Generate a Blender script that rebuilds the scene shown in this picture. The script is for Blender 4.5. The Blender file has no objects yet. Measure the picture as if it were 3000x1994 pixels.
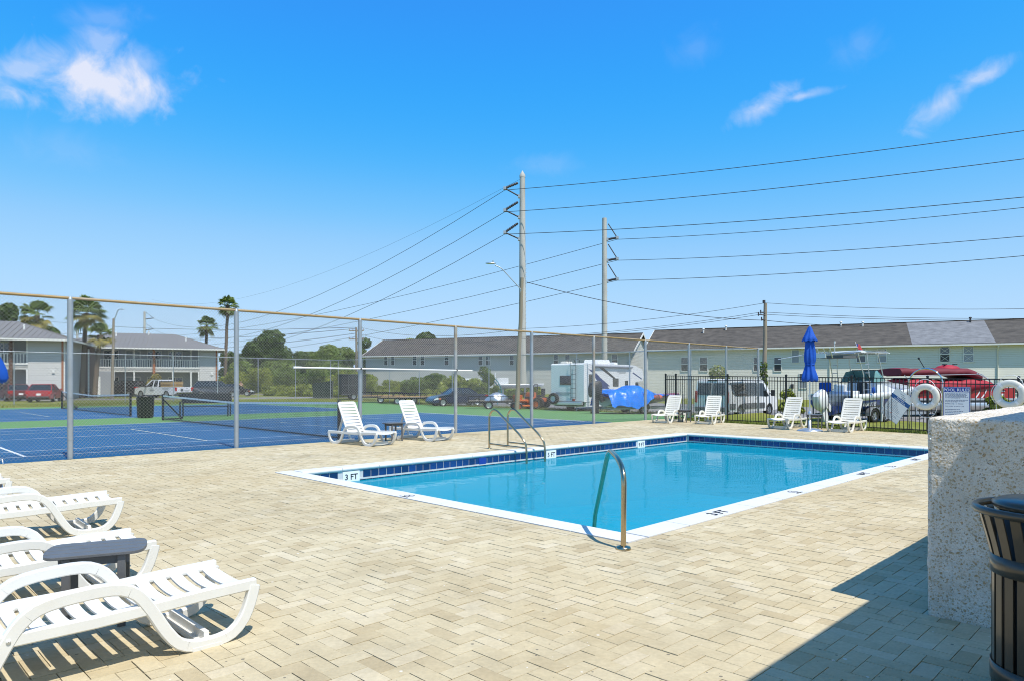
import bpy, bmesh, math, random
import numpy as np
from mathutils import Vector, Matrix, noise as mnoise
SC = bpy.context.scene
COL = SC.collection
R_ = math.radians
rng = random.Random(7)

# ------------------------------------------------------------------ camera
CAM_H, FPX, CX, HY = 1.6, 1593.0, 1179.5, 879.0      # surveyed eye height, focal length, centre column, horizon row
cd = bpy.data.cameras.new('camera')
cam = bpy.data.objects.new('camera', cd); COL.objects.link(cam)
cam.location = (0, 0, CAM_H); cam.rotation_euler = (R_(90), 0, 0)
cd.sensor_width = 36; cd.lens = 36 * FPX / 2359
cd.shift_y = 95 / 2359
cd.clip_start = 0.05; cd.clip_end = 3000
SC.camera = cam

# ------------------------------------------------------------------ sun, sky, exposure
TO_SUN = Vector((.31, -.42, 1.0)).normalized()
SUN_EL = math.asin(TO_SUN.z); SUN_AZ = math.atan2(TO_SUN.x, TO_SUN.y)
sl = bpy.data.lights.new('sun', 'SUN'); sun = bpy.data.objects.new('sun', sl); COL.objects.link(sun)
sl.energy = 4.0; sl.angle = R_(.53); sl.color = (1, .945, .85)
sun.rotation_euler = (-TO_SUN).to_track_quat('-Z', 'Y').to_euler()
sun.location = (20, -30, 60)
W = bpy.data.worlds.new('World'); SC.world = W; W.use_nodes = True
nt = W.node_tree; nt.nodes.clear()
def N(t, typ, **kw):
    n = t.nodes.new(typ)
    for k, v in kw.items():
        if k.startswith('i_'): n.inputs[k[2:].replace('_', ' ')].default_value = v
        else: setattr(n, k, v)
    return n
def math_n(t, op, a, b=None, c=None, clamp=False):
    n = t.nodes.new('ShaderNodeMath'); n.operation = op; n.use_clamp = clamp
    for i, v in enumerate((a, b, c)):
        if v is None: continue
        if hasattr(v, 'is_output') or isinstance(v, bpy.types.NodeSocket): t.links.new(v, n.inputs[i])
        else: n.inputs[i].default_value = v
    return n.outputs[0]
def build_sky():
    L = nt.links.new
    sky = N(nt, 'ShaderNodeTexSky', sky_type='NISHITA', sun_disc=False, sun_elevation=SUN_EL, sun_rotation=SUN_AZ,
            altitude=0, air_density=1.0, dust_density=.35, ozone_density=2.2)
    # grade the whole sky evenly, by brightness, to the photograph's strongly saturated blue
    sc_ = N(nt, 'ShaderNodeVectorMath', operation='SCALE'); L(sky.outputs[0], sc_.inputs[0]); sc_.inputs['Scale'].default_value = .125
    cv = N(nt, 'ShaderNodeRGBCurve'); L(sc_.outputs[0], cv.inputs['Color'])
    for ch, pts in enumerate((((0, 0), (.8, .24), (1.08, .18), (1.44, .26), (2.0, .85), (2.65, 1.6), (4.8, 2.45), (8, 3.0)),
                              ((0, 0), (1.35, .95), (1.8, 1.52), (2.37, 2.04), (4.1, 3.12), (6.3, 3.62), (8, 3.9)),
                              ((0, 0), (2.6, 2.0), (2.95, 3.5), (3.25, 4.55), (4.06, 4.8), (5.9, 4.85), (8, 4.95)))):
        c = cv.mapping.curves[ch]
        while len(c.points) > 2: c.points.remove(c.points[1])
        c.points[0].location = (0, 0); c.points[1].location = (1, pts[-1][1] / 8)
        for x, y in pts[1:-1]: c.points.new(x / 8, y / 8)
        for q in c.points: q.handle_type = 'AUTO_CLAMPED'
    cv.mapping.update()
    hs = N(nt, 'ShaderNodeVectorMath', operation='SCALE'); L(cv.outputs[0], hs.inputs[0]); hs.inputs['Scale'].default_value = 8
    geo = N(nt, 'ShaderNodeTexCoord'); d = geo.outputs['Generated']
    # fair weather cumulus puffs: each has a heading, a height, a spread and a density
    def vec(px, py): return Vector(((px - CX) / FPX, 1, (HY - py) / FPX)).normalized()
    puffs = [(vec(222, 182), .078, .036, .05, 1.0), (vec(65, 160), .044, .018, .30, .5), (vec(225, 100), .026, .022, .0, .40),
             (vec(330, 150), .026, .022, .3, .35), (vec(235, 45), .04, .014, .3, .16),
             (vec(1755, 248), .036, .014, .34, .62), (vec(1850, 222), .034, .006, .06, .5), (vec(2160, 245), .032, .018, .62, .66), (vec(2255, 182), .040, .010, .40, .55),
             (vec(1980, 105), .03, .02, .2, .10), (vec(1600, 110), .03, .02, .2, .08), (vec(1260, 380), .05, .014, 0, .10),
             (vec(150, 340), .05, .02, .1, .08),
             (Vector((-.9, .3, .32)).normalized(), .10, .04, .1, .8), (Vector((-.8, -.6, .25)).normalized(), .12, .05, .1, .8),
             (Vector((.9, .2, .3)).normalized(), .09, .035, .2, .7), (Vector((.7, -.7, .2)).normalized(), .1, .04, .1, .7),
             (Vector((.1, -.9, .3)).normalized(), .1, .05, .0, .7), (Vector((.2, .75, .85)).normalized(), .1, .05, .2, .5)]
    n1 = N(nt, 'ShaderNodeTexNoise'); n1.inputs['Scale'].default_value = 22; n1.inputs['Detail'].default_value = 7; n1.inputs['Roughness'].default_value = .58
    n1.inputs['Distortion'].default_value = .5
    L(d, n1.inputs['Vector'])
    nz = math_n(nt, 'SUBTRACT', n1.outputs['Fac'], .5)
    tot = None
    for dv, sa, sb, tilt, dens in puffs:
        rt = dv.cross(Vector((0, 0, 1))).normalized(); up = rt.cross(dv).normalized()
        ta = rt * math.cos(tilt) + up * math.sin(tilt); tb = -rt * math.sin(tilt) + up * math.cos(tilt)
        def dot(vv):
            q = N(nt, 'ShaderNodeVectorMath', operation='DOT_PRODUCT'); L(d, q.inputs[0]); q.inputs[1].default_value = vv
            return q.outputs['Value']
        a = math_n(nt, 'MULTIPLY', dot(ta), 1 / sa); b = math_n(nt, 'MULTIPLY', dot(tb), 1 / sb)
        r2 = math_n(nt, 'ADD', math_n(nt, 'MULTIPLY', a, a), math_n(nt, 'MULTIPLY', b, b))
        front = math_n(nt, 'GREATER_THAN', dot(dv), .5)
        r = math_n(nt, 'SQRT', r2)
        f = math_n(nt, 'SUBTRACT', 1.0, math_n(nt, 'MULTIPLY', r, .72))
        f = math_n(nt, 'ADD', f, math_n(nt, 'MULTIPLY', nz, 2.0))
        f = math_n(nt, 'MULTIPLY', f, 1.15, clamp=True)
        s = math_n(nt, 'SMOOTHSTEP', f, 0, 1) if False else math_n(nt, 'POWER', f, 1.6)
        s = math_n(nt, 'MULTIPLY', math_n(nt, 'MULTIPLY', s, dens), front)
        tot = s if tot is None else math_n(nt, 'MAXIMUM', tot, s)
    mx = N(nt, 'ShaderNodeMix', data_type='RGBA'); L(tot, mx.inputs[0]); L(hs.outputs[0], mx.inputs[6]); mx.inputs[7].default_value = (3.7, 3.95, 4.75, 1)
    bg = N(nt, 'ShaderNodeBackground'); bg.inputs[1].default_value = .15
    L(mx.outputs[2], bg.inputs[0])
    out = N(nt, 'ShaderNodeOutputWorld'); L(bg.outputs[0], out.inputs[0])
build_sky()
SC.view_settings.view_transform = 'Standard'
try: SC.view_settings.look = 'None'
except Exception: pass
SC.view_settings.exposure = .45; SC.view_settings.gamma = 1; SC.view_settings.use_curve_mapping = False
SC.render.engine = 'CYCLES'
cy = SC.cycles
cy.use_denoising = True; cy.denoising_input_passes = 'RGB_ALBEDO_NORMAL'; cy.denoising_prefilter = 'ACCURATE'; cy.filter_width = 1.05; cy.max_bounces = 8; cy.transparent_max_bounces = 24; cy.diffuse_bounces = 3; cy.glossy_bounces = 4
cy.caustics_reflective = False; cy.caustics_refractive = False; cy.sample_clamp_indirect = 6

# ------------------------------------------------------------------ survey helpers
def rx(px): return (px - CX) / FPX
def gp(px, py, z=0.0):
    d = FPX * (CAM_H - z) / (py - HY); return Vector((rx(px) * d, d, z))
def at(px, d, z=0.0): return Vector((rx(px) * d, d, z))
def zat(py, d): return CAM_H + (HY - py) * d / FPX
S2 = math.sqrt(.5)
def uv(u, v, z=0.0): return Vector(((u - v) * S2, (u + v) * S2, z))      # frame along the pool's sides
U_ = Vector((S2, S2, 0)); V_ = Vector((-S2, S2, 0))
def sstep(a, b, x):
    t = max(0, min(1, (x - a) / (b - a))); return t * t * (3 - 2 * t)
def zg(x, y):                                                            # lie of the land round the pool and court
    u = (x + y) * S2; v = (y - x) * S2
    return -.02 - .29 * sstep(22.5, 35.5, u) * (1 - sstep(40, 64, v))

# ------------------------------------------------------------------ object helpers
def link(o): COL.objects.link(o); return o
def tag(o, label=None, cat=None, group=None, kind=None):
    if label: o['label'] = label
    if cat: o['category'] = cat
    if group: o['group'] = group
    if kind: o['kind'] = kind
    return o
def thing(name, label, cat, loc=(0, 0, 0), rz=0, group=None):
    o = bpy.data.objects.new(name, None); link(o); o.empty_display_size = .2
    o.location = loc; o.rotation_euler = (0, 0, rz)
    return tag(o, label, cat, group)
def kids(o): return [c for c in bpy.data.objects if c.parent == o]
KID = {}
def copy_tree(o, label=None, loc=None, rz=None, group=None):
    if o.name not in KID:
        KID[o.name] = [(c, kids(c)) for c in kids(o)]
    r = o.copy(); link(r)
    if label: r['label'] = label
    if group: r['group'] = group
    if loc is not None: r.location = loc
    if rz is not None: r.rotation_euler = (0, 0, rz)
    for c, gs in KID[o.name]:
        k = c.copy(); link(k); k.parent = r
        for g in gs:
            q = g.copy(); link(q); q.parent = k
    return r
class MB:
    """collects simple shapes into one mesh"""
    def __init__(s): s.v = []; s.f = []; s.m = []; s.cm = 0; s.sm = []
    def add(s, vs, fs, smooth=False):
        o = len(s.v); s.v.extend([tuple(p) for p in vs])
        for f in fs: s.f.append([i + o for i in f]); s.m.append(s.cm); s.sm.append(smooth)
        return s
    def box(s, c, d, M=None, taper=1.0):
        x, y, z = d[0] / 2, d[1] / 2, d[2] / 2; vs = []
        for sz in (-1, 1):
            k = taper if sz > 0 else 1
            for sx, sy in ((-1, -1), (1, -1), (1, 1), (-1, 1)):
                p = Vector((sx * x * k, sy * y * k, sz * z))
                if M is not None: p = M @ p
                vs.append(p + Vector(c))
        return s.add(vs, [(3, 2, 1, 0), (4, 5, 6, 7), (0, 1, 5, 4), (1, 2, 6, 5), (2, 3, 7, 6), (3, 0, 4, 7)])
    def bar(s, a, b, w, h, up=(0, 0, 1)):
        a, b = Vector(a), Vector(b); t = (b - a).normalized(); u = Vector(up)
        if abs(t.dot(u)) > .98: u = Vector((1, 0, 0))
        r = t.cross(u).normalized(); n = r.cross(t).normalized(); vs = []
        for p in (a, b):
            for i, j in ((-1, -1), (1, -1), (1, 1), (-1, 1)): vs.append(p + r * i * w / 2 + n * j * h / 2)
        return s.add(vs, [(0, 1, 2, 3), (7, 6, 5, 4), (0, 4, 5, 1), (1, 5, 6, 2), (2, 6, 7, 3), (3, 7, 4, 0)])
    def tube(s, path, r, n=8, caps=True, smooth=True):
        P = [Vector(p) for p in path]; k = len(P)
        rr = r if isinstance(r, (list, tuple)) else [r] * k
        vs = []; pn = None
        for i, p in enumerate(P):
            t = (P[min(i + 1, k - 1)] - P[max(i - 1, 0)]).normalized()
            if pn is None:
                a = Vector((0, 0, 1)) if abs(t.z) < .9 else Vector((1, 0, 0)); nn = t.cross(a).normalized()
            else: nn = (pn - t * pn.dot(t)).normalized()
            pn = nn; b = t.cross(nn)
            for j in range(n):
                an = 2 * math.pi * j / n; vs.append(p + (nn * math.cos(an) + b * math.sin(an)) * rr[i])
        fs = [(i * n + j, i * n + (j + 1) % n, (i + 1) * n + (j + 1) % n, (i + 1) * n + j) for i in range(k - 1) for j in range(n)]
        s.add(vs, fs, smooth)
        if caps: s.add(vs[:n], [tuple(range(n - 1, -1, -1))]); s.add(vs[-n:], [tuple(range(n))])
        return s
    def cyl(s, a, b, r0, r1=None, n=12, caps=True, smooth=True):
        return s.tube([a, b], [r0, r0 if r1 is None else r1], n, caps, smooth)
    def lathe(s, prof, c=(0, 0, 0), n=20, smooth=True, M=None, close=False):
        vs = []; k = len(prof)
        for r, z in prof:
            for j in range(n):
                a = 2 * math.pi * j / n; p = Vector((r * math.cos(a), r * math.sin(a), z))
                if M is not None: p = M @ p
                vs.append(p + Vector(c))
        rg = k if close else k - 1
        fs = [(i * n + j, i * n + (j + 1) % n, ((i + 1) % k) * n + (j + 1) % n, ((i + 1) % k) * n + j) for i in range(rg) for j in range(n)]
        return s.add(vs, fs, smooth)
    def prism(s, pts, a, b, M=None, smooth=False):
        """outline pts in (x,z), extruded from y=a to y=b; a or b may be lists (per point)"""
        n = len(pts); A = a if isinstance(a, (list, tuple)) else [a] * n; B = b if isinstance(b, (list, tuple)) else [b] * n
        vs = [Vector((p[0], A[i], p[1])) for i, p in enumerate(pts)] + [Vector((p[0], B[i], p[1])) for i, p in enumerate(pts)]
        if M is not None: vs = [M @ v for v in vs]
        s.add(vs, [(i, (i + 1) % n, n + (i + 1) % n, n + i) for i in range(n)], smooth)
        s.add(vs[:n], [tuple(range(n - 1, -1, -1))]); s.add(vs[n:], [tuple(range(n))]); return s
    def slab(s, pts, z0, z1):
        n = len(pts); vs = [Vector((p[0], p[1], z0)) for p in pts] + [Vector((p[0], p[1], z1)) for p in pts]
        return s.add(vs, [tuple(range(n - 1, -1, -1)), tuple(range(n, 2 * n))] + [(i, (i + 1) % n, n + (i + 1) % n, n + i) for i in range(n)])
    def loft(s, secs, smooth=True, caps=True):
        n = len(secs[0]); vs = [p for sec in secs for p in sec]; k = len(secs)
        s.add(vs, [(i * n + j, i * n + (j + 1) % n, (i + 1) * n + (j + 1) % n, (i + 1) * n + j) for i in range(k - 1) for j in range(n)], smooth)
        if caps: s.add(secs[0], [tuple(range(n - 1, -1, -1))]); s.add(secs[-1], [tuple(range(n))])
        return s
    def quad(s, a, b, c, d): return s.add([a, b, c, d], [(0, 1, 2, 3)])
    def ball(s, c, r, n=10, m=6, sc=(1, 1, 1)):
        pr = [(max(1e-4, math.sin(math.pi * i / m)) * r, -math.cos(math.pi * i / m) * r) for i in range(m + 1)]
        M = Matrix.Diagonal((sc[0], sc[1], sc[2])); return s.lathe(pr, c, n, True, M)
    def mesh(s, name):
        me = bpy.data.meshes.new(name); me.from_pydata(s.v, [], s.f)
        if s.f:
            me.polygons.foreach_set('use_smooth', s.sm); me.polygons.foreach_set('material_index', s.m)
        me.update(); return me
    def build(s, name, mats, parent=None, bevel=0, seg=2, recalc=True, weld=False, autos=True):
        me = s.mesh(name)
        if recalc or weld:
            bm = bmesh.new(); bm.from_mesh(me)
            if weld: bmesh.ops.remove_doubles(bm, verts=bm.verts, dist=1e-4)
            bmesh.ops.recalc_face_normals(bm, faces=bm.faces); bm.to_mesh(me); bm.free()
        for m in (mats if isinstance(mats, (list, tuple)) else [mats]): me.materials.append(m)
        o = bpy.data.objects.new(name, me); link(o)
        if parent is not None: o.parent = parent
        if bevel:
            b = o.modifiers.new('bevel', 'BEVEL'); b.width = bevel; b.segments = seg; b.limit_method = 'ANGLE'; b.angle_limit = R_(35)
        return o
def arc(c, r, a0, a1, n, ax=(1, 0, 0), ay=(0, 0, 1)):
    c, ax, ay = Vector(c), Vector(ax), Vector(ay)
    return [c + ax * r * math.cos(a0 + (a1 - a0) * i / n) + ay * r * math.sin(a0 + (a1 - a0) * i / n) for i in range(n + 1)]
def round_path(P, r, n=5):
    P = [Vector(p) for p in P]; out = [P[0]]
    for i in range(1, len(P) - 1):
        a, b, c = P[i - 1], P[i], P[i + 1]; q = min(r, (a - b).length * .48, (c - b).length * .48)
        p0 = b + (a - b).normalized() * q; p1 = b + (c - b).normalized() * q
        for k in range(n + 1):
            t = k / n; out.append(p0 * (1 - t) ** 2 + b * 2 * t * (1 - t) + p1 * t * t)
    out.append(P[-1]); return out
FONT_CACHE = {}
def text_mesh(name, body, size, mtl, parent, loc, M, align='CENTER', thick=.0015, bold=True):
    cu = bpy.data.curves.new(name, 'FONT'); cu.body = body; cu.size = size; cu.align_x = align; cu.align_y = 'CENTER'
    cu.extrude = thick / 2; cu.resolution_u = 2; cu.offset = size * (.016 if bold else 0)
    t = bpy.data.objects.new(name, cu); link(t)
    dg = bpy.context.evaluated_depsgraph_get()
    me = bpy.data.meshes.new_from_object(t.evaluated_get(dg)); bpy.data.objects.remove(t)
    me.name = name; me.materials.clear(); me.materials.append(mtl)
    o = bpy.data.objects.new(name, me); link(o); o.parent = parent
    o.matrix_local = Matrix.Translation(Vector(loc)) @ M.to_4x4(); return o
def basis(x, y, z): return Matrix((x, y, z)).transposed()

# ------------------------------------------------------------------ materials
def pm(name, col, rough=.5, metal=0.0, var=.08, scale=3.0, bump=0.0, bscale=40.0, spec=.5, rnd=0.0, coat=0.0, stain=None, stain_amt=.5, stain_scale=1.2, stretch=None, wave=None, trans=0.0, detail=4):
    m = bpy.data.materials.new(name); m.use_nodes = True; t = m.node_tree; L = t.links.new
    p = t.nodes['Principled BSDF']
    p.inputs['Roughness'].default_value = rough; p.inputs['Metallic'].default_value = metal
    p.inputs['Specular IOR Level'].default_value = spec
    if coat: p.inputs['Coat Weight'].default_value = coat; p.inputs['Coat Roughness'].default_value = .05
    tc = N(t, 'ShaderNodeTexCoord'); co = tc.outputs['Object']
    if stretch:
        mp = N(t, 'ShaderNodeMapping'); L(co, mp.inputs[0]); mp.inputs['Scale'].default_value = stretch; co = mp.outputs[0]
    c3 = (col[0], col[1], col[2], 1)
    nz = N(t, 'ShaderNodeTexNoise'); L(co, nz.inputs['Vector']); nz.inputs['Scale'].default_value = scale; nz.inputs['Detail'].default_value = detail
    k = math_n(t, 'MULTIPLY_ADD', nz.outputs['Fac'], 4 * var, 1 - 2 * var)
    if rnd:
        oi = N(t, 'ShaderNodeObjectInfo'); ge = N(t, 'ShaderNodeNewGeometry')
        rr = math_n(t, 'FRACT', math_n(t, 'ADD', math_n(t, 'MULTIPLY', oi.outputs['Random'], 7.31), ge.outputs['Random Per Island']))
        k = math_n(t, 'MULTIPLY', k, math_n(t, 'MULTIPLY_ADD', rr, 2 * rnd, 1 - rnd))
    vm = N(t, 'ShaderNodeVectorMath', operation='SCALE'); vm.inputs[0].default_value = col; L(k, vm.inputs['Scale'])
    outc = vm.outputs[0]
    if stain:
        n2 = N(t, 'ShaderNodeTexNoise'); L(co, n2.inputs['Vector']); n2.inputs['Scale'].default_value = stain_scale; n2.inputs['Detail'].default_value = 6
        n2.inputs['Roughness'].default_value = .65
        rp = N(t, 'ShaderNodeValToRGB'); L(n2.outputs['Fac'], rp.inputs[0]); rp.color_ramp.elements[0].position = .5; rp.color_ramp.elements[1].position = .72
        f = math_n(t, 'MULTIPLY', rp.outputs[0], stain_amt)
        mx = N(t, 'ShaderNodeMix', data_type='RGBA'); L(f, mx.inputs[0]); L(outc, mx.inputs[6]); mx.inputs[7].default_value = (*stain, 1); outc = mx.outputs[2]
    L(outc, p.inputs['Base Color'])
    hgt = None
    if bump:
        n3 = N(t, 'ShaderNodeTexNoise'); L(co, n3.inputs['Vector']); n3.inputs['Scale'].default_value = bscale; n3.inputs['Detail'].default_value = 3
        bp = N(t, 'ShaderNodeBump'); bp.inputs['Strength'].default_value = 1; bp.inputs['Distance'].default_value = bump
        L(n3.outputs['Fac'], bp.inputs['Height']); L(bp.outputs[0], p.inputs['Normal'])
    if wave:     # (axis, pitch, relief): laid courses such as clapboards, far away
        ax, pitch, rel = wave
        sx = N(t, 'ShaderNodeSeparateXYZ'); L(tc.outputs['Object'], sx.inputs[0])
        fr = math_n(t, 'FRACT', math_n(t, 'MULTIPLY', sx.outputs[ax], 1 / pitch))
        bp = N(t, 'ShaderNodeBump'); bp.inputs['Strength'].default_value = 1; bp.inputs['Distance'].default_value = rel; bp.invert = True
        L(fr, bp.inputs['Height']); L(bp.outputs[0], p.inputs['Normal'])
    if trans:
        tr = N(t, 'ShaderNodeBsdfTranslucent'); L(outc, tr.inputs[0]); ms = N(t, 'ShaderNodeMixShader'); ms.inputs[0].default_value = trans
        o = [n for n in t.nodes if n.type == 'OUTPUT_MATERIAL'][0]
        L(p.outputs[0], ms.inputs[1]); L(tr.outputs[0], ms.inputs[2]); L(ms.outputs[0], o.inputs[0])
    return m
def glassy(name, col, rough=.04): return pm(name, col, rough, 0, .03, 2, spec=.9)

M = {}
M['resin'] = pm('white_resin', (.70, .69, .655), .38, var=.03, scale=6, stain=(.66, .62, .53), stain_amt=.35, stain_scale=4, bump=.0006, bscale=260)
M['resin_aged'] = pm('cream_resin', (.69, .665, .585), .42, var=.04, scale=6, stain=(.6, .55, .44), stain_amt=.4, stain_scale=4)
M['char'] = pm('charcoal_plastic', (.105, .107, .112), .42, var=.12, scale=8, bump=.0005, bscale=180, stain=(.12, .115, .11), stain_amt=.3)
M['steel'] = pm('deck_tinted_steel', (.50, .40, .26), .2, 1, .05, 9, stain=(.38, .30, .18), stain_amt=.35, stain_scale=5)  # golden tone puts the reflection of the sunlit deck into the base colour
M['galv'] = pm('galvanised_pipe', (.40, .43, .46), .42, .55, .1, 5, stain=(.30, .25, .17), stain_amt=.35, stain_scale=2)
M['rusty'] = pm('rusty_pipe', (.33, .225, .095), .6, .1, .15, 3, stain=(.40, .385, .36), stain_amt=.75, stain_scale=.45)
M['galv_worn'] = pm('half_rusted_pipe', (.42, .42, .41), .5, .4, .1, 5, stain=(.36, .22, .07), stain_amt=.85, stain_scale=.8)
M['wire'] = pm('galvanised_wire', (.33, .325, .31), .45, .35, .1, 2, stain=(.42, .33, .2), stain_amt=.4, stain_scale=.4)
M['black'] = pm('black_powder_coat', (.012, .012, .013), .35, 0, .1, 6)
M['bronze'] = pm('dark_bronze_coat', (.065, .053, .038), .3, .2, .12, 9, coat=.25, stain=(.08, .07, .055), stain_amt=.3, bump=.0004, bscale=90)
M['coping'] = pm('white_coping', (.66, .655, .64), .5, var=.05, scale=3, stain=(.58, .52, .42), stain_amt=.32, stain_scale=2.2, bump=.0012, bscale=60, rnd=.03)
M['white'] = pm('white_paint', (.78, .78, .77), .4, var=.03)
M['black_print'] = pm('black_print', (.012, .012, .014), .5, var=.03)
M['blue_print'] = pm('blue_print', (.012, .045, .30), .4, var=.03)
M['teal_print'] = pm('deep_blue_print', (.004, .085, .26), .4, var=.03)
M['grey_print'] = pm('grey_print', (.28, .30, .31), .5, var=.03)
M['slate_print'] = pm('slate_print', (.10, .13, .24), .5, var=.03)
M['red_print'] = pm('red_print', (.6, .05, .04), .5, var=.03)
M['sign_white'] = pm('sign_white', (.84, .85, .86), .35, var=.04)
M['sign_cream'] = pm('sign_cream', (.82, .82, .76), .4, var=.04)
M['canvas_blue'] = pm('royal_blue_canvas', (.002, .082, .46), .75, var=.12, scale=5, bump=.004, bscale=22, trans=.12)
M['tarp_blue'] = pm('blue_tarp', (.003, .19, .78), .35, var=.1, scale=3, bump=.035, bscale=3.2, trans=.12)
M['canvas_red'] = pm('burgundy_canvas', (.34, .012, .03), .7, var=.15, scale=2, bump=.02, bscale=4)
M['canvas_dark'] = pm('dark_burgundy_canvas', (.14, .008, .02), .7, var=.15, scale=2, bump=.012, bscale=5)
M['concrete'] = pm('pole_concrete', (.47, .46, .43), .85, var=.1, scale=1.2, stain=(.24, .22, .19), stain_amt=.45, stain_scale=1.5, stretch=(1, 1, .25), bump=.004, bscale=40)
M['wood_pole'] = pm('weathered_pole', (.27, .225, .165), .9, var=.2, scale=6, stretch=(1, 1, .08), bump=.006, bscale=25)
M['cable'] = pm('cable', (.03, .03, .035), .6, var=.03)
M['insul'] = pm('dark_insulator', (.05, .045, .05), .4, var=.05)
M['siding_cream'] = pm('cream_lap_siding', (.66, .64, .555), .6, var=.05, scale=.4, wave=(2, .18, .03))
M['siding_grey'] = pm('pale_grey_lap_siding', (.50, .50, .46), .6, var=.05, scale=.4, wave=(2, .18, .03))
M['siding_white'] = pm('white_painted_brick', (.52, .515, .50), .7, var=.09, scale=3, wave=(2, .22, .03))
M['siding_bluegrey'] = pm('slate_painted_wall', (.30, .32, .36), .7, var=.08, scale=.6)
M['shingle'] = pm('brown_shingles', (.074, .065, .055), .9, var=.42, scale=1.1, stretch=(1, 1, 3.5), bump=.03, bscale=5, detail=8)
M['shingle_new'] = pm('grey_new_shingles', (.17, .175, .185), .9, var=.28, scale=1.6, stretch=(1, 1, 3.5), bump=.03, bscale=5, detail=8)
M['metal_roof'] = pm('weathered_metal_roof', (.225, .21, .195), .5, .2, .08, 1.2)
M['trim'] = pm('white_trim', (.72, .71, .68), .5, var=.04)
M['rust_trim'] = pm('orange_wood_trim', (.34, .12, .05), .7, var=.12)
M['brown_wood'] = pm('dark_brown_wood', (.10, .045, .026), .8, var=.2)
M['pine_wood'] = pm('fresh_pine_boards', (.58, .37, .15), .7, var=.15, scale=4)
M['pane'] = glassy('window_glass', (.05, .07, .085), .06)
M['pane_pale'] = glassy('blind_backed_glass', (.22, .25, .27), .1)
M['screen_dark'] = pm('dark_insect_screen', (.045, .045, .047), .6, var=.15)
M['car_glass'] = glassy('car_glass', (.015, .02, .024), .04)
M['teal_glass'] = glassy('tinted_teal_glass', (.14, .28, .26), .05)
M['tyre'] = pm('tyre_rubber', (.018, .018, .019), .8, var=.1)
M['rim'] = pm('wheel_rim', (.45, .46, .48), .3, .7, .05)
M['chrome'] = pm('chrome', (.7, .7, .7), .08, 1, .02)
M['dark_plastic'] = pm('dark_plastic', (.03, .031, .034), .55, var=.08)
M['grey_plastic'] = pm('grey_plastic', (.11, .115, .125), .55, var=.08)
M['tail_red'] = pm('tail_lamp_red', (.45, .012, .012), .2, var=.05, spec=.8)
M['amber'] = pm('amber_lens', (.8, .2, .06), .25, var=.05)
M['lamp_clear'] = pm('clear_lens', (.7, .72, .72), .12, var=.03, spec=.9)
def paint(n, c): return pm(n, c, .28, 0, .03, 1, coat=.8)
M['gel_white'] = paint('white_gelcoat', (.76, .77, .79))
M['gel_blue'] = paint('blue_gelcoat', (.004, .045, .26))
M['gel_red'] = paint('red_gelcoat', (.36, .014, .022))
M['rv_panel'] = pm('rv_panel', (.75, .755, .755), .3, var=.03, coat=.4)
M['rv_navy'] = pm('navy_decal', (.012, .035, .16), .3, var=.03)
M['rv_black'] = pm('black_decal', (.02, .02, .025), .3, var=.03)
M['alu'] = pm('aluminium', (.62, .63, .64), .32, .8, .06, 3)
M['grey_boat'] = paint('silver_hull', (.42, .43, .44))
M['coral'] = pm('coral_fender', (.65, .12, .09), .5, var=.05)
M['orange_mower'] = pm('orange_machine_paint', (.55, .12, .02), .4, var=.08)
M['trunk'] = pm('tree_bark', (.13, .095, .065), .9, var=.25, scale=5, bump=.02, bscale=9)
M['palm_trunk'] = pm('palm_bark', (.15, .11, .075), .9, var=.3, scale=7, bump=.03, bscale=11)
M['leaf_dark'] = pm('dark_leaves', (.075, .125, .018), .55, var=.25, scale=.5, rnd=.5, trans=.3)
M['leaf_mid'] = pm('mid_green_leaves', (.15, .21, .024), .55, var=.25, scale=.5, rnd=.5, trans=.3)
M['leaf_bright'] = pm('yellow_green_leaves', (.25, .29, .03), .55, var=.25, scale=.5, rnd=.5, trans=.3)
M['palm_leaf'] = pm('palm_fronds', (.13, .185, .035), .5, var=.25, scale=1, rnd=.45, trans=.25)
M['palm_dry'] = pm('yellowing_fronds', (.26, .22, .045), .6, var=.25, scale=1, rnd=.4, trans=.25)
M['grass_blade'] = pm('grass_blades', (.17, .205, .035), .6, var=.3, scale=.7, rnd=.45, trans=.3)
M['asphalt'] = pm('bleached_asphalt', (.21, .20, .19), .92, var=.15, scale=.6, stain=(.11, .105, .10), stain_amt=.4, stain_scale=.3, bump=.004, bscale=60)
M['skin'] = pm('skin', (.42, .25, .17), .5, var=.04)
M['dog_fur'] = pm('brown_fur', (.25, .09, .04), .8, var=.2)
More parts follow.
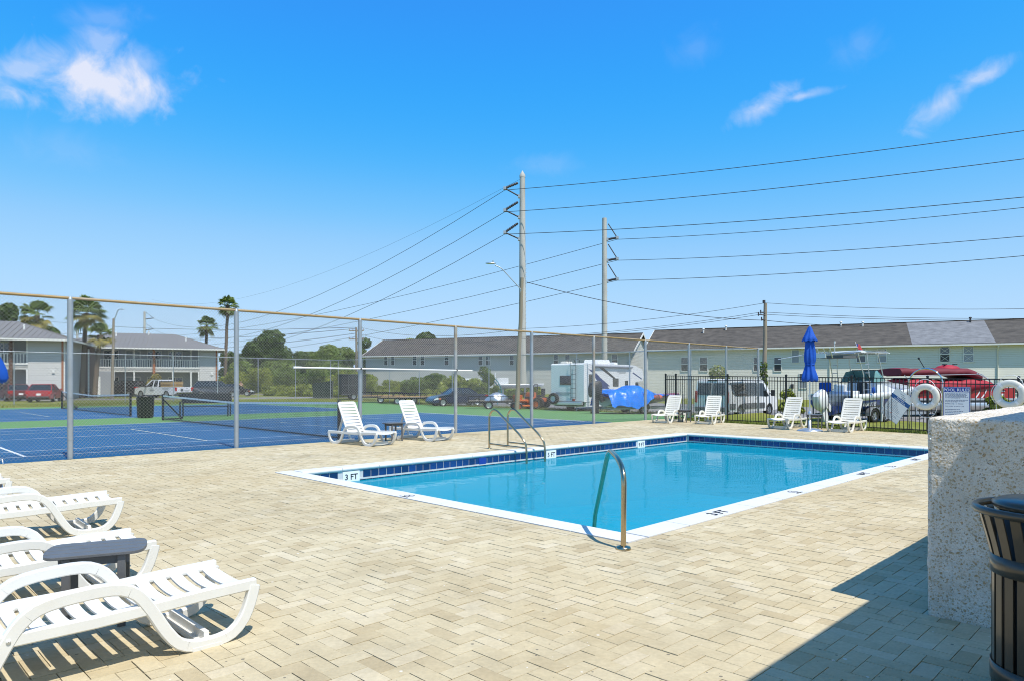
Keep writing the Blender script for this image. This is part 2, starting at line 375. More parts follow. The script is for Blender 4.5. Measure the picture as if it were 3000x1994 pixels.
# ================================================================== THE SETTING
def ground_mat():
    m = bpy.data.materials.new('lawn_and_dirt'); m.use_nodes = True; t = m.node_tree; L = t.links.new; p = t.nodes['Principled BSDF']
    p.inputs['Roughness'].default_value = .95; p.inputs['Specular IOR Level'].default_value = .2
    tc = N(t, 'ShaderNodeTexCoord')
    n1 = N(t, 'ShaderNodeTexNoise'); n1.inputs['Scale'].default_value = .35; n1.inputs['Detail'].default_value = 8; L(tc.outputs['Object'], n1.inputs['Vector'])
    n2 = N(t, 'ShaderNodeTexNoise'); n2.inputs['Scale'].default_value = 6; n2.inputs['Detail'].default_value = 6; L(tc.outputs['Object'], n2.inputs['Vector'])
    r = N(t, 'ShaderNodeValToRGB'); e = r.color_ramp.elements
    e[0].position = .32; e[0].color = (.115, .145, .022, 1); e[1].position = .7; e[1].color = (.26, .23, .09, 1)
    x = e.new(.5); x.color = (.18, .195, .032, 1)
    f = math_n(t, 'ADD', math_n(t, 'MULTIPLY', n1.outputs['Fac'], .6), math_n(t, 'MULTIPLY', n2.outputs['Fac'], .4)); L(f, r.inputs[0]); L(r.outputs[0], p.inputs['Base Color'])
    bp = N(t, 'ShaderNodeBump'); bp.inputs['Distance'].default_value = .06; L(n2.outputs['Fac'], bp.inputs['Height']); L(bp.outputs[0], p.inputs['Normal'])
    return m
M['ground'] = ground_mat()
def sheet(name, xs, ys, zf, mtl, keep=None):
    b = MB(); nx = len(xs)
    for y in ys:
        for x in xs: b.v.append((x, y, zf(x, y)))
    for j in range(len(ys) - 1):
        for i in range(nx - 1):
            if keep and not keep((xs[i] + xs[i + 1]) / 2, (ys[j] + ys[j + 1]) / 2): continue
            b.f.append([j * nx + i, j * nx + i + 1, (j + 1) * nx + i + 1, (j + 1) * nx + i]); b.m.append(0); b.sm.append(True)
    return b.build(name, mtl, recalc=False)
def inside_uv(x, y, u0, u1, v0, v1):
    u = (x + y) * S2; v = (y - x) * S2; return u0 < u < u1 and v0 < v < v1
DECK = (-7.5, 25.6, -9.0, 16.6)
gx = [-900, -400, -200, -120, -80] + [-70 + 2.0 * i for i in range(0, 76)] + [90, 130, 220, 400, 900]
gy = [-200, -60, -30] + [-20 + 2.0 * i for i in range(0, 76)] + [140, 170, 220, 320, 600, 1500]
g = sheet('ground', gx, gy, lambda x, y: -4.0 if inside_uv(x, y, DECK[0] + 1, 24, DECK[2] + 1, DECK[3] + 0) else zg(x, y), M['ground'])
tag(g, kind='structure')

# ------------------------------------------------------------------ pool rectangle (in the u,v frame)
PU0, PU1, PV0, PV1 = 5.68, 19.24, 4.04, 11.60        # outside of the coping
CW = .31
def paver_mat():
    m = bpy.data.materials.new('tan_concrete_paver'); m.use_nodes = True; t = m.node_tree; L = t.links.new; p = t.nodes['Principled BSDF']
    p.inputs['Roughness'].default_value = .88; p.inputs['Specular IOR Level'].default_value = .25
    ge = N(t, 'ShaderNodeNewGeometry'); oi = N(t, 'ShaderNodeObjectInfo'); pos = ge.outputs['Position']
    rr = math_n(t, 'FRACT', math_n(t, 'ADD', math_n(t, 'MULTIPLY', oi.outputs['Random'], 7.31), ge.outputs['Random Per Island']))
    r2 = math_n(t, 'FRACT', math_n(t, 'MULTIPLY', rr, 13.7))
    rp = N(t, 'ShaderNodeValToRGB'); L(rr, rp.inputs[0]); e = rp.color_ramp.elements
    e[0].position = 0; e[0].color = (.435, .355, .22, 1); e[1].position = 1; e[1].color = (.59, .515, .368, 1)
    for q, c in ((.14, (.505, .428, .278)), (.5, (.535, .458, .302)), (.84, (.56, .484, .328))): x = e.new(q); x.color = (*c, 1)
    # wide worn and darkened patches running over many pavers
    n1 = N(t, 'ShaderNodeTexNoise'); n1.inputs['Scale'].default_value = .55; n1.inputs['Detail'].default_value = 5; n1.inputs['Roughness'].default_value = .6; L(pos, n1.inputs['Vector'])
    a = math_n(t, 'SMOOTH_MIN', 1.0, math_n(t, 'MULTIPLY_ADD', n1.outputs['Fac'], 1.6, .26), .35)
    n2 = N(t, 'ShaderNodeTexNoise'); n2.inputs['Scale'].default_value = 34; n2.inputs['Detail'].default_value = 5; L(pos, n2.inputs['Vector'])
    b = math_n(t, 'MULTIPLY_ADD', n2.outputs['Fac'], .34, .83)
    nm = N(t, 'ShaderNodeTexNoise'); nm.inputs['Scale'].default_value = 6; nm.inputs['Detail'].default_value = 6; nm.inputs['Roughness'].default_value = .65; L(pos, nm.inputs['Vector'])
    b = math_n(t, 'MULTIPLY', b, math_n(t, 'MULTIPLY_ADD', nm.outputs['Fac'], .34, .83))
    # sun-baked tan washes, wide and irregular
    nw = N(t, 'ShaderNodeTexNoise'); nw.inputs['Scale'].default_value = .32; nw.inputs['Detail'].default_value = 7; nw.inputs['Roughness'].default_value = .68; L(pos, nw.inputs['Vector'])
    wr = N(t, 'ShaderNodeValToRGB'); L(nw.outputs['Fac'], wr.inputs[0]); wr.color_ramp.elements[0].position = .40; wr.color_ramp.elements[1].position = .68
    mw = N(t, 'ShaderNodeMix', data_type='RGBA'); L(math_n(t, 'MULTIPLY', wr.outputs[0], .75), mw.inputs[0]); L(rp.outputs[0], mw.inputs[6]); mw.inputs[7].default_value = (.435, .34, .19, 1)
    # dark and white aggregate specks
    vo = N(t, 'ShaderNodeTexVoronoi'); vo.inputs['Scale'].default_value = 13; L(pos, vo.inputs['Vector'])
    sx = N(t, 'ShaderNodeSeparateColor'); L(vo.outputs['Color'], sx.inputs[0])
    near = math_n(t, 'LESS_THAN', vo.outputs['Distance'], math_n(t, 'MULTIPLY', sx.outputs[1], .15))
    dark = math_n(t, 'MULTIPLY', near, math_n(t, 'GREATER_THAN', sx.outputs[0], .70)); lite = math_n(t, 'MULTIPLY', near, math_n(t, 'LESS_THAN', sx.outputs[0], .12))
    vm = N(t, 'ShaderNodeVectorMath', operation='SCALE'); L(mw.outputs[2], vm.inputs[0]); L(math_n(t, 'MULTIPLY', a, b), vm.inputs['Scale'])
    m1 = N(t, 'ShaderNodeMix', data_type='RGBA'); L(math_n(t, 'MULTIPLY', dark, .7), m1.inputs[0]); L(vm.outputs[0], m1.inputs[6]); m1.inputs[7].default_value = (.085, .08, .075, 1)
    m2 = N(t, 'ShaderNodeMix', data_type='RGBA'); L(math_n(t, 'MULTIPLY', lite, .6), m2.inputs[0]); L(m1.outputs[2], m2.inputs[6]); m2.inputs[7].default_value = (.72, .70, .66, 1)
    # ochre drips
    n4 = N(t, 'ShaderNodeTexNoise'); n4.inputs['Scale'].default_value = 1.3; n4.inputs['Detail'].default_value = 3; L(pos, n4.inputs['Vector'])
    dr = math_n(t, 'MULTIPLY', math_n(t, 'GREATER_THAN', n4.outputs['Fac'], .735), .5)
    m3 = N(t, 'ShaderNodeMix', data_type='RGBA'); L(dr, m3.inputs[0]); L(m2.outputs[2], m3.inputs[6]); m3.inputs[7].default_value = (.36, .26, .12, 1)
    L(m3.outputs[2], p.inputs['Base Color'])
    n3 = N(t, 'ShaderNodeTexNoise'); n3.inputs['Scale'].default_value = 90; n3.inputs['Detail'].default_value = 3; L(pos, n3.inputs['Vector'])
    bp = N(t, 'ShaderNodeBump'); bp.inputs['Distance'].default_value = .0025; L(math_n(t, 'SUBTRACT', n3.outputs['Fac'], math_n(t, 'MULTIPLY', dark, .6)), bp.inputs['Height']); L(bp.outputs[0], p.inputs['Normal'])
    return m
M['paver'] = paver_mat()
M['joint'] = pm('joint_sand', (.20, .16, .10), .95, var=.3, scale=5)
deck = MB()
def deck_edge(v): return 24.05 + (v - 6) * .16        # far edge of the paving, in u
for a, b_, c, d in ((DECK[0], PU0 + .02, DECK[2], DECK[3]), (PU1 - .02, 24.0, DECK[2], DECK[3]), (PU0 + .02, PU1 - .02, DECK[2], PV0 + .02), (PU0 + .02, PU1 - .02, PV1 - .02, DECK[3])):
    deck.slab([uv(a, c), uv(b_, c), uv(b_, d), uv(a, d)], -.6, -.016)
deck.slab([uv(24.0, 4), uv(deck_edge(4) + .0, 4), uv(deck_edge(16.6), 16.6), uv(24.0, 16.6)], -.6, -.0165)
deck = deck.build('pool_deck', M['joint']); tag(deck, kind='structure')

BW, GAP = .1145, .0045
def clip_rect(r):
    """pieces of a paver left outside the pool surround; r=(u0,u1,v0,v1)"""
    u0, u1, v0, v1 = r
    B = .118     # border course laid along the coping
    h = (PU0 - B, PU1 + B, PV0 - B, PV1 + B)
    u1 = min(u1, deck_edge((v0 + v1) / 2)); v1 = min(v1, DECK[3])
    if u1 - u0 < .02 or v1 - v0 < .02: return []
    if u1 <= h[0] or u0 >= h[1] or v1 <= h[2] or v0 >= h[3]: return [(u0, u1, v0, v1)]
    out = []
    if u0 < h[0]: out.append((u0, h[0], v0, v1)); u0 = h[0]
    if u1 > h[1]: out.append((h[1], u1, v0, v1)); u1 = h[1]
    if v0 < h[2]: out.append((u0, u1, v0, h[2]))
    if v1 > h[3]: out.append((u0, u1, h[3], v1))
    return [q for q in out if q[1] - q[0] > .02 and q[3] - q[2] > .02]
rects = []
i0, i1 = int(DECK[0] / BW), int(26 / BW); j0, j1 = int(DECK[2] / BW), int(16.6 / BW) + 1
for i in range(i0, i1):
    for j in range(j0, j1):
        k = (i - j) % 4
        if k == 0: r = (i * BW, (i + 2) * BW, j * BW, (j + 1) * BW)
        elif k == 3: r = (i * BW, (i + 1) * BW, j * BW, (j + 2) * BW)
        else: continue
        rects += clip_rect(r)
nb = int((PU1 - PU0) / .225)
for k in range(nb + 1):
    a, b_ = PU0 - .118 + k * .232, PU0 - .118 + (k + 1) * .232
    if a < PU1 + .1: rects += [(a, min(b_, PU1 + .118), PV0 - .116, PV0 - .004), (a, min(b_, PU1 + .118), PV1 + .004, PV1 + .116)]
for k in range(int((PV1 - PV0) / .225) + 1):
    a, b_ = PV0 + k * .226, min(PV0 + (k + 1) * .226, PV1)
    if b_ - a > .03: rects += [(PU0 - .116, PU0 - .004, a, b_), (PU1 + .004, PU1 + .116, a, b_)]
def in_frame(p):
    if p.y < 1: return False
    X = p.x / p.y * FPX + CX; Y = HY + CAM_H / p.y * FPX
    return 5 < X < 2350 and Y < 1562
vis = sorted((uv((r[0] + r[1]) / 2, (r[2] + r[3]) / 2).y, n) for n, r in enumerate(rects) if in_frame(uv((r[0] + r[1]) / 2, (r[2] + r[3]) / 2)) and (r[1] - r[0]) * (r[3] - r[2]) > .02)
single = set(n for _, n in vis[:300])
prng = np.random.RandomState(5)
def paver_verts(r, dz, tilt):
    u0, u1, v0, v1 = r[0] + GAP / 2, r[1] - GAP / 2, r[2] + GAP / 2, r[3] - GAP / 2; c = .0006
    a = [(u0, v0), (u1, v0), (u1, v1), (u0, v1)]; b = [(u0 + c, v0 + c), (u1 - c, v0 + c), (u1 - c, v1 - c), (u0 + c, v1 - c)]
    return a, b
PF = [(0, 1, 5, 4), (1, 2, 6, 5), (2, 3, 7, 6), (3, 0, 4, 7), (4, 5, 6, 7)]
big = MB(); shared = {}
for n, r in enumerate(rects):
    dz = float(prng.normal(0, .0011)); tx, ty = prng.normal(0, .004, 2); cu, cv = (r[0] + r[1]) / 2, (r[2] + r[3]) / 2
    if n in single:
        du, dv = round(r[1] - r[0], 3), round(r[3] - r[2], 3); key = (du, dv)
        if key not in shared:
            a, b = paver_verts((-du / 2, du / 2, -dv / 2, dv / 2), 0, 0)
            q = MB(); q.add([uv(x, y, -.016) for x, y in a] + [uv(x, y, 0) if 0 else uv(x, y, .0) for x, y in b], PF)
            for ii in range(4): q.v[ii] = (q.v[ii][0], q.v[ii][1], -.016)
            # drop a shallow arris below the top face
            lo = [uv(x, y, -.0012) for x, y in a]
            q.v = [tuple(uv(x, y, -.016)) for x, y in a] + [tuple(p) for p in lo] + [tuple(uv(x, y, 0)) for x, y in b]
            q.f = [[0, 1, 5, 4], [1, 2, 6, 5], [2, 3, 7, 6], [3, 0, 4, 7], [4, 5, 9, 8], [5, 6, 10, 9], [6, 7, 11, 10], [7, 4, 8, 11], [8, 9, 10, 11]]
            q.m = [0] * 9; q.sm = [False] * 9
            me = q.mesh('paver'); me.materials.append(M['paver']); shared[key] = me
        o = bpy.data.objects.new('paver', shared[key]); link(o); o.parent = deck
        o.location = uv(cu, cv, dz); o.rotation_euler = (tx, ty, 0)
    else:
        a, b = paver_verts(r, 0, 0)
        hz = [dz + (x - cu) * tx + (y - cv) * ty for x, y in b]
        big.add([uv(x, y, -.0158) for x, y in a] + [uv(x, y, z) for (x, y), z in zip(b, hz)], PF)
bo = big.build('paver_field', M['paver'], deck, recalc=False); tag(bo, kind='stuff')

# ------------------------------------------------------------------ pool
M['tile'] = pm('glazed_blue_tile', (.004, .030, .145), .12, var=.25, scale=9, spec=.7, rnd=.35, coat=.5)
M['grout'] = pm('pale_grout', (.55, .56, .57), .7, var=.05)
M['plaster'] = pm('pool_plaster', (.50, .57, .60), .8, var=.05, scale=.8)
WZ = -.255
pool = MB()
IU0, IU1, IV0, IV1 = PU0 + CW, PU1 - CW, PV0 + CW, PV1 - CW
prof = [(IU0, -1.15), (IU0 + 4, -1.25), (IU0 + 7.5, -1.55), (IU0 + 10.5, -1.75), (IU1, -1.8)]
for (a, za), (b_, zb) in zip(prof[:-1], prof[1:]):
    pool.quad(uv(a, IV0, za), uv(b_, IV0, zb), uv(b_, IV1, zb), uv(a, IV1, za))
    pool.quad(uv(a, IV0, za), uv(a, IV0, -.02), uv(b_, IV0, -.02), uv(b_, IV0, zb)); pool.quad(uv(a, IV1, za), uv(b_, IV1, zb), uv(b_, IV1, -.02), uv(a, IV1, -.02))
pool.quad(uv(IU0, IV0, -1.15), uv(IU0, IV1, -1.15), uv(IU0, IV1, -.02), uv(IU0, IV0, -.02)); pool.quad(uv(IU1, IV0, -1.8), uv(IU1, IV0, -.02), uv(IU1, IV1, -.02), uv(IU1, IV1, -1.8))
pool = pool.build('pool_basin', M['plaster'], recalc=False); tag(pool, kind='structure')
st = MB()
for k, (e, z) in enumerate(((.55, -.42), (.95, -.70), (1.35, -.95))):
    st.slab([uv(IU0, IV0), uv(IU0 + e * 1.6, IV0), uv(IU0 + e * 1.1, IV0 + e * 1.1), uv(IU0, IV0 + e * 1.6)], -1.2, z)
st.build('corner_step', M['plaster'], pool)
# coping stones
def coping_piece(L):
    b = MB(); w = CW + .035; pr = [(0, -.012), (0, .010), (w - .035, .012)] + [(w - .035 + .035 * math.sin(a), -.023 + .035 * math.cos(a)) for a in [math.pi * k / 6 for k in range(1, 6)]] + [(w - .035, -.058), (.16, -.058), (.16, -.012)]
    g = .004
    b.prism([(p[0], p[1]) for p in pr], g, L - g)       # local x = inwards, y = along
    me = b.mesh('coping_stone')
    bm = bmesh.new(); bm.from_mesh(me); bmesh.ops.recalc_face_normals(bm, faces=bm.faces); bm.to_mesh(me); bm.free()
    me.materials.append(M['coping']); return me
def coping_run(p0, dirv, inw, L, n):
    step = L / n; me = coping_piece(step); R3 = Matrix((inw, dirv, Vector((0, 0, 1)))).transposed()
    for k in range(n):
        o = bpy.data.objects.new('coping_stone', me); link(o); o.parent = pool
        o.matrix_local = Matrix.Translation(p0 + dirv * step * k) @ R3.to_4x4()
coping_run(uv(PU0, PV0 + 0), V_, U_, PV1 - PV0, 10)
coping_run(uv(PU1, PV0), V_, -U_, PV1 - PV0, 10)
coping_run(uv(PU0 + CW + .036, PV0), U_, V_, PU1 - PU0 - 2 * CW - .072, 16)
coping_run(uv(PU0 + CW + .036, PV1), U_, -V_, PU1 - PU0 - 2 * CW - .072, 16)
# waterline tiles
TP, TZ = .1786, -.0585
tb = MB(); tb.box((0, 0, 0), (TP - .012, .010, .134)); tme = tb.mesh('tile'); tme.materials.append(M['tile'])
tb2 = MB(); tb2.box((0, 0, 0), (TP - .012, .008, .20)); tme2 = tb2.mesh('tile'); tme2.materials.append(M['tile'])
gr = MB()
def tile_run(p0, dirv, inw, L, skip=()):
    R3 = Matrix((dirv, inw, Vector((0, 0, 1)))).transposed(); n = int(L / TP); off = (L - n * TP) / 2
    for k in range(n):
        s = off + (k + .5) * TP
        if any(a < s < b for a, b in skip): continue
        o = bpy.data.objects.new('tile', tme); link(o); o.parent = pool; o.matrix_local = Matrix.Translation(p0 + dirv * s + inw * .006 + Vector((0, 0, TZ - .075))) @ R3.to_4x4()
    gr.box(p0 + dirv * L / 2 + inw * .003 + Vector((0, 0, TZ - .10)), (L, .005, .20), R3)
    gr.box(p0 + dirv * L / 2 + inw * .010 + Vector((0, 0, TZ - .162)), (L, .018, .030), R3)
    return
MK = [(6.83, 7.21, '3 FT'), (12.44, 12.82, '5 FT'), (16.27, 16.65, '9 FT')]
tile_run(uv(IU0, IV1), U_, -V_, IU1 - IU0, [(a - IU0, b - IU0) for a, b, _ in MK])
tile_run(uv(IU1, IV0), V_, -U_, IV1 - IV0)
tile_run(uv(IU0, IV0), U_, V_, IU1 - IU0); tile_run(uv(IU0, IV0), V_, U_, IV1 - IV0)
lo = MB()          # second course, below the waterline ledge
def low_run(p0, dirv, inw, L):
    R3 = Matrix((dirv, inw, Vector((0, 0, 1)))).transposed(); n = int(L / .135)
    for k in range(n): lo.box(p0 + dirv * (k + .5) * L / n + inw * .004 + Vector((0, 0, -.262)), (L / n - .012, .008, .075), R3)
low_run(uv(IU0, IV1), U_, -V_, IU1 - IU0); low_run(uv(IU1, IV0), V_, -U_, IV1 - IV0)
gr.build('tile_grout', M['grout'], pool); lo.build('lower_tile_course', M['tile'], pool)
for a, b_, s in MK:
    mk = MB(); c = uv((a + b_) / 2, IV1 - .012, TZ - .105); R3 = basis(U_, -V_, Vector((0, 0, 1)))
    mk.box(c, (b_ - a - .02, .016, .195), R3); o = mk.build('depth_marker', M['sign_white'], pool)
    text_mesh('depth_lettering', s, .150, M['black_print'], o, c - V_ * .0092 + Vector((0, 0, -.012)), basis(U_, Vector((0, 0, 1)), -V_))
def flat_mark(u, v, kind, s=None):
    c = uv(u, v, .0145)
    if kind == 'text': text_mesh('depth_lettering', s, .195, M['black_print'], pool, c, basis(U_, V_, Vector((0, 0, 1))), thick=.002)
    else:
        b = MB(); rt, up = (U_, V_) if kind == 'nd' else (-V_, U_)
        def P(x, y, r): return c + rt * x * .075 + up * y * .075
        n = 20; ring = [[(math.cos(2 * math.pi * i / n) * k, math.sin(2 * math.pi * i / n) * k) for i in range(n)] for k in (1.0, .86)]
        vs = [P(x, y, 0) for rr_ in ring for x, y in rr_]; b.add(vs, [(i, (i + 1) % n, n + (i + 1) % n, n + i) for i in range(n)])
        for (x0, y0, x1, y1, w) in ((-.62, .62, .62, -.62, .07), (-.35, -.1, .25, .42, .06), (-.1, -.35, .3, .1, .05), (-.55, -.32, .5, -.32, .03)):
            dx, dy = x1 - x0, y1 - y0; l = math.hypot(dx, dy); ex, ey = -dy / l * w, dx / l * w
            b.quad(P(x0 + ex, y0 + ey, 0), P(x1 + ex, y1 + ey, 0), P(x1 - ex, y1 - ey, 0), P(x0 - ex, y0 - ey, 0))
        b.build('no_diving_symbol', M['black_print'], pool, recalc=False)
        text_mesh('no_diving_lettering', 'NO DIVING', .036, M['black_print'], pool, c - up * .098, basis(rt, up, Vector((0, 0, 1))), thick=.002)
for u, s in ((7.72, '3 FT'), (12.8, '8 FT')): flat_mark(u, PV0 + .13, 'text', s)
for u in (9.95, 14.25): flat_mark(u, PV0 + .16, 'nd')
flat_mark(15.9, PV0 + .13, 'text', '8 FT')
flat_mark(PU0 + .14, 7.85, 'nd2')
# skimmer mouth in the tile band below the ladder
sk = MB(); sk.box(uv(10.35, IV1 - .011, -.14), (.20, .02, .14), basis(U_, -V_, Vector((0, 0, 1)))); sk.build('skimmer_mouth', M['blue_print'], pool)
# water: one closed body, tinted by its own depth, with a gently rippled face
def water_mat():
    m = bpy.data.materials.new('pool_water'); m.use_nodes = True; t = m.node_tree; L = t.links.new
    t.nodes.remove(t.nodes['Principled BSDF']); out = [n for n in t.nodes if n.type == 'OUTPUT_MATERIAL'][0]
    ge = N(t, 'ShaderNodeNewGeometry')
    n1 = N(t, 'ShaderNodeTexNoise'); n1.inputs['Scale'].default_value = 4.5; n1.inputs['Detail'].default_value = 3; L(ge.outputs['Position'], n1.inputs['Vector'])
    n2 = N(t, 'ShaderNodeTexNoise'); n2.inputs['Scale'].default_value = 1.1; n2.inputs['Detail'].default_value = 2; L(ge.outputs['Position'], n2.inputs['Vector'])
    h = math_n(t, 'ADD', math_n(t, 'MULTIPLY', n1.outputs['Fac'], .0034), math_n(t, 'MULTIPLY', n2.outputs['Fac'], .010))
    bp = N(t, 'ShaderNodeBump'); bp.inputs['Distance'].default_value = 1; bp.inputs['Strength'].default_value = 1; L(h, bp.inputs['Height'])
    fr = N(t, 'ShaderNodeFresnel'); fr.inputs[0].default_value = 1.33; L(bp.outputs[0], fr.inputs['Normal'])
    gl = N(t, 'ShaderNodeBsdfGlossy'); gl.inputs['Roughness'].default_value = .015; L(bp.outputs[0], gl.inputs['Normal'])
    tr = N(t, 'ShaderNodeBsdfTransparent'); tr.inputs[0].default_value = (.97, .99, 1, 1)
    df = N(t, 'ShaderNodeBsdfDiffuse'); df.inputs[0].default_value = (.001, .335, .49, 1)      # light scattered back by the water itself
    tm = N(t, 'ShaderNodeMixShader'); tm.inputs[0].default_value = .64; L(tr.outputs[0], tm.inputs[1]); L(df.outputs[0], tm.inputs[2])
    mx = N(t, 'ShaderNodeMixShader'); L(math_n(t, 'MULTIPLY', fr.outputs[0], .58), mx.inputs[0]); L(tm.outputs[0], mx.inputs[1]); L(gl.outputs[0], mx.inputs[2]); L(mx.outputs[0], out.inputs[0])
    va = N(t, 'ShaderNodeVolumeAbsorption'); va.inputs['Color'].default_value = (.0, .885, .958, 1); va.inputs['Density'].default_value = .70; L(va.outputs[0], out.inputs['Volume'])
    return m
M['water'] = water_mat()
wb = MB(); e = .02
bot = [(IU0 - e, -1.22), (IU0 + 4, -1.32), (IU0 + 7.5, -1.65), (IU0 + 10.5, -1.85), (IU1 + e, -1.9)]
n = len(bot)
for vv in (IV0 - e, IV1 + e):
    for u, z in bot: wb.v.append(tuple(uv(u, vv, z)))
    for u, z in bot: wb.v.append(tuple(uv(u, vv, WZ)))
A = 2 * n
for i in range(n - 1):
    wb.f += [[n + i, n + i + 1, A + n + i + 1, A + n + i], [i, A + i, A + i + 1, i + 1], [i, i + 1, n + i + 1, n + i], [A + i, A + n + i, A + n + i + 1, A + i + 1]]
wb.f += [[0, n, A + n, A], [n - 1, A + n - 1, A + 2 * n - 1, 2 * n - 1]]
wb.m = [0] * len(wb.f); wb.sm = [False] * len(wb.f)
water = wb.build('water', M['water']); tag(water, kind='structure')

# ------------------------------------------------------------------ tennis courts
M['court_blue'] = pm('blue_court_paint', (.004, .082, .195), .75, var=.06, scale=1.5, bump=.001, bscale=160, stain=(.02, .10, .25), stain_amt=.4, stain_scale=.3)
M['court_green'] = pm('green_court_paint', (.105, .235, .062), .75, var=.07, scale=1.5, bump=.001, bscale=160, stain=(.09, .19, .06), stain_amt=.5, stain_scale=.25)
M['line_white'] = pm('court_line_white', (.62, .64, .66), .7, var=.08, scale=4)
M['line_yellow'] = pm('court_line_cream', (.60, .56, .40), .7, var=.08, scale=4)
def zc(p): return zg(p.x, p.y) + .016
cb = MB(); cus = [-6, 0, 8, 22.4, 23.5, 25, 26.5, 28, 29.5, 31, 32.5, 34, 35.3]; cvs = [16.62] + [18 + 2 * i for i in range(17)] + [52.4]
for j, v in enumerate(cvs):
    for u in cus: p = uv(u, v); cb.v.append((p.x, p.y, zc(p)))
for j in range(len(cvs) - 1):
    for i in range(len(cus) - 1): k = j * len(cus) + i; cb.f.append([k, k + 1, k + 1 + len(cus), k + len(cus)]); cb.m.append(0); cb.sm.append(True)
court = cb.build('tennis_court', M['court_green'], recalc=False); tag(court, kind='structure')
def court_sheet(name, u0, u1, v0, v1, z, m):
    b = MB(); b.quad(uv(u0, v0, z), uv(u1, v0, z), uv(u1, v1, z), uv(u0, v1, z)); return b.build(name, m, court, recalc=False)
court_sheet('blue_playing_surface', -1.9, 22.3, 16.63, 29.1, .000, M['court_blue']); court_sheet('blue_playing_surface', -1.9, 22.3, 34.2, 49.6, .000, M['court_blue'])
def line(u0, v0, u1, v1, w=.05, m='line_white'):
    b = MB()
    if abs(u1 - u0) > abs(v1 - v0): P = [(u0, v0 - w / 2), (u1, v0 - w / 2), (u1, v0 + w / 2), (u0, v0 + w / 2)]
    else: P = [(u0 - w / 2, v0), (u0 + w / 2, v0), (u0 + w / 2, v1), (u0 - w / 2, v1)]
    b.quad(*[uv(x, y, .004) for x, y in P]); b.build('court_line', M[m], court, recalc=False)
for vo, vw in ((17.83, 10.97), (36.2, 10.97)):
    for dv in (0, 1.37, vw - 1.37, vw): line(-1.7, vo + dv, 22.1, vo + dv)
    line(3.12, vo + vw / 2, 17.3, vo + vw / 2)
    line(3.1, vo + 1.37, 3.1, vo + vw - 1.37, .05) if vo > 30 else line(3.1, vo, 3.1, vo + vw - 1.37, .07)
    line(17.3, vo + 1.37, 17.3, vo + vw - 1.37)
    line(22.06, vo - .02, 22.06, vo + vw + .02, .09); line(-1.7, vo - .02, -1.7, vo + vw + .02, .09)
    line(7.46, vo + 1.4, 7.46, vo + 8.05, .05, 'line_yellow'); line(12.9, vo + 1.4, 12.9, vo + 8.05, .05, 'line_yellow')
    line(.6, vo + 8.05, 19.8, vo + 8.05, .05, 'line_yellow')
line(22.27, 16.64, 22.27, 29.1, .06); line(-1.9, 29.08, 22.3, 29.08, .06); line(-1.9, 34.22, 22.3, 34.22, .06); line(-1.9, 49.58, 22.3, 49.58, .06)

# ------------------------------------------------------------------ banks, lot and lane
bk = MB()
def bank(P, outd, w=2.2):
    for (a, b_) in zip(P[:-1], P[1:]):
        k = 8
        for i in range(k):
            p, q = a.lerp(b_, i / k), a.lerp(b_, (i + 1) / k); c, d = p + outd * w, q + outd * w
            bk.quad(Vector((p.x, p.y, -.012)), Vector((q.x, q.y, -.012)), Vector((d.x, d.y, zg(d.x, d.y) + .012)), Vector((c.x, c.y, zg(c.x, c.y) + .012)))
bank([uv(deck_edge(4), 4), uv(deck_edge(16.62), 16.62)], U_, 2.0)
bank([uv(-6, 52.4), uv(22, 52.4)], V_, 1.6)
bank([uv(25.7, 16.60), uv(35.3, 16.60)], -V_, 1.6)
b_ = bk.build('grass_bank', M['ground'], recalc=False); tag(b_, kind='structure')
def lot(x, y):
    u = (x + y) * S2; v = (y - x) * S2
    return (u > 37.0 and u < 53 and v > -30 and v < 46)
lt = sheet('parking_lot', [-60 + 1.5 * i for i in range(100)], [10 + 1.5 * i for i in range(60)], lambda x, y: zg(x, y) + .008, M['asphalt'], lot); tag(lt, kind='structure')
ln = sheet('lane', [-75 + 1.5 * i for i in range(60)], [78 + 1.5 * i for i in range(14)], lambda x, y: zg(x, y) + .010, M['asphalt'], lambda x, y: abs(y - (91 + (x + 36) * .12)) < 3.2); tag(ln, kind='structure')
ln2 = sheet('driveway', [-75 + 1.5 * i for i in range(46)], [50 + 1.5 * i for i in range(18)], lambda x, y: zg(x, y) + .006, M['asphalt'], lambda x, y: abs(y - (66 + (x + 36) * .42)) < 3.6 and x < -12); tag(ln2, kind='structure')
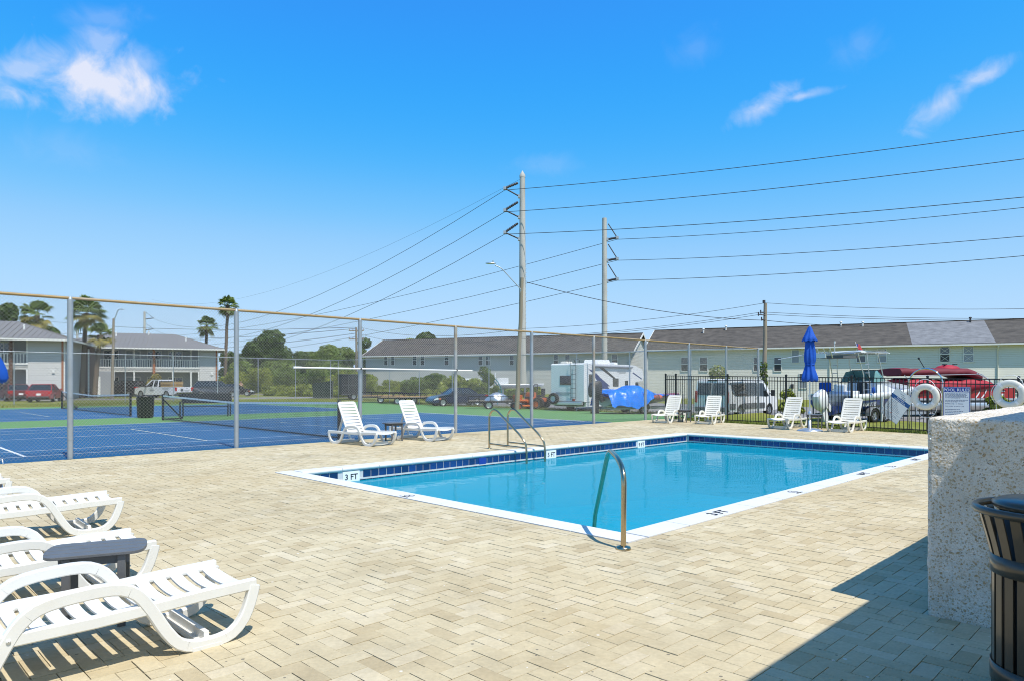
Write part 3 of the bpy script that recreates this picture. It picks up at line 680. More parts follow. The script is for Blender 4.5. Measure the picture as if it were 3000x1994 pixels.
# ================================================================== POOL SIDE
# ------------------------------------------------------------------ chain-link fences
def chain_fence(name, label, P0, P1, posts, hfun, post_mats, rail_mat, pitch, wr, post_r, barbs=True, group=None, bottom=.03, mid_rail=False, seg=.7):
    d = (P1 - P0); Ln = d.length; rz = math.atan2(d.y, d.x)
    t = thing(name, label, 'fence', P0, rz, group)
    def base(x): return 0.0
    for k, x in enumerate(posts):
        b = MB(); h = hfun(x); b.cyl((x, 0, -.35), (x, 0, h - .03), post_r, n=10); b.cyl((x, 0, h - .03), (x, 0, h + .03), post_r * .9, post_r * .55, n=10)
        for z in (h * .12, h * .38, h * .62, h * .92): b.cyl((x, 0, z), (x, 0, z + .02), post_r * 1.07, n=10)
        b.build('fence_post', post_mats[k % len(post_mats)], t, recalc=False)
    b = MB(); b.tube([(x, 0, hfun(x)) for x in np.linspace(0, Ln, 16)], .030 if post_r > .03 else .022, 8); b.build('top_rail', rail_mat, t, recalc=False)
    w = MB(); H = max(hfun(0), hfun(Ln))
    for s in (1, -1):
        k0 = int(-H / pitch) - 2 if s > 0 else -2; k1 = int(Ln / pitch) + 3 if s > 0 else int((Ln + H) / pitch) + 3
        for k in range(k0, k1):
            xb = k * pitch; zt = 0
            z0, z1 = bottom, None
            # clip to the panel
            def X(z): return xb + s * z
            lo, hi = bottom, H + 1
            if s > 0: lo = max(lo, -xb); hi = min(hi, Ln - xb)
            else: hi = min(hi, xb); lo = max(lo, xb - Ln)
            if hi <= lo: continue
            htop = hfun(max(0, min(Ln, X(min(hi, H)))))
            hi = min(hi, htop + (.045 if barbs and k % 1 == 0 else .0))
            if hi - lo < .03: continue
            n = max(1, int((hi - lo) / seg)); yo = .0025 * s
            for q in range(n):
                a, c = lo + (hi - lo) * q / n, lo + (hi - lo) * (q + 1) / n
                A, C = Vector((X(a), yo, a)), Vector((X(c), yo, c)); nrm = Vector((-s, 0, 1)).normalized() * wr
                yv = Vector((0, wr, 0)); vs = [A + nrm, A - nrm * .5 + yv * .87, A - nrm * .5 - yv * .87, C + nrm, C - nrm * .5 + yv * .87, C - nrm * .5 - yv * .87]
                w.add(vs, [(0, 1, 4, 3), (1, 2, 5, 4), (2, 0, 3, 5)], True)
    o = w.build('wire_mesh', M['wire'], t, recalc=False); tag(o, kind='stuff')
    return t
FV = 16.7
F0, F1 = uv(-3.4, FV), uv(35.15, FV)
chain_fence('chain_link_fence', 'tall galvanised chain link fence with rust stained top rail between pool deck and tennis courts', F0, F1, [3.68 + 3.5 * k + 3.4 for k in range(-2, 10)],
            lambda x: 3.33 + .0008 * x, [M['galv'], M['galv'], M['galv'], M['galv'], M['galv'], M['galv_worn'], M['galv'], M['galv_worn'], M['galv'], M['galv'], M['galv'], M['galv']], M['rusty'], .0745, .0024, .056)
G0, G1 = uv(35.15, FV, -.27), uv(35.0, 60.0, -.10)
chain_fence('chain_link_fence', 'far chain link fence between the court end and the parked boats and trailers', G0, G1, [0.0, 4, 8.2, 12.4, 16.6, 20.8, 25, 29.2, 33.4, 37.6, 41.8, 43.2],
            lambda x: 3.66 + .007 * x, [M['galv']], M['galv'], .0745, .0014, .036, barbs=False, seg=1.1)
H0, H1 = uv(35.0, 60.0), uv(0, 60.3)
chain_fence('chain_link_fence', 'far chain link fence in front of the two apartment houses', H0, H1, [3.6 * k for k in range(1, 10)], lambda x: 3.72 + .002 * x, [M['galv']], M['galv'], .0745, .0014, .036, barbs=False, seg=1.2)
# skimmer pole hung level on the fence
t = thing('skimmer_pole', 'long white skimmer pole hung level on the tall chain link fence', 'pole', uv(8.75, FV - .09, 1.975), math.pi / 4)
b = MB(); b.cyl((-.1, 0, 0), (6.05, 0, -.01), .022, n=8); b.build('tube', M['white'], t); b = MB(); b.cyl((-.12, 0, 0), (.12, 0, 0), .029, n=8); b.build('grip', M['white'], t)
for x in (1.9, 5.4):
    b = MB(); b.lathe([(.024, -.02), (.032, -.02), (.032, .02), (.024, .02)], (x, 0, 0), 8, M=Matrix.Rotation(R_(90), 3, 'Y'), close=True); b.bar((x, .02, -.0), (x, .09, .03), .012, .012); b.build('hook', M['dark_plastic'], t)

# ------------------------------------------------------------------ black aluminium pool fence
def fence_u(v): return deck_edge(v) + .30
B0, B1 = Vector(uv(fence_u(16.6), 16.6)), Vector(uv(fence_u(1.0), 1.0))
BL = (B1 - B0).length; brz = math.atan2((B1 - B0).y, (B1 - B0).x)
def bf_h(x): return 1.93 - .0155 * x
def fence_x(px):                         # where a sight line through a column meets the fence
    r = rx(px); d = B1 - B0; s = (r * B0.y - B0.x) / (d.x - r * d.y); return s * BL
bf = thing('pool_fence', 'black metal picket fence behind the far loungers', 'fence', B0, brz)
posts = [0.03] + [fence_x(p) for p in (1557, 1676, 1811, 1962, 2137)]
posts += [posts[-1] + 2.4 * k for k in (1, 2, 3)]
for x in posts:
    b = MB(); h = bf_h(x); b.box((x, 0, h / 2 - .14), (.055, .055, h + .28)); b.box((x, 0, h + .015), (.066, .066, .03)); b.lathe([(.047, 0), (.001, .022)], (x, 0, h + .03), 4, False)
    b.build('fence_post', M['black'], bf, recalc=False)
for k in range(len(posts) - 1):
    for off, kind in ((-.055, 0), (-.205, 0), (None, 1)):
        b = MB(); a, c = posts[k] + .027, posts[k + 1] - .027
        if kind: b.bar((a, 0, .10), (c, 0, .10), .028, .030)
        else: b.bar((a, 0, bf_h(a) + off), (c, 0, bf_h(c) + off), .028, .030)
        b.build('fence_rail', M['black'], bf)
    n = max(1, round((posts[k + 1] - posts[k]) / .118))
    for q in range(1, n):
        x = posts[k] + (posts[k + 1] - posts[k]) * q / n; b = MB(); b.box((x, 0, (bf_h(x) - .05 + .07) / 2), (.017, .017, bf_h(x) - .12)); b.build('picket', M['black'], bf, recalc=False)
bfM = Matrix.Translation(B0) @ Matrix.Rotation(brz, 4, 'Z')
fx = Vector((math.cos(brz), math.sin(brz), 0)); fn = Vector((math.sin(brz), -math.cos(brz), 0))   # along the fence, and outwards from the pool
if fn.dot(U_) > 0: fin = -fn
else: fin = fn
def on_fence(px, z, off): return B0 + fx * fence_x(px) + fin * off + Vector((0, 0, z))

# ------------------------------------------------------------------ sun loungers
def ribbon(b, pts, y, w, t, taper=None):
    P = [Vector((p[0], y, p[1])) for p in pts]; k = len(P); secs = []
    for i, p in enumerate(P):
        tg = (P[min(i + 1, k - 1)] - P[max(i - 1, 0)]).normalized(); nn = Vector((-tg.z, 0, tg.x)); ww, tt = w / 2, t / 2
        c = .32 * min(ww, tt)
        sec = [(ww - c, tt), (ww, tt - c), (ww, -tt + c), (ww - c, -tt), (-ww + c, -tt), (-ww, -tt + c), (-ww, tt - c), (-ww + c, tt)]
        secs.append([p + Vector((0, a, 0)) + nn * e for a, e in sec])
    b.loft(secs, True)
def make_lounger(back_deg, mat, name='sun_lounger'):
    """foot end at x=0, head towards -x; resting on z=0"""
    t = thing(name, 'lounger', 'sun lounger', (0, 0, 0))
    side = [(-.012, .318), (-.03, .24), (-.075, .12), (-.15, .045), (-.24, .024), (-.38, .024), (-.47, .06), (-.545, .16), (-.62, .30), (-.69, .405), (-.77, .452), (-.88, .462), (-1.06, .452), (-1.17, .43), (-1.245, .37), (-1.31, .26),
            (-1.38, .12), (-1.46, .04), (-1.56, .024), (-1.70, .024), (-1.79, .06), (-1.85, .16), (-1.885, .30)]
    side = [(p.x, p.z) for p in round_path([(a, 0, c) for a, c in side], .05, 2)]
    for y in (.318, -.318):
        b = MB(); ribbon(b, side, y, .050, .070); sf = b.build('side_frame', mat, t, weld=True); sf.data.set_sharp_from_angle(angle=R_(30))
        b = MB(); ribbon(b, [(-.004, .325), (-.35, .318), (-.6, .306), (-.9, .296), (-1.3, .296), (-1.9, .305)], y * .985, .05, .068); sf = b.build('side_rail', mat, t, weld=True); sf.data.set_sharp_from_angle(angle=R_(30))
        for x in (-.31, -1.63): b = MB(); b.box((x, y, .010), (.17, .055, .022)); b.build('foot_pad', mat, t)
        b = MB(); b.lathe([(.011, 0), (.011, .008), (.002, .011)], (-1.29, y + (.024 if y > 0 else -.024), .30), 8, M=Matrix.Rotation(R_(-90 if y > 0 else 90), 3, 'X')); b.build('bolt', mat, t)
    for x in (-.30, -1.62): b = MB(); b.box((x, 0, .055), (.03, .60, .07)); b.box((x, 0, .022), (.09, .60, .03)); b.build('crossbar', mat, t)
    def slat(x0, x1, parent, Mx=None, hw=.292, dish=.036, lift=.30, th=.012, end=0):
        b = MB(); n = 8; vs = []
        for (x, dz) in ((x0, 0), (x1, 0), (x1, -th), (x0, -th)):
            for i in range(n + 1):
                y = -hw + 2 * hw * i / n; z = lift - dish * (1 - (y / hw) ** 2) + dz; xx = x
                if end and x == (x0 if end < 0 else x1): xx = x - end * .03 * abs(y / hw) ** 4
                p = Vector((xx, y, z)); vs.append(Mx @ p if Mx else p)
        m = n + 1; fs = []
        for i in range(n):
            for a, c in ((0, 1), (1, 2), (2, 3), (3, 0)): fs.append((a * m + i, a * m + i + 1, c * m + i + 1, c * m + i))
        fs += [(0, m, 2 * m, 3 * m), (n, 3 * m + n, 2 * m + n, m + n)]
        b.add(vs, fs); o = b.build('slat', mat, parent); return o
    # seat
    def zs(x): return .328 + .022 * x
    for y in (.285, -.285):
        b = MB(); b.bar((-.01, y, .318), (-1.18, y, .292), .052, .022); b.build('seat_edge', mat, t, bevel=.005)
    slat(-.112, -.004, t, lift=.328, end=1)
    for k in range(10):
        a = -.112 - .104 * k; slat(a - .104, a - .029, t, lift=zs(a - .06))
    # backrest, hinged at x=-1.17
    A = R_(back_deg); H = Vector((-1.17, 0, .300)); Mx = Matrix.Translation(H) @ Matrix.Rotation(A, 4, 'Y')
    br = MB()
    for y in (.262, -.262):
        br.loft([[Mx @ Vector((x, y + a, c)) for a, c in ((-.03, .006), (.03, .006), (.03, -.02), (-.03, -.02))] for x in (0, -.4, -.84)], False)
    br.loft([[Mx @ Vector((x, y, c)) for y, c in ((-.29 + k, .006), (.29 - k, .006), (.29 - k, -.02), (-.29 + k, -.02))] for x, k in ((-.80, 0), (-.85, .012), (-.88, .05))], False)
    br = br.build('backrest', mat, t, bevel=.005)
    for k in range(9):
        a = -.012 - .0885 * k; slat(a - .0885 + .020, a, br, Mx, hw=.262, dish=.014, lift=.006, th=.012)
    if back_deg > 20:
        b = MB(); pt = Mx @ Vector((-.50, 0, -.02))
        for y in (.21, -.21): b.bar((pt.x, y, pt.z), (-1.62, y, .28), .05, .022)
        b.bar((-1.62, -.23, .28), (-1.62, .23, .28), .03, .03); b.build('back_prop', mat, t)
    return t
flat = make_lounger(3, M['resin']); up = make_lounger(63, M['resin']); upc = make_lounger(60, M['resin_aged'])
GL = 'white resin loungers round the pool'
def put(proto, first, foot, head_dir, label):
    rz = math.atan2(-head_dir.y, -head_dir.x)
    if first: proto.location = foot; proto.rotation_euler = (0, 0, rz); proto['label'] = label; proto['group'] = GL; return proto
    return copy_tree(proto, label, foot, rz, GL)
hu = lambda deg: U_ * math.cos(R_(deg)) + V_ * math.sin(R_(deg))
kids_ready = {}
copies = [
    put(flat, False, uv(1.87, 6.15), -hu(0), 'white lounger laid flat just behind the dark side table at the lower left'),
    put(flat, False, uv(2.31, 8.57), -hu(-2), 'white lounger laid flat, third back from the lower left corner of the photo'),
    put(flat, False, uv(1.74, 11.25), -hu(0), 'white lounger whose foot corner just enters the left edge of the photo'),
    put(up, False, Vector((-1.80, 18.72, 0)), hu(96), 'upright white lounger by the chain link fence, right one of the pair'),
    put(upc, False, Vector((7.22, 26.10, 0)), hu(14), 'white lounger by the black fence, in front of the white van, second from the left'),
    put(upc, False, Vector((9.05, 23.62, 0)), hu(2), 'white lounger left of the closed blue umbrella by the black fence'),
    put(upc, False, Vector((10.32, 21.95, 0)), hu(2), 'white lounger right of the closed blue umbrella, in front of the boat')]
put(flat, True, uv(1.955, 4.575), -hu(0), 'nearest white lounger, laid flat at the lower left with its whole foot end in view')
put(up, True, Vector((-3.14, 17.30, 0)), hu(97), 'upright white lounger by the chain link fence, left one of the pair')
put(upc, True, Vector((5.72, 26.85, 0)), hu(10), 'white lounger at the end of the black fence beside the chain link fence')

# ------------------------------------------------------------------ side tables
def make_table():
    t = thing('side_table', 'table', 'side table', (0, 0, 0)); a, c, h = .295, .215, .495
    n = 4; pw = 2 * c / n
    def edge(y): return a * (1 - .10 * abs(y / c) ** 2.2 - .16 * abs(y / c) ** 10)
    for k in range(n):
        y0, y1 = -c + k * pw + .006, -c + (k + 1) * pw - .006; ys = [y0 + (y1 - y0) * i / 6 for i in range(7)]
        P = [(edge(y), y) for y in ys] + [(-edge(y), y) for y in reversed(ys)]
        b = MB(); b.slab(P, h - .020, h); b.build('plank', M['char'], t, bevel=.003)
    b = MB()
    for y in (-.15, .15): b.bar((-.20, y, h - .055), (.20, y, h - .055), .02, .05)
    for x in (-.17, .17): b.bar((x, -.14, h - .055), (x, .14, h - .055), .02, .05)
    b.build('apron', M['char'], t)
    for x in (-.155, .155):
        for y in (-.175, .175):
            b = MB(); b.box((x, y, (h - .025) / 2), (.048, .024, h - .022)); b.build('leg', M['char'], t, bevel=.004)
    return t
tab = make_table(); GT = 'dark side tables between the loungers'
def put_t(p, rz, label): return copy_tree(tab, label, p, rz, GT)
put_t(Vector((-3.22, 18.86, 0)), R_(40), 'dark side table between the two upright loungers at the chain link fence')
put_t(at(1577, 27.6), R_(45), 'dark side table between the two left loungers at the black fence')
put_t(Vector((10.35, 23.65, 0)), R_(45), 'dark side table just right of the closed blue umbrella, half hidden by a lounger')
tab.location = uv(1.31, 5.235); tab.rotation_euler = (0, 0, R_(45 - 20)); tab['label'] = 'dark slatted side table between the near loungers at the lower left'; tab['group'] = GT

# ------------------------------------------------------------------ umbrellas
def make_umbrella():
    t = thing('umbrella', 'umbrella', 'umbrella', (0, 0, 0))
    b = MB(); b.lathe([(.40, 0), (.40, .018), (.36, .045), (.2, .085), (.06, .10), (.045, .10), (.045, .34), (.03, .345)], n=28); b.build('base', M['alu'], t)
    b = MB(); b.lathe([(.052, .55), (.052, .62), (.03, .64), (.03, .68)], n=10); b.tube([(.04, 0, .6), (.10, 0, .6), (.10, .0, .54)], .008, 6); b.build('crank', M['alu'], t)
    b = MB(); b.cyl((0, 0, .3), (0, 0, 3.34), .022, n=10); b.build('pole', M['alu'], t)
    b = MB(); b.lathe([(.02, 3.30), (.03, 3.34), (.018, 3.38), (.035, 3.41), (.02, 3.45), (.001, 3.46)], n=10); b.build('finial', M['galv'], t)
    def folds(name, prof, nf, ph, depth):
        b = MB(); n = 64; vs = []
        for r, z in prof:
            for j in range(n):
                a = 2 * math.pi * j / n; k = 1 - depth * (.5 + .5 * math.cos(nf * a + ph + 1.2 * math.sin(z * 3))) - .06 * math.sin(3 * a + z * 5)
                vs.append(Vector((math.cos(a) * r * k, math.sin(a) * r * k, z + .02 * math.cos(nf * a + ph) * (r / .25))))
        k = len(prof); b.add(vs, [(i * n + j, i * n + (j + 1) % n, (i + 1) * n + (j + 1) % n, (i + 1) * n + j) for i in range(k - 1) for j in range(n)], True)
        return b.build(name, M['canvas_blue'], t)
    folds('canopy', [(.07, 3.10), (.135, 2.98), (.15, 2.80), (.175, 2.6), (.19, 2.42), (.18, 2.28), (.145, 2.17), (.175, 2.06), (.225, 1.90), (.255, 1.78), (.262, 1.68), (.235, 1.63), (.12, 1.66)], 8, 0, .22)
    folds('vent_cap', [(.035, 3.40), (.075, 3.34), (.12, 3.22), (.19, 3.06), (.245, 2.95), (.235, 2.925)], 8, 1.3, .16)
    b = MB(); b.lathe([(.150, 2.155), (.158, 2.16), (.158, 2.185), (.150, 2.19)], n=16); b.box((-.17, 0, 2.17), (.04, .03, .05)); b.build('tie_strap', M['canvas_blue'], t)
    return t
um = make_umbrella()
copy_tree(um, 'closed royal blue umbrella cut off by the left edge of the photo', Vector((-6.72, 9.1, -.03)), .6, 'closed blue umbrellas').rotation_euler = (0, R_(-8), 0)
um.location = gp(1865.5, 991.5); um.rotation_euler = (0, 0, .3); um['label'] = 'closed royal blue umbrella on a round base between loungers at the black fence'; um['group'] = 'closed blue umbrellas'

# ------------------------------------------------------------------ ladder and corner handrail
t = thing('pool_ladder', 'steel pool ladder with two looped rails on the left long side of the pool', 'pool ladder', uv(11.66, 12.12), math.pi / 4)
for k, dx in enumerate((-.31, .31)):        # local x along the pool side, local y away from it
    b = MB(); P = [(dx, 0, 0), (dx, 0, .80), (dx, -.10, .93), (dx, -.25, .93), (dx, -1.06, .36), (dx, -1.22, .20), (dx, -1.24, -.05), (dx, -1.24, -1.25)]
    b.tube(round_path(P, .16, 6), .0245, 10); b.build('handrail', M['steel'], t, recalc=False)
    b = MB(); b.cyl((dx, -.02, .12), (dx, -1.22, .10), .020, n=8); b.build('brace', M['steel'], t)
    b = MB(); b.lathe([(.055, 0), (.055, .012), (.028, .022)], (dx, 0, .001), 12); b.build('deck_flange', M['steel'], t)
for z in (-.38, -.68, -.98):
    b = MB(); b.box((0, -1.24, z), (.60, .09, .03)); b.build('tread', M['siding_bluegrey'], t)
t = thing('corner_handrail', 'bent steel handrail standing at the near corner of the pool', 'handrail', gp(1436, 1264))
b = MB(); P = [(0, 0, 0), (0.01, .02, .74), (-.005, .30, .835), (-.01, .92, .87), (-.035, 2.05, -.12), (-.035, 2.08, -.55)]
b.tube(round_path(P, .22, 7), .0262, 12); b.build('tube', M['steel'], t, recalc=False)
b = MB(); b.lathe([(.074, 0), (.074, .012), (.066, .026), (.03, .034)], (0, 0, .002), 20); b.build('deck_flange', M['steel'], t)

# ------------------------------------------------------------------ life rings and signs on the fence
def life_ring(px, py, off, label, tilt):
    c = on_fence(px, 0, off); z = zat(py, c.y)
    t = thing('life_ring', label, 'life ring', c + Vector((0, 0, z)), brz, 'life rings on the black fence')
    # local: x along fence, y towards outside or inside
    sgn = 1 if (Matrix.Rotation(brz, 3, 'Z') @ Vector((0, 1, 0))).dot(fin) > 0 else -1
    Rx = Matrix.Rotation(R_(90), 3, 'X'); Ro, ri, th = .415, .215, .062
    b = MB(); k = 14; cs = [((Ro + ri) / 2 + (Ro - ri) / 2 * math.copysign(abs(math.cos(a)) ** .8, math.cos(a)), th * math.copysign(abs(math.sin(a)) ** .8, math.sin(a))) for a in [2 * math.pi * i / k for i in range(k)]]
    b.lathe(cs, n=36, M=Rx, close=True); b.build('ring', M['resin_aged'], t)
    for a in (45, 135, 225, 315):
        b = MB(); k = 14; A0 = R_(a + tilt); secs = []
        for da in (-.10, .10):
            e = Vector((math.cos(A0 + da), 0, math.sin(A0 + da)))
            secs.append([e * ((Ro + ri) / 2 + ((Ro - ri) / 2 + .004) * math.cos(q)) + Vector((0, (th + .004) * math.sin(q), 0)) for q in [2 * math.pi * i / k for i in range(k)]])
        b.loft(secs, True, False); b.build('band', M['white'], t)
    b = MB()
    for j in range(4):
        a0, a1 = R_(45 + 90 * j + tilt), R_(135 + 90 * j + tilt); sag = .05 if j % 2 else .035
        sag = .22 if j == 2 else (.12 if j == 0 else .035)
        b.tube([Vector((math.cos(a), 0, math.sin(a))) * (Ro + .012 + sag * math.sin(math.pi * i / 10)) for i, a in enumerate([a0 + (a1 - a0) * i / 10 for i in range(11)])], .008, 6)
    b.build('rope', M['white'], t, recalc=False)
life_ring(2136.5, 913, .13, 'round white life ring on the fence left of the pool rules sign', 4)
life_ring(2330, 907, .13, 'round white life ring at the right edge, above the speckled wall', -6)
def sign_frame(px, z, off, rot):
    c = on_fence(px, z, off); xa = (fx if fx.dot(Vector((1, 0, 0))) > 0 else -fx); n = fin
    x = xa * math.cos(rot) - Vector((0, 0, 1)) * math.sin(rot); zz = xa * math.sin(rot) + Vector((0, 0, 1)) * math.cos(rot)
    return c, basis(x, -n, zz) if x.cross(-n).dot(zz) > 0 else basis(x, n, zz)
def put_sign(name, label, px, z, off, rot, w, h, face, yaw=0):
    c = on_fence(px, z, off); xa = fx if fx.x > 0 else -fx; n = fin; xa = xa * math.cos(yaw) + n * math.sin(yaw)
    x = xa * math.cos(rot) - Vector((0, 0, 1)) * math.sin(rot); up_ = xa * math.sin(rot) + Vector((0, 0, 1)) * math.cos(rot)
    t = thing(name, label, 'sign', c); t.matrix_world = Matrix.Translation(c) @ basis(x, up_, x.cross(up_)).to_4x4()   # local x right, y up, z towards the pool
    b = MB(); b.box((0, 0, 0), (w, h, .006)); b.build('panel', face, t); return t
I3 = Matrix.Identity(3)
def strip(t, name, x, y, w, h, m, z=.0045):
    b = MB(); b.box((x, y, z), (w, h, .002)); return b.build(name, m, t)
t = put_sign('pool_rules_sign', 'white and blue POOL RULES sign on the black fence', 2205, .965, .045, 0, .735, .98, M['sign_white'])
for x, y, w, h in ((-.352, 0, .016, .96), (.352, 0, .016, .96), (0, .472, .72, .016), (0, -.472, .72, .016)): strip(t, 'border', x, y, w, h, M['blue_print'])
strip(t, 'header_band', 0, .40, .70, .135, M['blue_print']); text_mesh('header_lettering', 'POOL RULES', .125, M['sign_white'], t, (0, .395, .0065), I3)
sr = random.Random(3); y = .295
rows = []
def fine_print(t, y, x0, x1, h, m):
    b = MB(); x = x0
    while x < x1 - .02:
        w = sr.uniform(.025, .07); w = min(w, x1 - x); b.box((x + w / 2, y, .0045), (w, h, .002)); x += w + .012
    return b
fp = MB()
for i, x1 in enumerate((.31, .27, .30, .25, .31, .10)):
    fp.v_off = 0; q = fine_print(t, .288 - .026 * i, -.31, x1, .013, None); fp.add(q.v, q.f)
for i, x1 in enumerate((.31, .22, .02)):
    q = fine_print(t, .09 - .026 * i, -.31, x1, .013, None); fp.add(q.v, q.f)
for i, x1 in enumerate((.12, .18, .10, .25)):
    q = fine_print(t, -.19 - .05 * i, -.31, x1, .016, None); fp.add(q.v, q.f)
fp.build('small_print', M['slate_print'], t)
text_mesh('rule_lettering', 'BATHING LOAD:   10   PERSONS', .034, M['slate_print'], t, (-.31, -.02, .005), I3, 'LEFT')
text_mesh('rule_lettering', 'POOL HOURS:   8  A.M. TO  8  P.M.', .034, M['slate_print'], t, (-.31, -.095, .005), I3, 'LEFT')
t = put_sign('pool_hours_sign', 'cream pool hours sign hanging askew behind the black pickets', 2066, .835, .014, R_(35), .68, .99, M['sign_cream'], R_(5))
strip(t, 'header_band', 0, .21, .70, .125, M['teal_print'])
text_mesh('header_lettering', 'Pool Hours', .058, M['sign_white'], t, (0, .238, .0065), I3); text_mesh('header_lettering', '8:00 AM to 8:00 PM', .050, M['sign_white'], t, (0, .180, .0065), I3)
fp = MB()
for (x0, x1, yy) in ((-.12, .05, .40), (-.05, .10, .35), (-.02, .14, .305)): q = fine_print(t, yy, x0, x1, .022, None); fp.add(q.v, q.f)
for i, x1 in enumerate((-.02, .0, .03, .08, .12, .20, .20, .22)): q = fine_print(t, .10 - .042 * i, -.27, x1, .014, None); fp.add(q.v, q.f)
for i, x1 in enumerate((.2, .24, .1, .2, .05)): q = fine_print(t, -.32 - .033 * i, -.27, x1, .012, None); fp.add(q.v, q.f)
fp.build('small_print', M['grey_print'], t)
for x, y, w, h in ((-.33, -.06, .006, .36), (.33, -.06, .006, .36), (0, -.25, .66, .006), (0, .485, .68, .006), (0, -.485, .68, .006), (-.34, 0, .005, .96), (.34, 0, .005, .96)): strip(t, 'ruled_line', x, y, w, h, M['grey_print'])
strip(t, 'red_word', -.04, -.285, .07, .014, M['red_print'])

# ------------------------------------------------------------------ shell-aggregate wall at the right
def wall_mat():
    m = bpy.data.materials.new('shell_concrete'); m.use_nodes = True; t = m.node_tree; L = t.links.new; p = t.nodes['Principled BSDF']; p.inputs['Roughness'].default_value = .8
    tc = N(t, 'ShaderNodeTexCoord'); co = tc.outputs['Object']
    n1 = N(t, 'ShaderNodeTexNoise'); n1.inputs['Scale'].default_value = 4; n1.inputs['Detail'].default_value = 9; n1.inputs['Roughness'].default_value = .68; L(co, n1.inputs['Vector'])
    r1 = N(t, 'ShaderNodeValToRGB'); L(n1.outputs['Fac'], r1.inputs[0]); e = r1.color_ramp.elements; e[0].position = .3; e[0].color = (.58, .52, .43, 1); e[1].position = .7; e[1].color = (.80, .75, .66, 1)
    col = r1.outputs[0]; hs = None
    def specks(scale, size, lo, hi, c, amt, prev, dist=.35):
        nd = N(t, 'ShaderNodeTexNoise'); nd.inputs['Scale'].default_value = scale * 1.3; L(co, nd.inputs['Vector'])
        ad = N(t, 'ShaderNodeVectorMath', operation='MULTIPLY_ADD'); L(nd.outputs['Color'], ad.inputs[0]); ad.inputs[1].default_value = (dist / scale,) * 3; L(co, ad.inputs[2])
        v = N(t, 'ShaderNodeTexVoronoi'); v.inputs['Scale'].default_value = scale; L(ad.outputs[0], v.inputs['Vector'])
        s = N(t, 'ShaderNodeSeparateColor'); L(v.outputs['Color'], s.inputs[0])
        a = math_n(t, 'MULTIPLY', math_n(t, 'LESS_THAN', v.outputs['Distance'], math_n(t, 'MULTIPLY_ADD', s.outputs[1], size, size * .4)), math_n(t, 'MULTIPLY', math_n(t, 'GREATER_THAN', s.outputs[0], lo), math_n(t, 'LESS_THAN', s.outputs[0], hi)))
        mx = N(t, 'ShaderNodeMix', data_type='RGBA'); L(math_n(t, 'MULTIPLY', a, amt), mx.inputs[0]); L(prev, mx.inputs[6]); mx.inputs[7].default_value = (*c, 1); return mx.outputs[2], a
    col, a2 = specks(150, .5, .2, .7, (.52, .44, .33), .55, col, .8)
    col, a1 = specks(48, .30, .0, .30, (.42, .29, .14), .85, col, .9)
    col, a4 = specks(85, .45, .55, .85, (.50, .36, .17), .7, col, .9)
    col, a5 = specks(95, .34, .0, .16, (.17, .15, .13), .8, col, .8)
    col, a3 = specks(26, .26, .86, 1.0, (.12, .115, .12), .9, col, .7)
    n2 = N(t, 'ShaderNodeTexNoise'); n2.inputs['Scale'].default_value = 1.4; n2.inputs['Detail'].default_value = 4; L(co, n2.inputs['Vector'])
    st = math_n(t, 'MULTIPLY', math_n(t, 'GREATER_THAN', n2.outputs['Fac'], .56), .0)
    L(col, p.inputs['Base Color'])
    n3 = N(t, 'ShaderNodeTexNoise'); n3.inputs['Scale'].default_value = 55; n3.inputs['Detail'].default_value = 5; L(co, n3.inputs['Vector'])
    h = math_n(t, 'ADD', n3.outputs['Fac'], math_n(t, 'ADD', math_n(t, 'MULTIPLY', a1, .5), math_n(t, 'MULTIPLY', a4, .6)))
    h = math_n(t, 'SUBTRACT', h, math_n(t, 'MULTIPLY', a3, .8))
    bp = N(t, 'ShaderNodeBump'); bp.inputs['Distance'].default_value = .014; L(h, bp.inputs['Height']); L(bp.outputs[0], p.inputs['Normal'])
    return m
M['shell'] = wall_mat()
def rough_block(name, u0, u1, v0, v1, z0, z1, mtl, step=.03, amp=.008, r=.03):
    bm = bmesh.new(); bmesh.ops.create_cube(bm, size=1)
    bmesh.ops.scale(bm, vec=(u1 - u0, v1 - v0, z1 - z0), verts=bm.verts)
    bmesh.ops.bevel(bm, geom=list(bm.edges), offset=r, segments=3, affect='EDGES', profile=.6)
    for ax in range(3):
        ext = (u1 - u0, v1 - v0, z1 - z0)[ax]; k = int(ext / step)
        for i in range(1, k):
            no = [0, 0, 0]; no[ax] = 1; pos = [0, 0, 0]; pos[ax] = -ext / 2 + ext * i / k
            bmesh.ops.bisect_plane(bm, geom=bm.verts[:] + bm.edges[:] + bm.faces[:], plane_co=pos, plane_no=no)
    bm.normal_update()
    for v in bm.verts:
        q = v.co * 14; d = mnoise.noise(q) * .55 + mnoise.noise(q * 2.7) * .45 + .35 * mnoise.noise(v.co * 2.2); v.co += v.normal * d * amp
    me = bpy.data.meshes.new(name); bm.to_mesh(me); bm.free(); me.materials.append(mtl)
    me.polygons.foreach_set('use_smooth', [True] * len(me.polygons))
    o = bpy.data.objects.new(name, me); link(o); o.location = uv((u0 + u1) / 2, (v0 + v1) / 2, (z0 + z1) / 2); o.rotation_euler = (0, 0, math.pi / 4); return o
o = rough_block('low_wall', 5.374, 9.6, .25, 1.343, -.02, 1.358, M['shell']); tag(o, 'thick speckled shell concrete low wall at the right edge of the deck', 'wall')

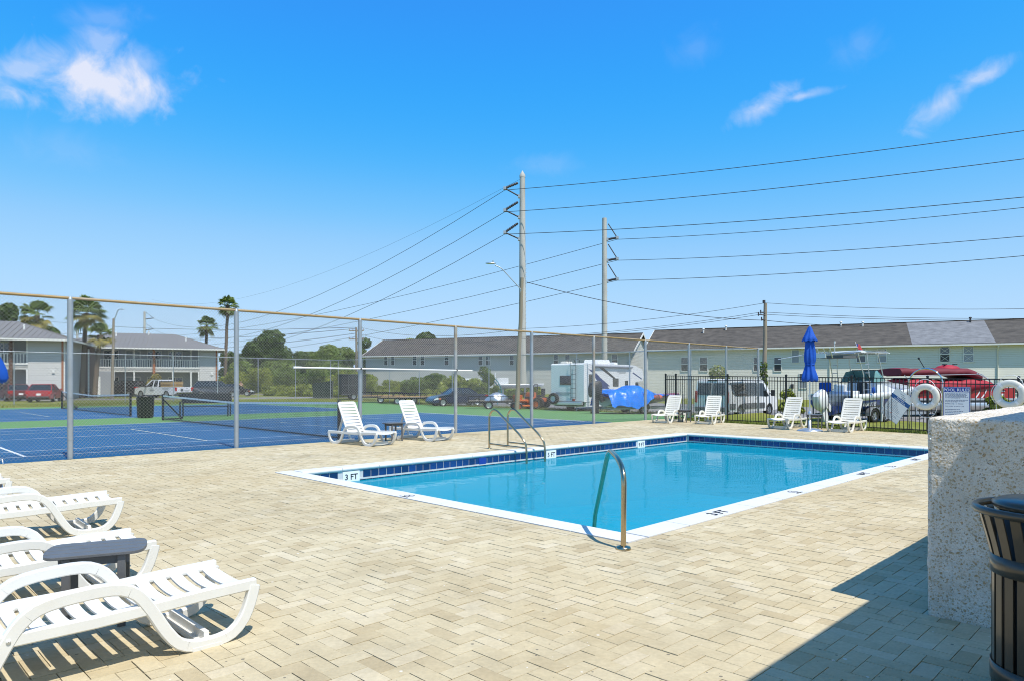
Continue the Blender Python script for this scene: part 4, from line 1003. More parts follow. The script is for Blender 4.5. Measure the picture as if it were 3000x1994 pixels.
# ------------------------------------------------------------------ litter bin in front of it
t = thing('litter_bin', 'dark metal litter bin with flared slats at the lower right corner', 'litter bin', Vector((2.69, 3.42, 0)), .4); t.scale = (1.0, 1.0, 1.07)
n = 24
for k in range(n):
    a = 2 * math.pi * k / n; e = Vector((math.cos(a), math.sin(a), 0)); s = Vector((-math.sin(a), math.cos(a), 0)); w = .048
    prof = [(.262, .03), (.262, .62), (.268, .68), (.285, .75), (.318, .872), (.33, .892)]
    b = MB(); vs = []
    for r, z in prof:
        for rr_ in (r, r - .006): vs += [e * rr_ + s * w / 2 + Vector((0, 0, z)), e * rr_ - s * w / 2 + Vector((0, 0, z))]
    fs = []
    for i in range(len(prof) - 1):
        o0, o1 = 4 * i, 4 * i + 4; fs += [(o0, o0 + 1, o1 + 1, o1), (o0 + 2, o1 + 2, o1 + 3, o0 + 3), (o0, o1, o1 + 2, o0 + 2), (o0 + 1, o0 + 3, o1 + 3, o1 + 1)]
    b.add(vs, fs); b.build('slat', M['bronze'], t)
b = MB(); b.lathe([(.332 + .019 * math.cos(q), .897 + .019 * math.sin(q)) for q in [2 * math.pi * i / 10 for i in range(10)]], n=40, close=True); b.build('rim', M['bronze'], t)
for z in (.60, .09):
    b = MB(); b.lathe([(.2655, z), (.2715, z), (.2715, z + .085), (.2655, z + .085)], n=40, close=True); b.build('band', M['bronze'], t)
b = MB(); b.lathe([(.001, .05), (.235, .05), (.24, .86), (.232, .86), (.226, .06), (.001, .06)], n=32); b.build('liner', M['dark_plastic'], t)
b = MB(); b.lathe([(.255, .905), (.262, .912), (.262, .93), (.23, .945), (.10, .953), (.001, .955)], n=36); b.build('lid', M['bronze'], t)

# ------------------------------------------------------------------ unseen roof inferred from its shadow, cut narrow and open to brighten that shade
t = thing('shade_canopy', 'unseen flat canopy standing in for the roof that shades the lower right corner', 'canopy', uv(4, -1))
EV = 2.60
M['soffit_cream'] = pm('cream_soffit', (.80, .75, .64), .7, var=.03); O_ = uv(4, -1)  # pale warm underside chosen to bounce light into the shade
b = MB(); b.slab([uv(-7, -1.7) - O_, uv(15, -1.7) - O_, uv(15, .31) - O_, uv(-7, .31) - O_], EV, EV + .16); b.build('roof', M['soffit_cream'], t)
for u in (-6.3, -1.6, 8.2, 13.6):
    b = MB(); b.box(uv(u, -1.45, EV / 2) - O_, (.14, .14, EV - .004)); b.build('post', M['trim'], t)
b = MB(); b.bar(uv(-6.9, -1.45, EV - .1) - O_, uv(14.9, -1.45, EV - .1) - O_, .14, .18); b.build('beam', M['trim'], t)
# ================================================================== VEHICLES AND BOATS
def wheel(parent, x, y, r=.33, w=.22, rimm='rim', zc_=None):
    out = 1 if y > 0 else -1; Rx = Matrix.Rotation(R_(-90 * out), 3, 'X'); z = r if zc_ is None else zc_
    b = MB(); b.lathe([(r * .62, -w / 2), (r * .95, -w / 2), (r, -w / 2 + .03), (r, w / 2 - .03), (r * .95, w / 2), (r * .62, w / 2)], (x, y, z), 20, M=Rx, close=True); o = b.build('wheel', M['tyre'], parent)
    b = MB(); b.lathe([(r * .63, w * .42), (r * .56, w * .36), (r * .5, w * .25), (r * .2, w * .34), (.001, w * .36)], (x, y, z), 20, M=Rx)
    for k in range(5):
        a = 2 * math.pi * k / 5; e = Vector((math.cos(a), math.sin(a), 0)); b.bar(Vector((x, y, z)) + Rx @ (e * r * .15 + Vector((0, 0, w * .38))), Vector((x, y, z)) + Rx @ (e * r * .58 + Vector((0, 0, w * .38))), r * .16, .02, up=(0, 1, 0))
    b.build('rim', M[rimm], o)
def arch(cx, r, zb, n=8): return [(cx + r * math.cos(math.pi * i / n), max(zb, .33 + r * math.sin(math.pi * i / n) - .02)) for i in range(n + 1)]
def car(label, loc, head, paintm, kind='sedan', L=4.7, Wd=1.82, H=1.45, name=None, group=None):
    t = thing(name or 'parked_car', label, 'car', loc, head, group); a, w = L / 2, Wd / 2; zb = .22; wx = (a - .85, -a + .95); R1 = .37
    belt = H * .635; suv = kind in ('suv', 'hatch')
    if kind == 'sedan': top = [(-a, .5), (-a + .03, belt - .08), (-a + .18, belt + .02), (-a + 1.0, belt + .04), (a - 1.45, belt + .03), (a - .5, belt - .14), (a - .10, belt - .30), (a, .45)]
    else: top = [(-a, .5), (-a + .02, belt), (-a + .25, belt + .03), (a - 1.25, belt + .03), (a - .4, belt - .08), (a - .08, belt - .24), (a, .45)]
    bot = [(a - .03, zb + .06)] + [(p, q) for p, q in arch(wx[0], R1, zb)] + [(p, q) for p, q in arch(wx[1], R1, zb)] + [(-a + .03, zb + .08)]
    P = top + bot
    ins = [(.10 if (abs(p) > a - .12) else 0) + (.03 if q > belt - .1 else 0) for p, q in P]
    b = MB(); b.prism(P, [w - i for i in ins], [-(w - i) for i in ins]); b.build('body', paintm, t, bevel=.05, seg=3)
    g0 = {'sedan': [(-a + .85, -a + 1.55), (a - 1.35, a - 2.05)], 'suv': [(-a + .16, -a + .55), (a - 1.15, a - 1.85)], 'hatch': [(-a + .2, -a + .95), (a - 1.2, a - 2.0)]}[kind]
    (x0, x1), (x3, x2) = g0; zr = H - .03
    wb_, wr_ = w - .07, w - .25
    G = [(x0, belt + .0), (x1, zr - .02), (x2, zr - .02), (x3, belt + .0)]
    b = MB(); b.prism(G, [wb_, wr_, wr_, wb_], [-wb_, -wr_, -wr_, -wb_]); b.build('windows', M['car_glass'], t, bevel=.02)
    b = MB(); k = .05
    b.prism([(x1 - .08, zr - .035), (x1 + .12, zr + .015), ((x1 + x2) / 2, H), (x2 - .2, zr + .01), (x2 + .10, zr - .045)], wr_ + .015, -wr_ - .015); b.build('roof', paintm, t, bevel=.03, seg=3)
    b = MB()
    for s in (1, -1):
        for (xa, xb_) in ((x0, x1), (x3, x2), ((x0 + x3) / 2 + .05, (x1 + x2) / 2 + .02)): b.bar((xa, s * (wb_ + .008), belt), (xb_, s * (wr_ + .008), zr - .02), .07, .05, up=(0, 1, 0))
        b.bar((x0, s * (wb_ + .01), belt + .015), (x3, s * (wb_ + .01), belt + .015), .03, .03)
    b.build('pillars', paintm, t)
    for s in (1, -1):
        b = MB(); b.prism([(a - .42, belt - .22), (a - .12, belt - .34), (a - .10, belt - .44), (a - .50, belt - .36)], s * (w - .10), s * (w + .004)); b.build('headlight', M['lamp_clear'], t, bevel=.01)
        b = MB(); b.box((a - .58, s * (w - .005), belt - .33), (.16, .03, .09)); b.build('turn_signal', M['amber'], t)
        b = MB(); b.prism([(-a - .005, belt - .25), (-a + .01, belt - .04), (-a + .28, belt - .06), (-a + .20, belt - .2)], s * (w - .32), s * (w - .0)); b.build('tail_light', M['tail_red'], t, bevel=.01)
        b = MB(); b.box((x3 - .12, s * (w + .07), belt + .08), (.10, .17, .12)); b.build('mirror', paintm, t, bevel=.03)
        b = MB()
        for dx in (-.75, .18): b.box(((x1 + x2) / 2 + dx, s * (w + .008), belt - .12), (.18, .03, .03))
        b.build('door_handle', M['dark_plastic'], t)
        b = MB()
        for dx in (-.95, .05, 1.0): b.bar(((x1 + x2) / 2 + dx, s * (w + .001), belt - .02), ((x1 + x2) / 2 + dx - .02, s * (w + .001), zb + .12), .012, .006)
        b.build('door_gap', M['dark_plastic'], t)
    b = MB(); b.box((-a + .0, 0, .40), (.10, Wd * .82, .18)); b.box((a - .02, 0, .38), (.10, Wd * .8, .16)); b.build('bumper', M['dark_plastic'] if suv else paintm, t, bevel=.04)
    b = MB(); b.box((-a - .004, 0, belt - .30 if kind != 'sedan' else .62), (.02, .32, .16)); b.build('number_plate', M['sign_white'], t)
    b = MB(); b.box((0, 0, .34), (L - .3, Wd - .35, .26)); b.build('underbody', M['dark_plastic'], t)
    for x in wx:
        for s in (1, -1): wheel(t, x, s * (w - .12))
    return t
def zgp(p): return Vector((p.x, p.y, zg(p.x, p.y)))
P_navy = paint('navy_car_paint', (.012, .022, .06)); P_red = paint('red_car_paint', (.36, .012, .012)); P_maroon = paint('maroon_car_paint', (.14, .012, .014)); P_black = paint('black_car_paint', (.012, .012, .014)); P_grey = paint('dark_grey_car_paint', (.045, .05, .058)); P_white = paint('white_car_paint', (.74, .74, .75))
car('dark blue sedan parked nose left behind the far chain link fence', zgp(at(1052, 55.2)), R_(207), P_navy, 'sedan', 4.7, 1.82, 1.47)
car('bright red hatchback seen from behind in front of the left apartment house', zgp(at(104, 57.0)), R_(112), P_red, 'hatch', 4.2, 1.8, 1.48)
car('maroon car at the left edge beside the red hatchback', zgp(at(30, 59.5)), R_(140), P_maroon, 'hatch', 4.4, 1.82, 1.45)
car('black SUV parked behind the white pickup, left of it', zgp(at(283, 77.5)), R_(170), P_black, 'suv', 4.9, 1.95, 1.80)
car('dark grey SUV parked right of the white pickup', zgp(at(497, 74.0)), R_(25), P_grey, 'suv', 4.8, 1.92, 1.76)
car('dark car mostly hidden behind the second tall fence post', zgp(at(540, 80.0)), R_(15), P_black, 'sedan', 4.6, 1.82, 1.45)

# white work pickup
t = thing('pickup_truck', 'white lettered work pickup with a stack of pine boards in its bed', 'pickup truck', zgp(at(376, 71.6)), R_(155)); L, w = 6.1, 1.0; a = L / 2
wx = (a - .95, -a + 1.35)
P = [(-a, .55), (-a, 1.10), (-.42, 1.12), (-.40, 1.16), (a - 1.7, 1.14), (a - .35, 1.05), (a - .05, .92), (a, .5), (a - .02, .38)] + arch(wx[0], .43, .32) + arch(wx[1], .43, .32) + [(-a + .03, .42)]
b = MB(); b.prism(P, w, -w); b.build('body', P_white, t, bevel=.04, seg=3)
b = MB(); b.slab([(-a + .06, -w + .08), (-.5, -w + .08), (-.5, w - .08), (-a + .06, w - .08)], 1.115, 1.122); b.build('bed_floor', M['dark_plastic'], t)
b = MB(); b.prism([(-.46, 1.12), (-.36, 1.80), (.62, 1.82), (1.48, 1.12)], [w - .05, w - .2, w - .2, w - .05], [-w + .05, -w + .2, -w + .2, -w + .05]); b.build('windows', M['car_glass'], t)
b = MB(); b.prism([(-.40, 1.79), (-.30, 1.86), (.50, 1.87), (.68, 1.79)], w - .18, -w + .18); b.build('roof', P_white, t, bevel=.03)
b = MB()
for s in (1, -1):
    for xa, xb_ in ((-.44, -.36), (.30, .24), (1.47, .63)): b.bar((xa, s * (w - .04), 1.13), (xb_, s * (w - .19), 1.80), .10, .05, up=(0, 1, 0))
b.build('pillars', P_white, t)
for s in (1, -1):
    b = MB(); b.box((-a + .04, s * (w - .07), .90), (.12, .17, .36)); b.build('tail_light', M['tail_red'], t)
    b = MB(); b.box((a - .12, s * (w - .2), .86), (.2, .36, .2)); b.build('headlight', M['lamp_clear'], t, bevel=.02)
    b = MB(); b.box((1.25, s * (w + .12), 1.20), (.12, .22, .22)); b.build('mirror', M['dark_plastic'], t)
b = MB(); b.box((-a - .06, 0, .50), (.14, 1.9, .18)); b.build('bumper', M['chrome'], t)
b = MB(); b.add([(-a - .006, .45, .82), (-a - .006, .25, 1.02), (-a - .006, .05, .82), (-a - .006, .25, .62)], [(0, 1, 2, 3)]); b.build('diamond_decal', M['rv_black'], t, recalc=False)
b = MB()
for (yy, zz, ww, hh) in ((-.35, .98, .30, .05), (-.35, .80, .62, .06), (-.35, .70, .5, .045)): b.box((-a - .004, yy, zz), (.006, ww, hh))
b.build('tailgate_print', M['grey_print'], t)
for (xx, zz, ww, hh) in ((.45, .92, .5, .07), (.45, .78, .62, .1), (.45, .64, .5, .05), (-1.6, .96, 1.1, .07), (-1.6, .85, .8, .05), (.45, 1.05, .2, .1)): b = MB(); b.box((xx, w + .004, zz), (ww, .006, hh)); b.build('door_lettering', M['grey_print'], t)
for x in wx:
    for s in (1, -1): wheel(t, x, s * (w - .13), .40, .26)
t2 = thing('board_stack', 'stack of pale pine boards and pallets in the bed of the white pickup', 'lumber', t.location + Vector((0, 0, 1.125)), R_(155))
for k in range(4):
    b = MB(); b.box((-1.3, 0, .07 + .145 * k), (1.5, 1.5, .07)); b.build('board', M['pine_wood'], t2)
    for x in (-1.9, -1.3, -.7):
        b = MB(); b.box((x, 0, .018 + .145 * k), (.09, 1.45, .034) if k == 0 else (.09, 1.45, .072)); b.build('bearer', M['pine_wood'], t2)

# white passenger van
def van(label, rr_corner, head, hidden=False):
    L, w, H = 5.5, 1.03, 2.08
    c = Vector((math.cos(head), math.sin(head), 0)); left = Vector((-c.y, c.x, 0)); ctr = Vector(rr_corner) + c * L / 2 + left * w
    t = thing('passenger_van', label, 'van', zgp(ctr), head); a = L / 2; wx = (a - .95, -a + 1.25)
    P = [(-a, .45), (-a - .0, 1.1), (-a + .10, 2.0), (-a + .25, H), (a - 1.9, H), (a - 1.55, H - .06), (a - .72, 1.30), (a - .12, 1.08), (a, .85), (a, .35)] + arch(wx[0], .42, .28) + arch(wx[1], .42, .28) + [(-a + .04, .36)]
    ins = [.12 if q > 1.9 else (.03 if q > 1.2 else 0) for p, q in P]
    b = MB(); b.prism(P, [w - i for i in ins], [-(w - i) for i in ins]); b.build('body', P_white, t, bevel=.06, seg=3)
    for s in (1, -1):
        def yy(z): return s * (w - .03 - .09 * max(0, (z - 1.3) / .75) + .014)
        def pane(n, Q, m='car_glass'):
            b = MB(); A = [Vector((x, yy(z), z)) for x, z in Q]; Bq = [Vector((x, yy(z) - s * .03, z)) for x, z in Q]; k = len(Q)
            b.add(A + Bq, [tuple(range(k)), tuple(range(2 * k - 1, k - 1, -1))] + [(i, (i + 1) % k, k + (i + 1) % k, k + i) for i in range(k)]); b.build(n, M[m], t)
        pane('side_window', [(-a + .42, 1.36), (-a + .30, 1.86), (-a + 1.72, 1.88), (-a + 1.72, 1.18), (-a + .75, 1.18)]); pane('side_window', [(-a + 1.78, 1.18), (-a + 1.78, 1.88), (-a + 3.2, 1.88), (-a + 3.2, 1.18)])
        pane('front_door_window', [(a - 2.16, 1.16), (a - 2.16, 1.86), (a - 1.62, 1.86), (a - .98, 1.12), (a - 1.35, 1.10)])
        b = MB(); b.box((-.1, s * (w + .012), .62), (L - 2.9, .03, .30)); b.box((-a + .35, s * (w + .012), .62), (.6, .03, .30)); b.build('grey_cladding', M['grey_plastic'], t, bevel=.01)
        b = MB(); b.box((-a - .01, s * (w - .10), 1.12), (.05, .14, .62)); b.build('tail_light', M['tail_red'], t, bevel=.02)
        b = MB(); b.box((a - .95, s * (w + .18), 1.30), (.10, .20, .34)); b.box((a - .99, s * (w + .08), 1.25), (.06, .2, .06)); b.build('mirror', M['dark_plastic'], t, bevel=.03)
        b = MB(); b.box((a - 2.35, s * (w + .01), 1.05), (.2, .03, .05)); b.build('door_handle', M['dark_plastic'], t)
    for s in (1, -1):
        b = MB(); b.prism([(-a - .002, 1.22), (-a + .065, 1.84)], 0, 1) if False else b.add([(-a - .012, s * .06, 1.22), (-a - .012, s * .86, 1.22), (-a + .075, s * .82, 1.86), (-a + .075, s * .06, 1.86)], [(0, 1, 2, 3)]); b.build('rear_window', M['car_glass'], t)
    b = MB(); b.box((-a - .03, 0, .46), (.14, 1.95, .26)); b.build('rear_bumper', M['grey_plastic'], t, bevel=.04)
    b = MB(); b.box((-a - .006, 0, 1.15), (.02, .014, 1.5)); b.box((-a - .012, .2, .95), (.02, .34, .14)); b.build('rear_door_gap', M['dark_plastic'], t)
    b = MB(); b.box((-a + .12, 0, 1.99), (.08, .55, .035)); b.build('brake_lamp', M['dark_plastic'], t)
    for x in wx:
        for s in (1, -1): wheel(t, x, s * (w - .13), .36, .24)
    return t
van('white passenger van with dark windows parked behind the black fence', at(1680, 36.2), math.atan2(.69, .72))
van('white van mostly hidden by bushes in front of the grey townhouses', at(1040, 80.0), math.atan2(.2, 1))

# motorhome
c0 = at(1345, 44.5); hd = math.atan2(.79, .61); fw = Vector((math.cos(hd), math.sin(hd), 0)); lf = Vector((-fw.y, fw.x, 0))
t = thing('motorhome', 'white motorhome with navy swoosh stripes, seen from its rear corner', 'motorhome', zgp(c0 + lf * 1.27), hd); w, H = 1.27, 3.12
b = MB(); b.prism([(0, .62), (0, H - .05), (.08, H), (6.9, H), (7.0, H - .02), (8.15, H - .28), (8.35, 2.3), (8.2, 1.98), (7.05, 1.92), (7.0, .62)], w, -w); b.build('body', M['rv_panel'], t, bevel=.06, seg=3)
b = MB(); b.prism([(7.002, .45), (7.002, 1.915), (7.75, 1.90), (8.25, 1.28), (9.15, 1.12), (9.3, .8), (9.3, .42)], w - .16, -w + .16); b.build('cab', P_white, t, bevel=.05)
b = MB(); b.prism([(7.2, 1.3), (7.2, 1.84), (7.7, 1.84), (8.1, 1.3)], w - .155, -w + .155); b.build('cab_window', M['car_glass'], t)
b = MB(); b.box((3.5, 0, .50), (6.7, 2.2, .3)); b.build('underbody', M['dark_plastic'], t)
b = MB(); b.prism([(.3, .60), (.3, .30), (4.9, .30), (4.9, .60)], w - .02, -w + .02); b.build('skirt', M['rv_panel'], t)
b = MB(); b.box((-.006, .15, 2.02), (.03, .86, .62)); b.build('rear_window', M['car_glass'], t, bevel=.04)
b = MB(); b.box((-.08, 0, .52), (.18, 2.4, .2)); b.build('rear_bumper', M['alu'], t, bevel=.03)
# spare wheel, ladder, roof gear, awning
Ry = Matrix.Rotation(R_(-90), 3, 'Y')
b = MB(); b.lathe([(.2, -.1), (.34, -.12), (.38, -.07), (.38, .07), (.34, .12), (.2, .1)], (-.20, .95, .82), 20, M=Ry, close=True); sp = b.build('spare_wheel', M['tyre'], t)
b = MB(); b.lathe([(.22, .06), (.16, .02), (.08, .05), (.001, .06)], (-.22, .95, .82), 16, M=Ry); b.build('rim', M['rim'], sp)
b = MB()
for y in (-.72, -.34): b.tube(round_path([(-.10, y, .75), (-.10, y, H + .25), (.35, y, H + .25), (.4, y, H - .01)], .12, 4), .018, 6)
for k in range(8): b.cyl((-.10, -.72, .9 + .3 * k), (-.10, -.34, .9 + .3 * k), .014, n=6)
b.build('ladder', M['dark_plastic'], t, recalc=False)
b = MB(); b.box((.75, .55, H + .07), (.7, .55, .16)); b.build('roof_vent', M['siding_cream'], t, bevel=.06)
b = MB(); b.prism([(2.9, H), (3.05, H + .32), (4.5, H + .34), (4.75, H)], .55, -.55); b.build('air_conditioner', M['white'], t, bevel=.06)
b = MB(); b.box((6.2, .1, H + .10), (.55, .5, .2)); b.build('roof_vent', M['white'], t, bevel=.05)
b = MB(); b.cyl((1.0, -w - .07, H - .16), (6.4, -w - .07, H - .16), .085, n=10); b.build('awning', M['siding_bluegrey'], t)
for k, (xs, m) in enumerate((([(.55, 2.75), (.9, 2.72), (3.4, 1.62), (3.0, 1.62)], 'rv_navy'), ([(1.15, 2.42), (1.55, 2.5), (3.3, 1.45), (2.3, 1.45)], 'rv_navy'), ([(1.7, 2.95), (2.3, 2.95), (4.6, 1.98), (4.35, 1.95)], 'rv_black'), ([(6.6, 2.55), (6.7, 2.62), (8.1, 2.15), (8.05, 2.1)], 'rv_navy'), ([(1.0, 1.45), (1.3, 1.45), (2.6, .72), (2.4, .72)], 'rv_black'), ([(2.2, 1.4), (2.5, 1.42), (3.3, .95), (3.1, .95)], 'rv_navy'))):
    for s in (-1,):
        b = MB(); b.prism(xs, s * (w - .01), s * (w + .004 + .001 * k)); b.build('swoosh_decal', M[m], t)
for (x, z, dx, dz) in ((.95, 2.02, .66, .80), (4.15, 1.88, .80, .56), (5.7, 1.8, .45, .4)):
    b = MB(); b.box((x, -w - .006, z), (dx, .03, dz)); b.build('side_window', M['car_glass'], t, bevel=.03)
b = MB(); b.box((5.0, -w - .004, 2.62), (1.2, .008, .06)); b.box((5.1, -w - .004, 2.52), (.9, .008, .03)); b.box((-.004, .3, 1.20), (.008, 1.2, .07)); b.box((-.004, .2, 1.08), (.008, .7, .06)); b.box((-.004, .75, 1.09), (.008, .5, .02)); b.build('maker_lettering', M['grey_print'], t)
b = MB(); b.box((-.012, -.5, .75), (.02, .2, .14)); b.build('tail_light', M['tail_red'], t)
for x in (2.1, 8.2):
    for s in (1, -1): wheel(t, x, s * (w - .18 if x < 5 else w - .28), .40, .28)

# ------------------------------------------------------------------ boats
def hull_sections(L, B, keel, gun, stations, flare=.7, n=7, bow_rise=.35, sheer=.25):
    """half sections from transom x=0 to bow x=L: list of rings (port gunwale round the keel to starboard)"""
    S = []
    for s in stations:
        f = s ** 2.2; bw = B / 2 * max(.02, (1 - f) ** .62); kz = keel + bow_rise * s ** 3 * 1.8; gz = gun + sheer * s ** 1.5; x = L * s
        ch = keel + (gun - keel) * .38 + bow_rise * s ** 2.5
        half = [(bw, gz), (bw * .99, (gz + ch) / 2 + .02), (bw * (flare + .12 * (1 - s)), ch), (bw * .45, (ch + kz) / 2 * .98), (0, kz)]
        ring = [Vector((x, y, z)) for y, z in half] + [Vector((x, -y, z)) for y, z in reversed(half[:-1])]
        S.append(ring)
    return S
def trailer(t, x0, x1, zt, axles, tw=1.0):
    b = MB()
    for s in (1, -1): b.bar((x0, s * .75, zt), (x1 - 1.6, s * .75, zt), .07, .12); b.bar((x1 - 1.6, s * .75, zt), (x1, 0, zt - .05), .07, .12)
    for x in np.linspace(x0 + .2, x1 - 1.8, 4): b.bar((x, -.75, zt), (x, .75, zt), .07, .08)
    b.bar((x1 - .9, 0, zt), (x1 - .9, 0, zt + .8), .06, .06); b.cyl((x1 - .25, 0, .0), (x1 - .25, 0, zt + .3), .03, n=6)
    for s in (1, -1): b.bar((x0 + .3, s * .5, zt + .1), (x0 + 2.8, s * .5, zt + .14), .10, .06); b.bar((x0 + .1, s * .95, zt), (x0 + .1, s * .95, zt + .9), .05, .05)
    b.build('trailer_frame', M['galv'], t)
    for x in axles:
        for s in (1, -1):
            wheel(t, x, s * tw, .31, .2)
            b = MB(); P = [(.42 * math.cos(a), .31 + .42 * math.sin(a)) for a in [math.pi * i / 8 for i in range(9)]] + [(.38 * math.cos(a), .31 + .38 * math.sin(a)) for a in [math.pi * i / 8 for i in range(8, -1, -1)]]
            b.prism([(x + p, q) for p, q in P], s * tw - .13, s * tw + .13); b.build('mudguard', M['alu'], t)
def outboard(t, x, y, z, mc, leg, sc=1.0, tilt=0):
    Rt = Matrix.Translation((x, y, z)) @ Matrix.Rotation(R_(tilt), 4, 'Y') @ Matrix.Scale(sc, 4)
    b = MB()
    secs = []
    for zz, lx, ly in ((.0, .30, .17), (.12, .36, .21), (.42, .38, .22), (.62, .33, .20), (.70, .22, .13)):
        secs.append([Rt @ Vector((-.25 + lx * math.copysign(abs(math.cos(a)) ** .5, math.cos(a)) * (1 if math.cos(a) < 0 else .7), ly * math.copysign(abs(math.sin(a)) ** .5, math.sin(a)), zz + .05 * math.cos(a))) for a in [2 * math.pi * i / 20 for i in range(20)]])
    b.loft(secs); o = b.build('outboard_cowl', mc, t); o.data.set_sharp_from_angle(angle=R_(38))
    b = MB(); b.loft([[Rt @ Vector((-.25 + dx, dy, zz)) for dx, dy in ((-.14 * k, -.06), (.12 * k, -.06), (.12 * k, .06), (-.14 * k, .06))] for zz, k in ((.0, 1.2), (-.5, 1.0), (-.75, .8))], False)
    b.loft([[Rt @ Vector((-.28 + dx, dy, zz)) for dx, dy in ((-.26 * k, -.03 * k), (.2 * k, -.03 * k), (.2 * k, .03 * k), (-.26 * k, .03 * k))] for zz, k in ((-.70, 1), (-.74, 1), (-.86, .7), (-1.02, .35))], False)
    b.tube([Rt @ Vector((-.52, 0, -.86)), Rt @ Vector((-.1, 0, -.86))], .06, 8)
    for k in range(3):
        a = 2 * math.pi * k / 3; b.bar(Rt @ Vector((-.53, 0, -.86)), Rt @ Vector((-.54, .17 * math.cos(a), -.86 + .17 * math.sin(a))), .12, .015)
    b.bar(Rt @ Vector((-.05, 0, .05)), Rt @ Vector((.12, 0, -.25)), .2, .25); b.build('outboard_leg', leg, t)
ST = [0, .12, .25, .4, .55, .68, .8, .9, .97, 1.0]
# fishing boat
s0 = at(1912, 33.0); hd = math.atan2(.45, .89)
t = thing('fishing_boat', 'white fishing boat with blue hull, T-top and white outboard on a trailer', 'boat', zgp(s0), hd); L = 6.3
secs = hull_sections(L, 2.4, .30, 1.26, ST, sheer=.34)
b = MB(); b.loft([[Vector((p.x, p.y, min(p.z, 99))) for p in r] for r in secs]); hull = b.build('hull', M['gel_blue'], t)
b = MB(); up_ = []
for r in secs:
    g = r[0]; bw = g.y; up_.append([Vector((g.x, bw * q, g.z + dz)) for q, dz in ((1.01, -.24), (1.03, -.02), (1.01, .06), (.80, .07), (.78, -.5), (-.78, -.5), (-.80, .07), (-1.01, .06), (-1.03, -.02), (-1.01, -.24))])
b.loft(up_); b.build('deck', M['gel_white'], t)
b = MB(); b.prism([(2.1, .95), (2.15, 1.65), (2.6, 1.75), (5.1, 1.46), (5.5, 1.22), (5.5, .98)], [.85, .8, .8, .55, .3, .3], [-.85, -.8, -.8, -.55, -.3, -.3]); b.build('cabin', M['gel_white'], t, bevel=.05)
b = MB(); b.add([(2.02, -.35, .92), (2.02, .2, .92), (2.06, .2, 1.62), (2.06, -.35, 1.62)], [(0, 1, 2, 3)]); b.build('cabin_door', M['dark_plastic'], t, recalc=False)
b = MB(); A = [(2.1, -.88, 1.66), (2.1, .88, 1.66), (2.75, .80, 1.75), (2.75, -.80, 1.75)]; Tp = [(2.35, -.72, 2.22), (2.35, .72, 2.22)]
b.add([(2.78, -.8, 1.74), (2.78, .8, 1.74), (2.35, .68, 2.24), (2.35, -.68, 2.24)], [(0, 1, 2, 3)]); b.add([(2.78, -.8, 1.74), (1.75, -.92, 1.62), (2.0, -.80, 2.16), (2.35, -.68, 2.24)], [(0, 1, 2, 3)]); b.add([(2.78, .8, 1.74), (1.75, .92, 1.62), (2.0, .80, 2.16), (2.35, .68, 2.24)], [(0, 1, 2, 3)]); b.build('windscreen', M['teal_glass'], t, recalc=False)
b = MB()
for y in (-.68, 0, .68): b.bar((2.79, y * 1.15, 1.74), (2.36, y, 2.25), .04, .03)
b.bar((2.36, -.7, 2.245), (2.36, .7, 2.245), .04, .035); b.build('windscreen_frame', M['dark_plastic'], t)
b = MB()
for s in (1, -1):
    for x0, x1 in ((1.1, .75), (2.5, 2.2)): b.tube([(x0, s * .88, 1.05), (x0, s * .86, 2.0), (x1, s * .80, 3.05)], .026, 6)
    b.tube([(1.6, s * .88, 1.05), (1.45, s * .86, 2.3), (1.4, s * .8, 3.08)], .022, 6); b.tube([(-.9, s * .82, 3.00), (.4, s * .82, 3.10), (2.9, s * .80, 3.08)], .026, 6)
    for k in range(4): b.cyl((1.12 + .02 * k, s * .88, 1.3 + .4 * k), (1.62 - .05 * k, s * .88, 1.3 + .4 * k), .016, n=6)
for x in (-.85, -.2, .5, 1.2, 2.0, 2.8): b.cyl((x, -.82, 3.02), (x, .82, 3.02), .02, n=6)
for y in (-.7, -.35, 0, .35, .7): b.cyl((-.85, y, 2.78), (-1.05, y, 3.22), .028, n=6)
b.tube([(-.9, .82, 2.98), (-2.6, .9, 2.72)], .018, 6); b.build('t_top_frame', M['alu'], t, recalc=False)
b = MB(); b.box((.35, 0, 2.86), (1.1, 1.5, .14)); b.build('rod_rack', M['grey_plastic'], t)
b = MB(); b.prism([(.9, 3.10), (1.0, 3.16), (2.6, 3.20), (3.4, 3.10), (3.4, 3.06), (.9, 3.06)], [.88, .86, .86, .6, .6, .88], [-.88, -.86, -.86, -.6, -.6, -.88]); b.build('canopy', M['gel_white'], t, bevel=.02)
b = MB(); b.cyl((-.2, -.3, 3.0), (-.2, -.3, 3.5), .018, n=6); b.cyl((-.2, -.3, 3.48), (-.2, -.3, 3.58), .035, n=6); b.cyl((1.7, -.2, 3.15), (1.34, -.24, 3.58), .012, n=6); b.build('antenna', M['white'], t)
b = MB(); b.box((-1.0, 0, 2.88), (.02, .9, .2)); b.build('lamp_bar', M['white'], t)
b = MB(); vs = [Vector((1.62, -.2, 3.22)), Vector((1.38, -.235, 3.52)), Vector((1.50, -.36, 3.47)), Vector((1.74, -.34, 3.2))]; b.add(vs, [(0, 1, 2, 3)]); fl = b.build('flag', M['red_print'], t, recalc=False)
b = MB(); b.add([vs[1] + Vector((0, -.004, .0)), vs[1].lerp(vs[0], .5) + Vector((0, -.004, 0)), (vs[1].lerp(vs[0], .5)).lerp(vs[2].lerp(vs[3], .5), .5) + Vector((0, -.004, 0)), vs[1].lerp(vs[2], .5) + Vector((0, -.004, 0))], [(0, 1, 2, 3)]); b.build('flag_canton', M['blue_print'], fl, recalc=False)
